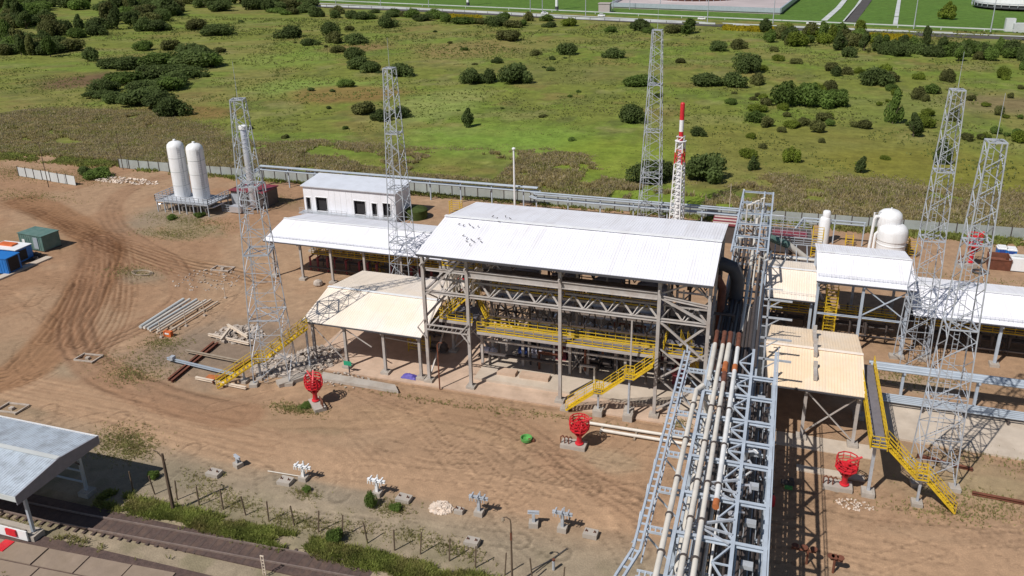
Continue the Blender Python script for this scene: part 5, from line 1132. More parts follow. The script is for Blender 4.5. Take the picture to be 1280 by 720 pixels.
# wooden pole, lamps
x, y = -48.3, 46.7
T = thing('utility_pole', 'weathered wooden pole with a bracket at the shadow of the lower left canopy', 'utility pole', (x, y, 0))
MB().lathe([(.17, -.3), (.15, 2), (.11, 6.1)], (x, y, 0), 8).build('shaft', 'wood_dark', T, True); MB().path([(x, y, 5.6), (x-.5, y, 6.2), (x-.9, y, 6.3)], .05, 6).build('arm', 'wood_dark', T); MB().bar((x, y, 5.2), (x+.3, y, 5.6), .07).build('bracket', 'wood_dark', T)
def lamp(loc, lab, h=6.4, grp=None):
    x, y, _ = loc; T = thing('street_lamp', lab, 'street lamp', (x, y, 0), grp)
    MB().lathe([(.1, 0), (.06, h-.4)], (x, y, 0), 8).path([(x, y, h-.4), (x-.05, y, h), (x-.35, y, h+.15), (x-.6, y, h+.05)], .045, 6).build('shaft', 'wood_dark', T, True)
    MB().lathe([(.03, h-.35), (.14, h-.2), (.12, h-.02)], (x-.62, y, 0), 10).build('lamp_head', 'wood', T, True); MB().box(x, y, h-1.9, .14, .14, .7).build('band', 'rust', T)
lamp((-16.6, 47.0, 0), 'thin brown lamp post standing alone by the bottom edge, its head bent over')
x, y, _ = P(331, 719); T = thing('track_signal', 'pale slender post with rungs beside the track at the bottom edge', 'post', (x, y, 0))
MB().box(x-.12, y, 0, .06, .06, 1.9).box(x+.12, y, 0, .06, .06, 1.9).box(x, y, 1.88, .34, .08, .08).build('uprights', 'plank', T); m = MB(); [m.bar((x-.12, y, .3+k*.3), (x+.12, y, .3+k*.3), .04) for k in range(5)]; m.build('rungs', 'plank', T)

# ------------------------------------------------------------------ pipe stands and concrete weights by the road
def stand(lab, px, py, h, w_=1.75, rz=0., mt='white', plus=True):
    x, y, _ = P(px, py); T = thing('pipe_stand', lab, 'pipe stand', (0, 0, 0), 'T-shaped steel pipe stands along the dirt road')
    MB().box(0, 0, -.1, .8, .7, .55).build('footing', 'concrete', T)
    MB().ibeam((0, 0, .45), (0, 0, h-.1), .26, .26, .05).build('post', mt, T); MB().ibeam((-w_/2, 0, h), (w_/2, 0, h), .24, .24, .05).build('cross_arm', mt, T)
    if plus:
        for d in (-.6, -.05, .5): m = MB(); m.bar((d, -.35, h+.17), (d, .35, h+.17), .12); m.bar((d-.12, -.3, h+.1), (d-.12, -.3, h-.25), .06); m.bar((d+.12, -.3, h+.1), (d+.12, -.3, h-.25), .06); m.build('saddle', mt, T)
        MB().bar((.15, 0, h+.1), (.15, 0, h+.65), .1).build('stub', mt, T)
    T.location = (x, y, 0); T.rotation_euler = (0, 0, rz)
stand('white T-shaped stand with three saddles left of the two others by the tyre loops', 380, 600, 1.5)
stand('white T-shaped stand rising behind a green bush by the dirt road', 472, 619, 1.6)
stand('grey T-shaped stand just right of the pale rubble heap', 599, 643, 1.8, mt='galv')
stand('slim grey stand with a short arm, left neighbour of the stand nearest the lamp', 667, 657, 1.4, 1.0, .2, 'galv', False)
stand('grey T-shaped stand with dark footing below the red front monitor', 703, 663, 1.8, mt='galv')
stand('small leaning stand nearest the lower left canopy shadow', 298, 583, 1.1, .9, -.4, 'galv', False)
tag(MB().tube((*P(335, 590)[:2], .12), (*P(378, 598)[:2], .2), .05, 6).build('loose_pipe', 'pipe_cream'), 'thin pale pipe lying from the left T-shaped stand', 'pipe')
tag(MB().path([(*P(664, 720)[:2], .6), (*P(690, 700)[:2], .08), (*P(709, 686)[:2], .08)], .04, 6).build('shadow_strip', 'gutter_dark'), 'thin dark strip on the sand standing in for the shadow of the brown lamp post', 'shadow_strip')  # dark strip modelled as the cast shadow of the lamp post
for k, (px, py, w_, lab) in enumerate(((268, 594, 1.3, 'pale broken concrete block with a bar, near the small leaning stand'), (357, 604, 1.3, 'rough concrete block just left of the left white T-shaped stand'), (505, 626, 1.3, 'pale concrete slab tipped on the sand right of the bush by the road'),
                         (574, 641, .8, 'small white-grey concrete cube right of the rubble heap'), (590, 680, 1.2, 'knobbly pale concrete block nearest the fence post row'), (738, 670, 1.2, 'pale concrete block with lugs right of the T-shaped stand nearest the lamp'))):
    x, y, _ = P(px, py); T = thing('concrete_block', lab, 'concrete block', (x, y, 0)); a = rs.uniform(-.6, .6)
    m = MB(); m.add([(x+p[0]*w_/2, y+p[1]*w_*.36, z+rs.uniform(-.05, .05)) for z in (0, .42) for p in ((-1, -1), (1, -.9), (1.05, 1), (-.9, 1.1))], [(0, 3, 2, 1), (4, 5, 6, 7), (0, 1, 5, 4), (1, 2, 6, 5), (2, 3, 7, 6), (3, 0, 4, 7)]); m.build('body', 'concrete', T)
    for d in (-.3, .3): MB().path([(x+d*w_-.1, y, .4), (x+d*w_, y, .62), (x+d*w_+.12, y, .4)], .04, 6).build('lifting_loop', 'rust', T)
x, y, _ = P(692, 712); T = thing('small_post', 'short grey post with a red cap at the bottom centre', 'post', (x, y, 0)); MB().lathe([(.12, 0), (.12, .9), (.05, 1.0)], (x, y, 0), 8).build('shaft', 'galv', T); MB().lathe([(.13, .92), (.13, 1.05)], (x, y, 0), 8).build('cap', 'rust', T)
def heap(px, py, w_, d_, h_, n, mt, lab, nm='rubble_heap', sz=(.15, .4)):
    x, y, _ = P(px, py); m = MB(); r = random.Random(px)
    for k in range(n):
        a = r.uniform(0, 2*PI); q = math.sqrt(r.random()); cx = x+w_*q*math.cos(a); cy = y+d_*q*math.sin(a); s_ = r.uniform(*sz); z = h_*(1-q)*r.random()-.05
        rot = Matrix.Rotation(r.uniform(0, 3), 3, 'Z') @ Matrix.Rotation(r.uniform(-.6, .6), 3, 'X'); vs = []
        for zz in (-.3, .3):
            for a_, b_ in ((-.5, -.5), (.5, -.5), (.5, .5), (-.5, .5)): v = rot @ Vector((a_*s_*r.uniform(.7, 1.2), b_*s_*r.uniform(.7, 1.2), zz*s_*.7)); vs.append((cx+v.x, cy+v.y, z+v.z+.1))
        m.add(vs, [(0, 3, 2, 1), (4, 5, 6, 7), (0, 1, 5, 4), (1, 2, 6, 5), (2, 3, 7, 6), (3, 0, 4, 7)])
    o = m.build(nm, mt); tag(o, lab, 'rubble', kind='stuff'); return o
heap(551, 636, 1.0, .8, .35, 160, 'chalk', 'pale pinkish rubble heap between two T-shaped stands')
heap(350, 458, 3.6, 2.6, .5, 300, 'rubble', 'broken concrete rubble round the feet of the slender left mast', sz=(.2, .7))
heap(395, 448, 3.0, 3.0, .6, 260, 'rubble', 'rubble spread under the left end of the cream roofed canopy', sz=(.2, .6))
heap(300, 418, 3.4, 2.6, .5, 240, 'rubble', 'grey brown demolition rubble with pale planks left of the slender mast', sz=(.12, .5))
heap(155, 208+18, 9, 2.0, .5, 200, 'chalk', 'scattered pale stones along the weedy bank by the twin tanks', sz=(.15, .5))
heap(1068, 632, 1.6, .8, .06, 90, 'chalk', 'light spill of gravel before the right red monitor tower', sz=(.06, .16))
heap(260, 350, 5.5, 4, .05, 120, 'rubble', 'scattered stones round the shallow pit left of the slender mast', sz=(.1, .3))
heap(430, 475, 3.5, 1.6, .1, 90, 'rubble', 'loose stones before the cream roofed canopy', sz=(.1, .3))
# slab next to the left monitor, sheet items
tag(MB().add([(*P(402, 476)[:2], .0), (*P(498, 492)[:2], .0), (*P(490, 484)[:2], .0), (*P(404, 468)[:2], .0), (*P(402, 476)[:2], .35), (*P(498, 492)[:2], .35), (*P(494, 484)[:2], .35), (*P(404, 468)[:2], .35)], [(0, 3, 2, 1), (4, 5, 6, 7), (0, 1, 5, 4), (1, 2, 6, 5), (2, 3, 7, 6), (3, 0, 4, 7)]).build('concrete_beam', 'concrete'), 'long concrete beam lying on the sand before the cream roofed canopy', 'beam')
x, y, _ = P(374, 474); 
tag(MB().box(x-.4, y-.6, -.02, 3.6, 1.2, .5, .9).build('concrete_beam', 'concrete'), 'dark sided concrete block leaning by the slender mast footing', 'beam')
x, y, _ = P(512, 472)
m = MB(); r = random.Random(2); n = 9; vs = []; fs = []
for i_ in range(n):
    for j_ in range(6): e = 1-max(abs(i_/4-1), abs(j_/2.5-1))**2; vs.append((x+(i_/8-.5)*1.9+r.uniform(-.05, .05), y+(j_/5-.5)*1.0+r.uniform(-.05, .05), .08+.38*e+r.uniform(0, .12)*e))
for i_ in range(n-1):
    for j_ in range(5): fs.append((i_*6+j_, (i_+1)*6+j_, (i_+1)*6+j_+1, i_*6+j_+1))
m.add(vs, fs); tag(m.build('tarpaulin', 'purple_tarp'), 'crumpled violet blue tarpaulin on the slab edge under the cream roofed canopy', 'tarpaulin')
x, y, _ = P(437, 466); T = thing('notice_board', 'small green notice board on a post before the cream roofed canopy', 'sign', (x, y, 0)); MB().box(x, y, 0, .12, .1, 1.3).build('post', 'gutter_dark', T); MB().box(x-.1, y-.08, 1.0, 1.0, .05, .55).build('board', 'green_paint', T)
tag(MB().bar((-33.6, 72.4, 0), (-33.6, 72.4, 5.6), .12).path([(-33.6, 72.4, 5.6), (-33.4, 72.4, 5.9), (-33.0, 72.4, 5.9)], .05, 6).build('brown_post', 'rust'), 'thin rust brown post in front of the leftmost bay of the tall building', 'post')
x, y, _ = P(658, 551); T = thing('green_tub', 'green tub lying on the sand left of the red front monitor', 'tub', (x, y, 0)); MB().lathe([(.35, 0), (.55, .1), (.6, .42), (.52, .42), (.46, .16), (.1, .12)], (x, y, 0), 16).build('tub', 'green_tub', T, True); MB().box(x+.5, y+.1, 0, .6, .4, .22, .4).build('lid', 'rust', T)
# lying pipes by the front monitor
for k, (a, b_, lab) in enumerate((((735, 532), (862, 552), 'upper long cream pipe lying on timbers right of the red front monitor'), ((750, 541), (866, 560), 'lower long cream pipe lying parallel beside the upper one'))):
    pa, pb = P(*a), P(*b_); tag(MB().tube((pa[0], pa[1], .35), (pb[0]+.5, pb[1], .35), .16, 10).build('lying_pipe', 'pipe_cream', None, True), lab, 'pipe')
for x in (-14.5, -11, -7.5): tag(MB().box(x, 69.8, 0, .2, 1.8, .2).build('timber', 'wood'), 'short timber under the lying cream pipes, %s' % {-14.5: 'leftmost', -11: 'middle one', -7.5: 'rightmost'}[x], 'timber')
# pipe store
T0 = None
defs = [((-76.9, 75.0), (-77.2, 83.7), 'galv', .24), ((-76.3, 75.0), (-76.4, 84.0), 'pipe_cream', .2), ((-75.6, 74.9), (-75.4, 84.2), 'galv', .2), ((-75.0, 74.6), (-74.8, 83.9), 'pipe_grey', .14), ((-74.4, 75.2), (-74.1, 84.5), 'pipe_cream', .15), ((-73.8, 74.4), (-73.5, 84.8), 'plank', .15), ((-72.6, 74.6), (-72.2, 84.6), 'plank', .12)]
nms = ['leftmost and thickest', 'second', 'third', 'thin fourth', 'fifth', 'sixth', 'rightmost, set apart']
for k, (a, b_, mt, r) in enumerate(defs):
    tag(MB().tube((*a, .2+r), (*b_, .2+r), r, 10).build('stored_pipe', {'galv': 'kerb_white', 'pipe_grey': 'pipe_cream'}.get(mt, mt), None, True), nms[k]+' of the pale pipes laid side by side on the sand at left', 'pipe', 'pipes stored on the sand')
for y in (76.5, 82): tag(MB().box(-74.8, y, 0, 5.6, .25, .2).build('timber', 'wood'), 'timber bearer under the %s end of the stored pipes' % ('near' if y < 80 else 'far'), 'timber')
T = thing('road_blocker', 'small red and white plastic barrier at the near end of the stored pipes', 'barrier', (*P(211, 420)[:2], 0)); x, y, _ = P(211, 420); MB().box(x, y, 0, 1.1, .5, .7).build('body', 'orange', T); MB().box(x, y-.27, .35, .6, .03, .2).build('panel', 'white', T)
for k, (px, py) in enumerate(((233, 408), (256, 395), (282, 373), (202, 422))):
    x, y, _ = P(px, py); T = thing('stake_post', ['stake post in the gap between stored pipes', 'stake post at the right side of the stored pipes', 'stake post standing alone beyond the stored pipes', 'stake post by the red and white plastic barrier'][k], 'post', (x, y, 0)); MB().lathe([(.05, 0), (.05, 2.3)], (x, y, 0), 6).build('shaft', 'plank', T); MB().box(x, y, -.05, .35, .35, .25).build('foot', 'rubble', T)
# H-beams and loose steel
for (a, b_, mt, lab, h) in (((-64.3, 65.2), (-65.1, 74.4), 'rust', 'left one of two dark rusty beams lying side by side', .25), ((-63.7, 65.0), (-64.5, 74.4), 'rust', 'right one of two dark rusty beams lying side by side', .25),
    ((-67.5, 68.9), (-57.0, 67.9), 'pipe_grey', 'pale grey beam lying across the two rusty beams', .55), ((-66.7, 71.2), (-58.6, 70.8), 'wood', 'thin pale beam lying behind the grey beam', .5), ((-66.0, 78.4), (-61.4, 76.2), 'plank', 'white plank tilted on the rubble, upper', .6),
    ((-66.8, 75.6), (-60.3, 74.9), 'plank', 'white plank lying on the rubble, lower', .5), ((-64.9, 77.4), (-64.0, 74.4), 'plank', 'short white plank crossing the other two on the rubble', .75), ((-58.9, 66.0), (-57.8, 72.8), 'rust', 'rusty beam under the yellow stairs', .3),
    ((19.5, 69.2), (27, 68.8), 'rust', 'red-brown steel pipe lying on the sand at the right edge', .2), ((15.5, 73.8), (20.2, 72.9), 'rust', 'rusty bar lying by the foot of the nearest right mast', .2), ((-61.5, 66.4), (-54.5, 66.1), 'plank', 'pale plank lying near the foot of the left yellow stairs', .3)):
    tag(MB().ibeam((*a, h), (*b_, h), .28, .28, .05).build('steel_beam', mt), lab, 'beam')
tag(MB().box(-67.2+.6, 68.75, .65, .5, .6, .4).build('bracket_plate', 'galv'), 'grey bracket on the left end of the grey beam', 'bracket')
x, y, _ = P(265, 473); tag(MB().box(x, y, .0, 1.5, 1.2, .12, .1).build('orange_plate', 'rust_orange'), 'orange rusty plate lying near the foot of the yellow stairs', 'plate')
x, y, _ = P(398, 357); tag(MB().lathe([(.5, 0), (.72, .3), (.6, .75), (.2, .95)], (x, y, 0), 9).build('boulder', 'rubble'), 'round tan boulder under the eave of the long rear canopy', 'boulder')
for k, (px, py, w_) in enumerate(((110, 449, 2.6), (278, 337, 3.0), (15, 512, 2.6))):
    x, y, _ = P(px, py); m = MB(); a = .5
    for s_ in (-1, 1): m.bar((x-w_/2, y+s_*.8, .12), (x+w_/2, y+s_*.8+.3, .12), .16); m.bar((x+s_*w_/2, y-.8, .16), (x+s_*w_/2, y+.9, .16), .16)
    m.box(x, y, 0, .5, .4, .3); tag(m.build('manhole_frame', 'rubble'), ['square concrete frame round a hatch at the far left by the rutted track', 'square concrete frame in the shallow pit left of the slender mast', 'square concrete frame at the left edge above the grey canopy'][k], 'manhole')
m = MB(); x, y, _ = P(178, 342)
for k in range(3): m.path([(x+(1.2+.3*k)*math.cos(t*.42), y+.9*math.sin(t*.42), .08+.05*k) for t in range(16)], .06, 6)
tag(m.build('hose', 'wood'), 'loops of pale hose lying in the weedy patch left of the stored pipes', 'hose')
# containers far left
def container(px, py, w_, d_, h_, rz, mt, nm, lab, ribs=True, top=None):
    x, y, _ = P(px, py); T = thing(nm, lab, 'container', (0, 0, 0)); 
    MB().box(0, 0, .2, w_, d_, h_).build('body', mt, T); m = MB()
    for k in range(int(w_/.5)): m.box(-w_/2+.25+k*.5, -d_/2-.02, .35, .12, .05, h_-.3)
    m.build('ribs', mt, T)
    for s_ in (-1, 1): MB().bar((s_*w_/2, -d_/2, .15), (s_*w_/2, d_/2, .15), .16, .2).build('skid', 'steel_dark', T)
    MB().box(0, 0, .2+h_+.002, w_+.2, d_+.2, .1).build('roof', top or mt, T)
    T.location = (x, y, 0); T.rotation_euler = (0, 0, rz); return T
T = container(52, 309, 5.4, 3.2, 2.5, -.08, 'green_box', 'site_container', 'faded green metal container, farthest of the group at the left edge')
MB().box(1.2, -1.66, .5, 1.0, .08, 1.9).build('door', 'pipe_grey', T); MB().box(-1.6, -1.66, 1.2, .6, .08, .6).build('window', 'white', T)
T = container(17, 325, 5.2, 3.0, 2.2, .03, 'blue_box', 'site_container', 'blue container with white roof edge carrying an orange heap, behind the plain blue one', top='white')
MB().box(-.6, .2, 2.5, 2.8, 1.2, .25).build('roof_sheet', 'orange', T); MB().box(2.63, -.3, .5, .06, 1.4, 1.6).build('door', 'dark_open', T)
T = container(-4, 338, 7.0, 2.6, 2.4, .1, 'blue_box', 'site_container', 'plain bright blue container cut by the left edge of the picture')
MB().box(3.53, 0, .4, .06, 1.9, 2.1).build('door', 'dark_open', T)
heap(40, 322, 1.6, 1.4, .9, 60, 'steel_dark', 'dark scrap between the green and the blue containers', 'scrap_heap', (.3, .8))
a, b_ = P(0, 362), P(62, 322); tag(MB().bar((a[0]-4, a[1]-6, .1), (b_[0], b_[1], .1), 1.3, .25).build('concrete_strip', 'slab_pale'), 'pale concrete strip in front of the blue containers', 'slab')
for k, (px, py, h) in enumerate(((61, 234, 9.5), (154, 190+22, 8.5), (331, 222, 8.0), (385, 232, 7.5))):
    x, y, _ = P(px, py); tag(MB().lathe([(.09, 0), (.05, h)], (x, y, 0), 6).build('thin_pole', 'wood_dark'), ['thin bare pole left of the stray fence piece', 'thin bare pole at the left end of the back fence', 'thin bare pole behind the overhead pipeline left of the blockhouse', 'thin bare pole above the left corner of the blockhouse'][k], 'pole')
x, y, _ = P(984, 607); T = thing('pump_cart', 'small cart with green tray on the sand under the bracket shadows', 'cart', (x, y, 0)); MB().box(x, y, .25, 1.2, .6, .15).box(x+.3, y, .4, .4, .4, .4).build('frame', 'steel_dark', T); MB().box(x+.1, y-.5, .1, .7, .4, .15).build('tray', 'green_tub', T)
x, y, _ = P(965, 632); T = thing('extinguisher', 'small red cylinder in the dark shadow right of the pipe rack', 'extinguisher', (x, y, 0)); MB().lathe([(.22, 0), (.24, .9), (.1, 1.1), (.05, 1.2)], (x, y, 0), 10).build('cylinder', 'red', T, True); MB().lathe([(.08, 1.2), (.1, 1.3)], (x, y, 0), 8).build('valve', 'steel_dark', T)
for k, (px, py) in enumerate(((1008, 705), (1041, 716))):
    x, y, _ = P(px, py); T = thing('valve_tree', ['rusty valve tree with a long arm at the bottom edge right of the rack', 'smaller star shaped rusty valve tree right of the first'][k], 'valve', (x, y, 0))
    MB().path([(x, y, 0), (x, y, 1.5)], .1, 8).path([(x-1.3+k, y, 1.3), (x+.6, y, 1.3)], .09, 8).build('body', 'rust', T, True)
    for d in (-1.0+k, -.3, .4): MB().lathe([(.28, 1.55), (.3, 1.6), (.28, 1.65)], (x+d, y, 0), 10).bar((x+d, y, 1.3), (x+d, y, 1.6), .07).build('hand_wheel', 'rust', T)
for k, (px, py) in enumerate(((1001, 612+0), (1070, 470))): pass
# ------------------------------------------------------------------ vegetation
vr = np.random.default_rng(5)
def leaf_mesh(name, cent, norm, size, mt):
    n = len(cent); nrm = norm/np.linalg.norm(norm, axis=1, keepdims=True)
    t = np.cross(nrm, vr.normal(size=(n, 3))); t /= np.linalg.norm(t, axis=1, keepdims=True)+1e-9; b = np.cross(nrm, t)
    s = size[:, None]; q = np.stack([cent-t*s-b*s*.6, cent+t*s-b*s*.6, cent+t*s*.8+b*s*.7, cent-t*s*.8+b*s*.7], 1).reshape(-1, 3)
    me = bpy.data.meshes.new(name); me.vertices.add(4*n); me.vertices.foreach_set('co', q.ravel().astype(np.float32)); me.loops.add(4*n); me.polygons.add(n)
    me.polygons.foreach_set('loop_start', np.arange(0, 4*n, 4)); me.polygons.foreach_set('loop_total', np.full(n, 4)); me.loops.foreach_set('vertex_index', np.arange(4*n)); me.update(calc_edges=True)
    me.materials.append(MATS[mt]); return me
def bush_mesh(kind, mt, n=3400):
    """unit bush: radius 1 across, height 1 (kind dome), or tall crown (kind tree)"""
    L_ = 11 if kind == 'dome' else 14; cs = []; rs_ = []
    for k in range(L_):
        if kind == 'dome': a = vr.uniform(0, 6.28); r = vr.uniform(0, .62); cs.append((r*math.cos(a), r*math.sin(a), vr.uniform(.3, .58)*(1-r*.45))); rs_.append(vr.uniform(.3, .46))
        else: z = vr.uniform(.25, .85); r = vr.uniform(0, .55)*(1.15-z); a = vr.uniform(0, 6.28); cs.append((r*math.cos(a), r*math.sin(a), z)); rs_.append(vr.uniform(.18, .34)*(1.25-z*.7))
    cs = np.array(cs); rs_ = np.array(rs_); k = vr.integers(0, L_, n); d = vr.normal(size=(n, 3)); d /= np.linalg.norm(d, axis=1, keepdims=True)
    rad = rs_[k]*(vr.random(n)**.25*1.0+.03*vr.normal(size=n)); sc = np.array([1, 1, .85 if kind == 'dome' else 1.0]); p = cs[k]+d*rad[:, None]*sc; p[:, 2] = np.abs(p[:, 2]-.02)+.02
    nn = d+.7*vr.normal(size=(n, 3))+np.array([0, 0, .4]); return leaf_mesh('foliage', p, nn, vr.uniform(.03, .06, n)*1.0, mt)
def stem_mesh():
    m = MB(); r = random.Random(1); 
    m.tube((0, 0, -.05), (0, 0, .3), .05, 6, .035)
    for k in range(5): a = r.uniform(0, 6.28); m.tube((0, 0, .12), (.35*math.cos(a), .35*math.sin(a), .5), .03, 5, .012)
    me = bpy.data.meshes.new('stems'); me.from_pydata(m.v, [], m.f); me.materials.append(MATS['bark']); return me
SM = stem_mesh(); BM = {}
def bush(px, py, wpx, hpx, tone='dark', kind='dome', label='bush', group=None, cat='bush', nm=None):
    """base centre at pixel px,py; width/height in photo pixels"""
    x, y, _ = P(px, py); x2, _, _ = P(px+wpx/2, py); r = abs(x2-x)/.95*math.cos(.27)
    r *= 1.0; x, y = x+.3*r, y+r*.7
    # height from the pixel height
    dist = math.sqrt(x*x+y*y+H*H); h = max(hpx*dist/F_PX*1.02-.35*r*0.9*48/y*1.0*2*.35, .45*r)
    key = (kind, tone, int(vr.integers(0, 3)))
    if key not in BM: BM[key] = bush_mesh(kind, 'leaf_'+tone)
    nm = nm or ('tree' if kind == 'tree' else 'bush')
    T = bpy.data.objects.new(nm, None); col.objects.link(T); T.empty_display_size = .5; tag(T, label, cat if kind != 'tree' else 'tree', group)
    f = bpy.data.objects.new('crown' if kind == 'tree' else 'foliage', BM[key]); s_ = bpy.data.objects.new('trunk' if kind == 'tree' else 'stem', SM)
    for o in (f, s_): col.objects.link(o); o.parent = T
    T.location = (x, y, 0); T.scale = (r*1.3, r*1.3*vr.uniform(.8, 1.15), h*vr.uniform(.85, 1.05)); T.rotation_euler = (0, 0, vr.uniform(0, 6.28)); return T
B1 = 'lone round bush in the meadow, '
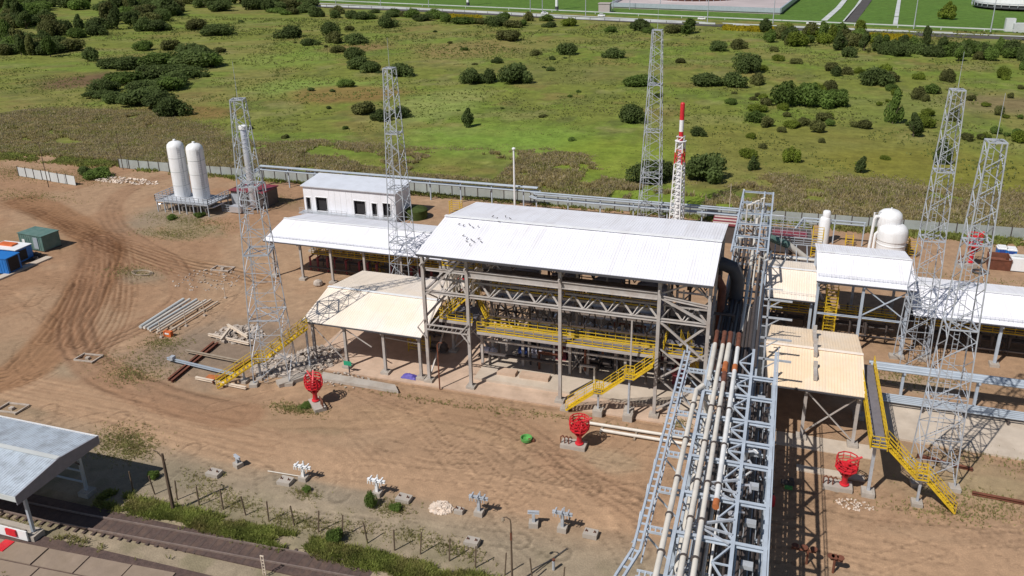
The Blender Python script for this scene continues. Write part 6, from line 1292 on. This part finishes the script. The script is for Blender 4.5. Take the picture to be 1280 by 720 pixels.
HB = [ # px, base y, width, height, tone, kind, label
 (353, 48, 32, 18, 'dark', 'dome', 'dark round bush alone in the meadow below the tree line end'), (379, 57, 24, 10, 'dark', 'dome', 'low flat dark bush right below the lone round one at upper left'),
 (258, 45, 34, 17, 'dark', 'dome', 'wide dark bush at the right end of the upper left thicket'), (232, 38, 34, 16, 'olive', 'dome', 'olive round bush touching the thicket from the right'),
 (403, 45, 26, 20, 'dark', 'dome', 'dark bush at the top of the diagonal bush row'), (432, 39, 14, 9, 'olive', 'dome', 'small olive bush beside the top of the diagonal bush row'), (412, 55, 22, 16, 'olive', 'dome', 'olive bush second in the diagonal bush row'), (437, 55, 30, 16, 'dark', 'dome', 'broad dark bush right of the second in the diagonal row'),
 (415, 67, 22, 11, 'olive', 'dome', 'brownish low bush in the middle of the diagonal row'), (434, 76, 26, 19, 'dark', 'dome', 'dark bush in the middle of the diagonal row'), (442, 88, 30, 20, 'dark', 'dome', 'large dark bush low in the diagonal row'), (457, 92, 26, 16, 'dark', 'dome', 'dark bush near the lower end of the diagonal row'), (487, 97, 40, 20, 'dark', 'dome', 'dark bush behind the top of the second lattice mast'),
 (474, 35, 30, 16, 'dark', 'dome', 'round dark bush above the second lattice mast'), (427, 109, 20, 12, 'mid', 'dome', 'small green bush left of the second mast'), (446, 143, 32, 20, 'olive', 'dome', 'olive shrub with brown rim left of the second mast'), (468, 152, 24, 20, 'dark', 'dome', 'dark shrub just left of the second mast'), (492, 148, 26, 18, 'dark', 'dome', 'dark shrub seen through the second mast'),
 (577, 161, 28, 28, 'dark', 'tree', 'small upright dark tree alone in the meadow right of the second mast'), (584, 106, 28, 22, 'dark', 'dome', 'left bush of the dense dark clump in the middle meadow'), (604, 105, 28, 22, 'dark', 'dome', 'middle bush of the dense dark clump in the middle meadow'), (635, 106, 42, 28, 'dark', 'dome', 'large right bush of the dense dark clump in the middle meadow'), (617, 80, 14, 11, 'dark', 'dome', 'small top bush of the dense clump in the middle meadow'),
 (622, 52, 36, 17, 'olive', 'dome', 'olive domed bush above the dense middle clump'), (637, 35, 28, 12, 'olive', 'dome', 'flat olive bush near the yellow flowers by the road'), (614, 33, 30, 16, 'dark', 'dome', 'dark bush below the road left of the flowers'), (567, 31, 38, 12, 'mid', 'dome', 'long low green bush beside the yellow flowers'), (590, 31, 24, 10, 'olive', 'dome', 'low olive bush beside the yellow flowers, right'),
 (702, 69, 26, 19, 'dark', 'dome', 'dark bush left of the third mast, upper'), (664, 70, 16, 8, 'olive', 'dome', 'small olive bush left of the dark upper bush near the third mast'), (759, 74, 30, 17, 'dark', 'dome', 'dark bush close left of the third mast top'), (790, 109, 42, 18, 'mid', 'dome', 'bright green flat bush left of the third mast'), (780, 156, 34, 28, 'dark', 'dome', 'large round dark bush between third mast and the clump'),
 (847, 80, 14, 8, 'olive', 'dome', 'small brown bush right of the third mast top'), (706, 33, 22, 14, 'bright', 'dome', 'bright green bush against the road'), (760, 41, 18, 9, 'mid', 'dome', 'small green bush left of the mast top by the road'), (792, 39, 30, 16, 'dark', 'dome', 'dark bush left behind the third mast tip'), (808, 42, 18, 10, 'mid', 'dome', 'green bush at the tip of the third mast'), (855, 43, 34, 20, 'mid', 'tree', 'green treelike bush by the road right of the third mast'), (836, 42, 24, 14, 'olive', 'dome', 'olive bush by the road right of the third mast'),
 (875, 109, 44, 19, 'dark', 'dome', 'left part of the long dark hedge right of the third mast'), (908, 110, 40, 21, 'dark', 'dome', 'right part of the long dark hedge right of the third mast'), (929, 92, 34, 28, 'dark', 'dome', 'tall dark bush above the long dark hedge'), (893, 65, 20, 17, 'dark', 'dome', 'dark bush in the scrub above the hedge, left'), (916, 62, 26, 14, 'olive', 'dome', 'olive bush in the scrub above the hedge, right'), (911, 131, 16, 9, 'mid', 'dome', 'small green bush right above the red and white stack'),
 (869, 171, 20, 15, 'dark', 'dome', 'small dark bush right of the stack top'), (800, 232, 50, 34, 'dark', 'dome', 'large dark brownish bush behind the third mast foot'), (872, 230, 54, 40, 'dark', 'dome', 'large dark brownish bush right of the red and white stack'), (822, 226, 30, 32, 'dark', 'dome', 'dark brown bush between mast foot and stack'),
 (937, 215, 20, 20, 'dark', 'tree', 'small dark spruce-like tree right of the stack'), (1073, 218, 24, 20, 'dark', 'tree', 'small dark conifer above the slim white vessel'), (1171, 208, 36, 30, 'dark', 'tree', 'dark green tree just left of the nearer tall right mast'), (1138, 173, 30, 30, 'dark', 'tree', 'dark green tree left of the right masts'), (1112, 156, 32, 38, 'mid', 'tree', 'tall loose green tree in the scrub left of the right masts'),
 (1028, 152, 24, 14, 'olive', 'dome', 'reddish olive bush in the right meadow'), (975, 134, 40, 38, 'mid', 'dome', 'green bush of the broad clump at right, left part'), (1005, 134, 40, 30, 'mid', 'dome', 'green bush of the broad clump at right, middle'), (1033, 135, 38, 26, 'mid', 'dome', 'dark green bush of the broad clump at right, right part'), (1090, 108, 46, 24, 'dark', 'dome', 'wide dark bush above the tall loose tree'), (1042, 96, 16, 14, 'dark', 'dome', 'small dark bush between the two clumps at right'),
 (1056, 72, 24, 14, 'dark', 'dome', 'dark bush under the road at right'), (1180, 103, 22, 16, 'olive', 'dome', 'olive bush above the taller right mast, left'), (1242, 160+8, 16, 10, 'mid', 'dome', 'small green bush between the mast tips at right'), (1270, 170, 14, 10, 'mid', 'dome', 'small green bush at the right edge'), (1180, 25, 34, 22, 'bright', 'tree', 'yellow green tree on the lawn of the tank farm'), (988, 160, 20, 12, 'bright', 'dome', 'bright green bush below the broad clump at right'),
 (112, 224, 34, 16, 'mid', 'dome', 'green bush between the stray fence piece and the long fence'), (98, 220, 22, 12, 'dark', 'dome', 'dark bush at the right end of the stray fence piece'), (75, 65, 34, 17, 'olive', 'dome', 'olive bush at the lower edge of the left thicket'), (103, 77, 24, 18, 'dark', 'dome', 'dark bush left of the dark diagonal thicket'), (172, 64, 24, 14, 'mid', 'dome', 'green bush above the dark diagonal thicket'), (206, 63, 26, 17, 'olive', 'dome', 'olive bush above the dark diagonal thicket, right'), (270, 66, 16, 8, 'olive', 'dome', 'small brown bush right of the dark diagonal thicket'),
 (376, 514-2, 20, 7, 'mid', 'dome', 'low green weed bush below the left red monitor'), (459, 636, 16, 26, 'mid', 'dome', 'green bush beside the white T-shaped stand by the road'), (490, 640, 16, 14, 'mid', 'dome', 'small bush right of the green bush by the road'), (380, 616, 14, 9, 'mid', 'dome', 'tiny bush at the foot of the left T-shaped stand'), (413, 680, 20, 26, 'mid', 'dome', 'upright green bush in the fence post row'), (187, 600, 14, 14, 'mid', 'dome', 'bright bush at the edge of the canopy shadow'), (210, 275, 14, 8, 'mid', 'dome', 'low yellow green bush before the twin tank platform, left'), (245, 272, 14, 8, 'mid', 'dome', 'low yellow green bush before the twin tank platform, right'),
]
for h in HB: bush(*h[:6], label=h[6])
# the dense thicket at upper left: many look-alike bushes
g = 'bushes of the dark diagonal thicket'
for (px, py, w_, h_) in [(120, 115, 30, 16), (142, 104, 36, 18), (160, 118, 34, 18), (178, 100, 38, 22), (200, 98, 36, 20), (225, 85, 40, 24), (240, 78, 34, 22), (250, 84, 30, 18), (150, 86, 36, 18), (185, 84, 36, 18), (128, 86, 28, 14), (215, 98, 38, 18), (195, 114, 40, 20), (160, 132, 42, 20), (185, 136, 40, 22), (203, 146, 34, 26), (130, 128, 30, 14), (175, 116, 34, 16), (210, 108, 26, 18), (232, 72, 30, 20), (112, 122, 22, 10)]:
    bush(px-3, py+1, w_*1.3, h_, vr.choice(['dark', 'dark', 'dark', 'mid']), 'dome', 'dark bush packed in the big diagonal thicket left of the first mast', g)
g = 'bushes and trees of the far upper left wood'
for k in range(120):
    u = vr.random(); 
    if u < .45: px, py = vr.uniform(-10, 60), vr.uniform(4, 74)
    elif u < .8: px = vr.uniform(50, 210); py = vr.uniform(2, 48)*(1 if px < 150 else .85)
    else: px, py = vr.uniform(180, 385), vr.uniform(2, 20)
    if 55 < px < 98 and 14 < py < 40: continue
    if 20 < px < 60 and 52 < py < 60: continue
    tr = vr.random() < .22
    bush(px, py, vr.uniform(18, 32), vr.uniform(12, 20)+(8 if tr else 0), vr.choice(['dark', 'dark', 'dark', 'mid', 'olive']), 'tree' if tr else 'dome', 'dark tree in the wood at the upper left corner' if tr else 'dark bush in the wood at the upper left corner', g)
g = 'trees of the belt below the road at upper right'
for k in range(52):
    px = 955+k*6.6+vr.uniform(-5, 5); base = 46+(px-960)*.085+vr.uniform(-5, 12)
    tr = vr.random() < .3; bush(px, base, vr.uniform(18, 30), vr.uniform(14, 24), vr.choice(['mid', 'dark', 'olive', 'mid', 'bright'] if px < 1100 else ['dark', 'mid', 'dark']), 'tree' if tr else 'dome', 'green tree in the belt just below the road at upper right' if tr else 'green bush in the belt just below the road at upper right', g)
g = 'low bushes along the road at top centre'
for k in range(34):
    px = 330+k*11.5+vr.uniform(-6, 6); base = 14+(px-400)*.045+vr.uniform(0, 9)
    if px > 560 and vr.random() < .4: continue
    bush(px, base, vr.uniform(12, 24), vr.uniform(7, 15), vr.choice(['mid', 'dark', 'olive']), 'dome', 'low bush in the broken row along the road at top centre', g)
g = 'small shrubs scattered over the right meadow'
for k in range(80):
    px = vr.uniform(930, 1285); py = vr.uniform(62, 180) if vr.random() < .7 else vr.uniform(120, 215)
    s_ = vr.uniform(5, 15)*(1+py/300); bush(px, py, s_, s_*vr.uniform(.5, .95), vr.choice(['olive', 'mid', 'bright', 'bright', 'olive']), 'dome', 'small shrub scattered in the scrubby meadow at the right', g)
g = 'small shrubs scattered over the left and middle meadow'
for k in range(40):
    px = vr.uniform(240, 930); py = vr.uniform(25, 180); s_ = vr.uniform(4, 9)*(1+py/400); bush(px, py, s_, s_*vr.uniform(.4, .7), vr.choice(['olive', 'mid', 'dark']), 'dome', 'tiny shrub dotted in the open middle meadow', g)

# tufts: reeds, meadow grass, weeds
def tufts(name, cx, cy, h, wd, mt, label, cat='grass', blades=3, lean=.35, z0=0.0):
    n = len(cx); V = []; 
    for k in range(blades):
        a = vr.uniform(0, 2*PI, n); dx = np.cos(a)*wd/2; dy = np.sin(a)*wd/2; hh = h*vr.uniform(.6, 1.15, n); lx = vr.normal(size=n)*lean*hh; ly = vr.normal(size=n)*lean*hh; ox = vr.normal(size=n)*wd*.5; oy = vr.normal(size=n)*wd*.5
        b0 = np.stack([cx+ox-dx, cy+oy-dy, np.full(n, z0-.05)], 1); b1 = np.stack([cx+ox+dx, cy+oy+dy, np.full(n, z0-.05)], 1)
        t0 = np.stack([cx+ox+lx+dx*.7, cy+oy+ly+dy*.7, z0+hh], 1); t1 = np.stack([cx+ox+lx-dx*.5, cy+oy+ly-dy*.5, z0+hh*vr.uniform(.75, 1, n)], 1)
        V.append(np.stack([b0, b1, t0, t1], 1))
    q = np.concatenate(V).reshape(-1, 3); m_ = len(q)//4; me = bpy.data.meshes.new(name); me.vertices.add(len(q)); me.vertices.foreach_set('co', q.ravel().astype(np.float32)); me.loops.add(4*m_); me.polygons.add(m_)
    me.polygons.foreach_set('loop_start', np.arange(0, 4*m_, 4)); me.polygons.foreach_set('loop_total', np.full(m_, 4)); me.loops.foreach_set('vertex_index', np.arange(4*m_)); me.update(calc_edges=True); me.materials.append(MATS[mt])
    o = bpy.data.objects.new(name, me); col.objects.link(o); tag(o, label, cat, kind='stuff'); return o
mat('meadow_tuft', (0.22, 0.26, 0.07), 0.85, 0, 0.4, 0.12, (0.34, 0.28, 0.14), 0.7, 0.05, spec=.2, transl=.5)
mat('reed', (0.43, 0.36, 0.17), 0.85, 0, 0.3, 0.35, (0.29, 0.33, 0.08), 1.0, 0.12, spec=.2, transl=.55)
mat('reed_pale', (0.50, 0.42, 0.27), 0.85, 0, 0.4, 0.5, (0.3, 0.2, 0.13), 0.6, 0.2, spec=.2, transl=.55)
N_ = 230000
x = vr.uniform(-215, 75, N_); y = vr.uniform(140, 196, N_)
topx = [-230, -191, -170, -150, -130, -119, -108, -90, -74, -60, -49, -42, -34, -20, -8, -1, 20, 30, 46, 80]; topy = [178, 191, 189, 180, 168, 166, 173, 173, 172, 174, 178, 176, 162, 154, 158, 169, 172, 168, 170, 172]
yt = np.interp(x, topx, topy)+9*(fbm(x, y, 9, 3)-.5)+5*vr.normal(size=N_)*.5; dn = fbm(x, y, 7, 31)
keep = (y < yt) & (y > 141.5+1.5*(fbm(x, y*0, 10, 2)-.3)) & (dn > np.where((x > -105) & (x < -5) & (y > 152), .50, np.where((x > -30) & (x < 0), .5, .30)))
keep &= ~((x > -75) & (x < -55) & (y > 150) & (y < 166)) & ~((x > -26) & (x < -12) & (y < 150))
x, y = x[keep], y[keep]; s_ = vr.random(len(x)) < .75+.4*(fbm(x, y, 12, 8)-.5)
hh = (.95+1.5*(fbm(x, y, 8, 12)-.4))*np.clip((np.interp(x, topx, topy)+4-y)/9, .35, 1); a = s_
tufts('reeds', x[a], y[a], hh[a]*.7, .24, 'reed', 'tall brownish green reeds behind the long grey fence', 'reeds', 3, .25)
a = ~s_; tufts('reeds', x[a], y[a], hh[a]*.8, .2, 'reed_pale', 'pale dry feathery reeds mixed into the tall reed belt', 'reeds', 3, .3)
# meadow tussocks
N_ = 70000; x = vr.uniform(-420, 180, N_); y = 142+vr.random(N_)**1.5*300; k_ = fbm(x, y, 14, 44) > .47; x, y = x[k_], y[k_]
tufts('meadow_grass', x, y, .22+.0012*(y-140), .30+.0015*(y-140), 'meadow_tuft', 'rough tufted grass over the open meadow', 'grass', 2, .5)
# weeds in the yard
def patch(pts, n, spread):
    X_ = []; Y_ = []
    for (px, py, rx, ry, d) in pts:
        cx, cy, _ = P(px, py); k = int(n*d); X_.append(cx+vr.normal(size=k)*rx*spread); Y_.append(cy+vr.normal(size=k)*ry*spread)
    return np.concatenate(X_), np.concatenate(Y_)
x, y = patch([(230, 275, 5, 1.2, 1), (250, 285, 4, 1.5, .6), (215, 292, 3, 1.2, .6), (165, 340, 2.2, 1.2, .5), (175, 455, 3, 2.0, .9), (165, 470, 2, 1, .6), (205, 430, 1.5, 1, .6), (215, 295, 4, 1, .3), (40, 245, 6, 1.5, .8), (90, 222, 8, 2.2, 2), (15, 215, 8, 2.5, 2),
              (150, 550, 1.6, 1.2, 1.2), (165, 562, 1.4, 1, 1), (270, 620, 1.6, .8, .35), (250, 600, 1.2, .8, .2), (300, 632, 1.4, .6, .3), (360, 650, 1.6, .6, .35), (390, 655, 1.6, .6, .35), (440, 660, 1.6, .6, .2), (500, 668, 1.6, .6, .2), (540, 676, 1.6, .5, .25), (575, 690, 1.4, .5, .25), (370, 512, 1.6, .5, .7), (490, 635, 1, .6, .5), (385, 618, .8, .4, .3),
              (1225, 620, 2.5, .8, .35), (1250, 640, 2, .7, .3), (1190, 640, 2, .6, .3), (1270, 580, 3, 1, .3), (1160, 470, 3, 1, .3), (1120, 470, 2, 1.4, .4), (1150, 640, 3, .8, .2), (560, 505, 5, .3, .3), (690, 520, 5, .3, .25), (850, 530, .7, .4, .3), (340, 250, 4, 1.5, .6), (1180, 345, 8, 1.2, .5)], 700, 1.0)
tufts('weeds', x, y, vr.uniform(.08, .26, len(x)), .06, 'weed', 'scattered green brown weeds on the sand of the yard', 'weeds', 3, .5)
N_ = 52000; x = vr.uniform(-56, -10, N_); y = 46.3+vr.normal(size=N_)*.42; k_ = fbm(x, y, 2.2, 66) > .46; x, y = x[k_], y[k_]
tufts('verge_grass', x, y, vr.uniform(.15, .5, len(x)), .06, 'grass_verge', 'ragged green grass strip along the railway track', 'grass', 3, .5)
N_ = 2600; x = vr.uniform(-80, -44, N_); y = np.where(vr.random(N_) < .4, 41.2+vr.normal(size=N_)*.25, vr.uniform(31, 36.6, N_)); k_ = fbm(x, y, 2.5, 67) > .5; x, y = x[k_], y[k_]
tufts('verge_grass', x, y, vr.uniform(.12, .35, len(x)), .08, 'weed', 'weeds pushing up between the concrete slabs below the track', 'grass', 3, .5)
N_ = 26000; x = vr.uniform(-175, 45, N_); y = 139.8+vr.normal(size=N_)*1.1; k_ = fbm(x, y, 4, 68) > .42; x, y = x[k_], y[k_]
tufts('verge_grass', x, y, vr.uniform(.25, .7, len(x)), .22, 'grass_verge', 'green weeds growing along the foot of the long grey fence', 'grass', 3, .4)
for nm_, pts in (('yellow_flowers', [(560, 600, 22, 2.2)]), ('yellow_flowers', [(905, 990, 36, 2.4)]), ('yellow_flowers', [(1085, 1140, 46, 2.0)])):
    a, b_, py, hh_ = pts[0]; N_ = 1500; px = vr.uniform(a, b_, N_); x = np.empty(N_); y = np.empty(N_)
    for k in range(N_): x[k], y[k], _ = P(px[k], py-3+(px[k]-a)*.05+vr.uniform(0, 5))
    tufts(nm_, x, y, np.full(N_, 1.1), 1.3, 'flowers', 'streak of yellow flowers by the road at pixel band '.replace(' at pixel band ', {560: ' at top centre', 905: ' right of the third mast', 1085: ' in the tree belt at upper right'}[a]), 'flowers', 2, .3)

# ------------------------------------------------------------------ beyond the road
def strip(nm, pts, w_, z, mt, kind='structure', th=.05):
    L = [P(*p)[:2] for p in pts]; m = MB()
    for a, b_ in zip(L, L[1:]): m.bar((*a, z), (*b_, z), w_, th)
    o = m.build(nm, mt); 
    if kind: tag(o, kind=kind)
    return o
strip('road', [(330, 3), (382, 7), (640, 19), (960, 35), (1280, 49), (1420, 56)], 11, .10, 'asphalt')
strip('road_shoulder', [(330, 1), (640, 16.2), (960, 32), (1280, 46), (1420, 53)], 3.0, .16, 'kerb_white')
rf_ = random.Random(8)
T = thing('low_wall', 'broken low white wall along the near side of the far road', 'wall', (*P(640, 22)[:2], 0))
L = [P(382, 7.5), P(540, 13), P(640, 18.5), P(720, 24), P(960, 33.5), P(1280, 46.5)]
for a, b_ in zip(L, L[1:]):
    a = Vector(a); b_ = Vector(b_); n = int((b_-a).length/9)
    for k in range(n):
        p = a.lerp(b_, k/n)
        if p.x > -60 and rf_.random() < .45: continue
        q = a.lerp(b_, (k+.96)/n); MB().bar(p+Vector((0, 0, .6)), q+Vector((0, 0, .6)), .3, 1.3 if p.x < -60 else .8).build('wall_panel', 'kerb_white', T)
L2_ = [P(400, 2), P(640, 12.5), P(960, 27.5), P(1280, 41.5)]
T = thing('kerb_rail', 'long thin pale rail on the lawn side of the far road', 'rail', (*P(640, 12)[:2], 0)); m = MB()
for a, b_ in zip(L2_, L2_[1:]): m.bar((a[0], a[1], 1.2), (b_[0], b_[1], 1.2), .5, .5)
m.build('rail', 'kerb_white', T)
for k in range(16): a = lerp(0, 1, k/16); p = P(420+k*54, 3+k*2.46); MB().bar((p[0], p[1], 0), (p[0], p[1], 1.2), .3).build('post', 'kerb_white', T)
# lawn paths
for pts, w_, mt in (([(1030, 26), (1048, 10), (1056, 0)], 3.2, 'kerb_white'), ([(1062, 28), (1078, 8), (1084, 0)], 6, 'asphalt'), ([(1055, 27), (1070, 9), (1076, 0)], 1.5, 'kerb_white'), ([(1119, 31), (1124, 0)], 2.2, 'kerb_white')): strip('path', pts, w_, .2, mt)
# bund of the left tank
A_, B_, C_, D_ = P(764, 10), P(975, 18), P(1001, -3), P(800, -8)
tag(MB().prism([A_[:2], B_[:2], C_[:2], D_[:2]], .0, 2.0).build('tank_bund', 'bund_floor'), 'broad pale concrete bund under the far storage tank at top centre', 'bund')
m = MB()
for a, b_ in ((A_, B_), (B_, C_), (A_, D_)): m.bar((a[0], a[1], 2.2), (b_[0], b_[1], 2.2), 1.0, 2.6)
tag(m.build('bund_wall', 'pipe_grey'), 'pale blue grey wall round the far tank bund', 'wall')
def bigtank(px, py, r, h, lab):
    x, y, _ = P(px, py); y += r; T = thing('storage_tank', lab, 'storage tank', (x, y, 0))
    MB().lathe([(r, 1.5), (r, h), (r*.7, h+1.5), (.1, h+2.4)], (x, y, 0), 64).build('shell', 'white', T, True); MB().lathe([(r+.5, 1.2), (r+.5, 3.0), (r+.2, 3.2)], (x, y, 0), 64).build('base_ring', 'gutter_dark' if px > 1200 else 'rust', T, True)
    m = MB()
    for k in range(40): a = k/40*2*PI; m.bar((x+(r+1.5)*math.cos(a), y+(r+1.5)*math.sin(a), 2), (x+(r+1.5)*math.cos(a), y+(r+1.5)*math.sin(a), 4), .3)
    m.build('ring_pipe', 'galv', T)
    m = MB(); [m.bar((x+(r+1.5)*math.cos(k/40*2*PI), y+(r+1.5)*math.sin(k/40*2*PI), 4), (x+(r+1.5)*math.cos((k+1)/40*2*PI), y+(r+1.5)*math.sin((k+1)/40*2*PI), 4), .4) for k in range(40)]; m.build('ring_main', 'galv', T)
bigtank(865, 5.5, 29, 14, 'huge white storage tank cut by the top edge, standing on the pale bund')
bigtank(1292, 15, 26, 14, 'huge white storage tank in the upper right corner')
x, y, _ = P(756, 15); tag(MB().box(x, y, 0, 7, 5, 5).box(x, y, 5, 7.6, 5.6, .5).build('pump_hut', 'bund_floor'), 'small beige hut at the left corner of the far bund', 'hut')
lp = None; g = 'thin light poles beyond the far road'
for k, (px, py) in enumerate([(420, 6), (476, 7), (536, 9), (663, 20), (678, 17), (732, 20), (766, 14), (787, 12), (825, 12), (884, 30), (966, 30), (1142, 36), (1238, 40), (1215, 6), (1230, 8), (1246, 10), (1262, 10)]):
    x, y, _ = P(px, py); h = 16 if k < 13 else 9
    if lp is None:
        lp = thing('light_pole', 'thin pale light pole beyond the far road', 'light pole', (0, 0, 0), g); MB().lathe([(.28, 0), (.16, 15), (.16, 16)], (0, 0, 0), 6).build('shaft', 'galv', lp); MB().box(.6, 0, 15.6, 1.8, .5, .3).build('lamp_arm', 'galv', lp); lp.location = (x, y, 0)
    else: dup(lp, (x, y, 0), 0, scale=(1, 1, h/16))
for k, (px, py) in enumerate(((585, 6.5), (696, 12.0))):
    x, y, _ = P(px, py); T = thing('thick_pole', ['thick white mast on the lawn, the left of two at top centre', 'thick white mast on the lawn, the right of two at top centre'][k], 'mast', (x, y, 0)); MB().lathe([(1.0, 0), (.9, 26)], (x, y, 0), 12).build('shaft', 'white', T, True); MB().lathe([(1.2, 0), (1.2, 2)], (x, y, 0), 12).build('collar', 'gutter_dark', T, True)
for k, (px, py) in enumerate(((1013, 31), (1026, 32), (681, 18), (877, 25), (752, 21))):
    x, y, _ = P(px, py); T = thing('parked_car', 'tiny pale car on the far road, '+['left one of a pair right of the bund', 'right one of a pair right of the bund', 'near the right thick mast', 'under the right end of the bund', 'near the beige hut'][k], 'car', (x, y, 0))
    MB().box(x, y, .5, 4.2, 1.8, .7).box(x-.2, y, 1.2, 2.3, 1.6, .6).build('body', 'white', T); MB().box(x-.2, y, 1.3, 2.34, 1.64, .35).build('window', 'dark_glass', T)
    for sx in (-1.3, 1.3):
        for sy in (-.8, .8): MB().tube((x+sx, y+sy-.12, .35), (x+sx, y+sy+.12, .35), .35, 10).build('wheel', 'gutter_dark', T)
x, y, _ = P(1277, 40); tag(MB().box(x, y, 0, 8, 5, 4).box(x-5, y+2, 0, 4, 3, 6).build('pump_hut', 'kerb_white'), 'small pale hut by the road at the right edge', 'hut')
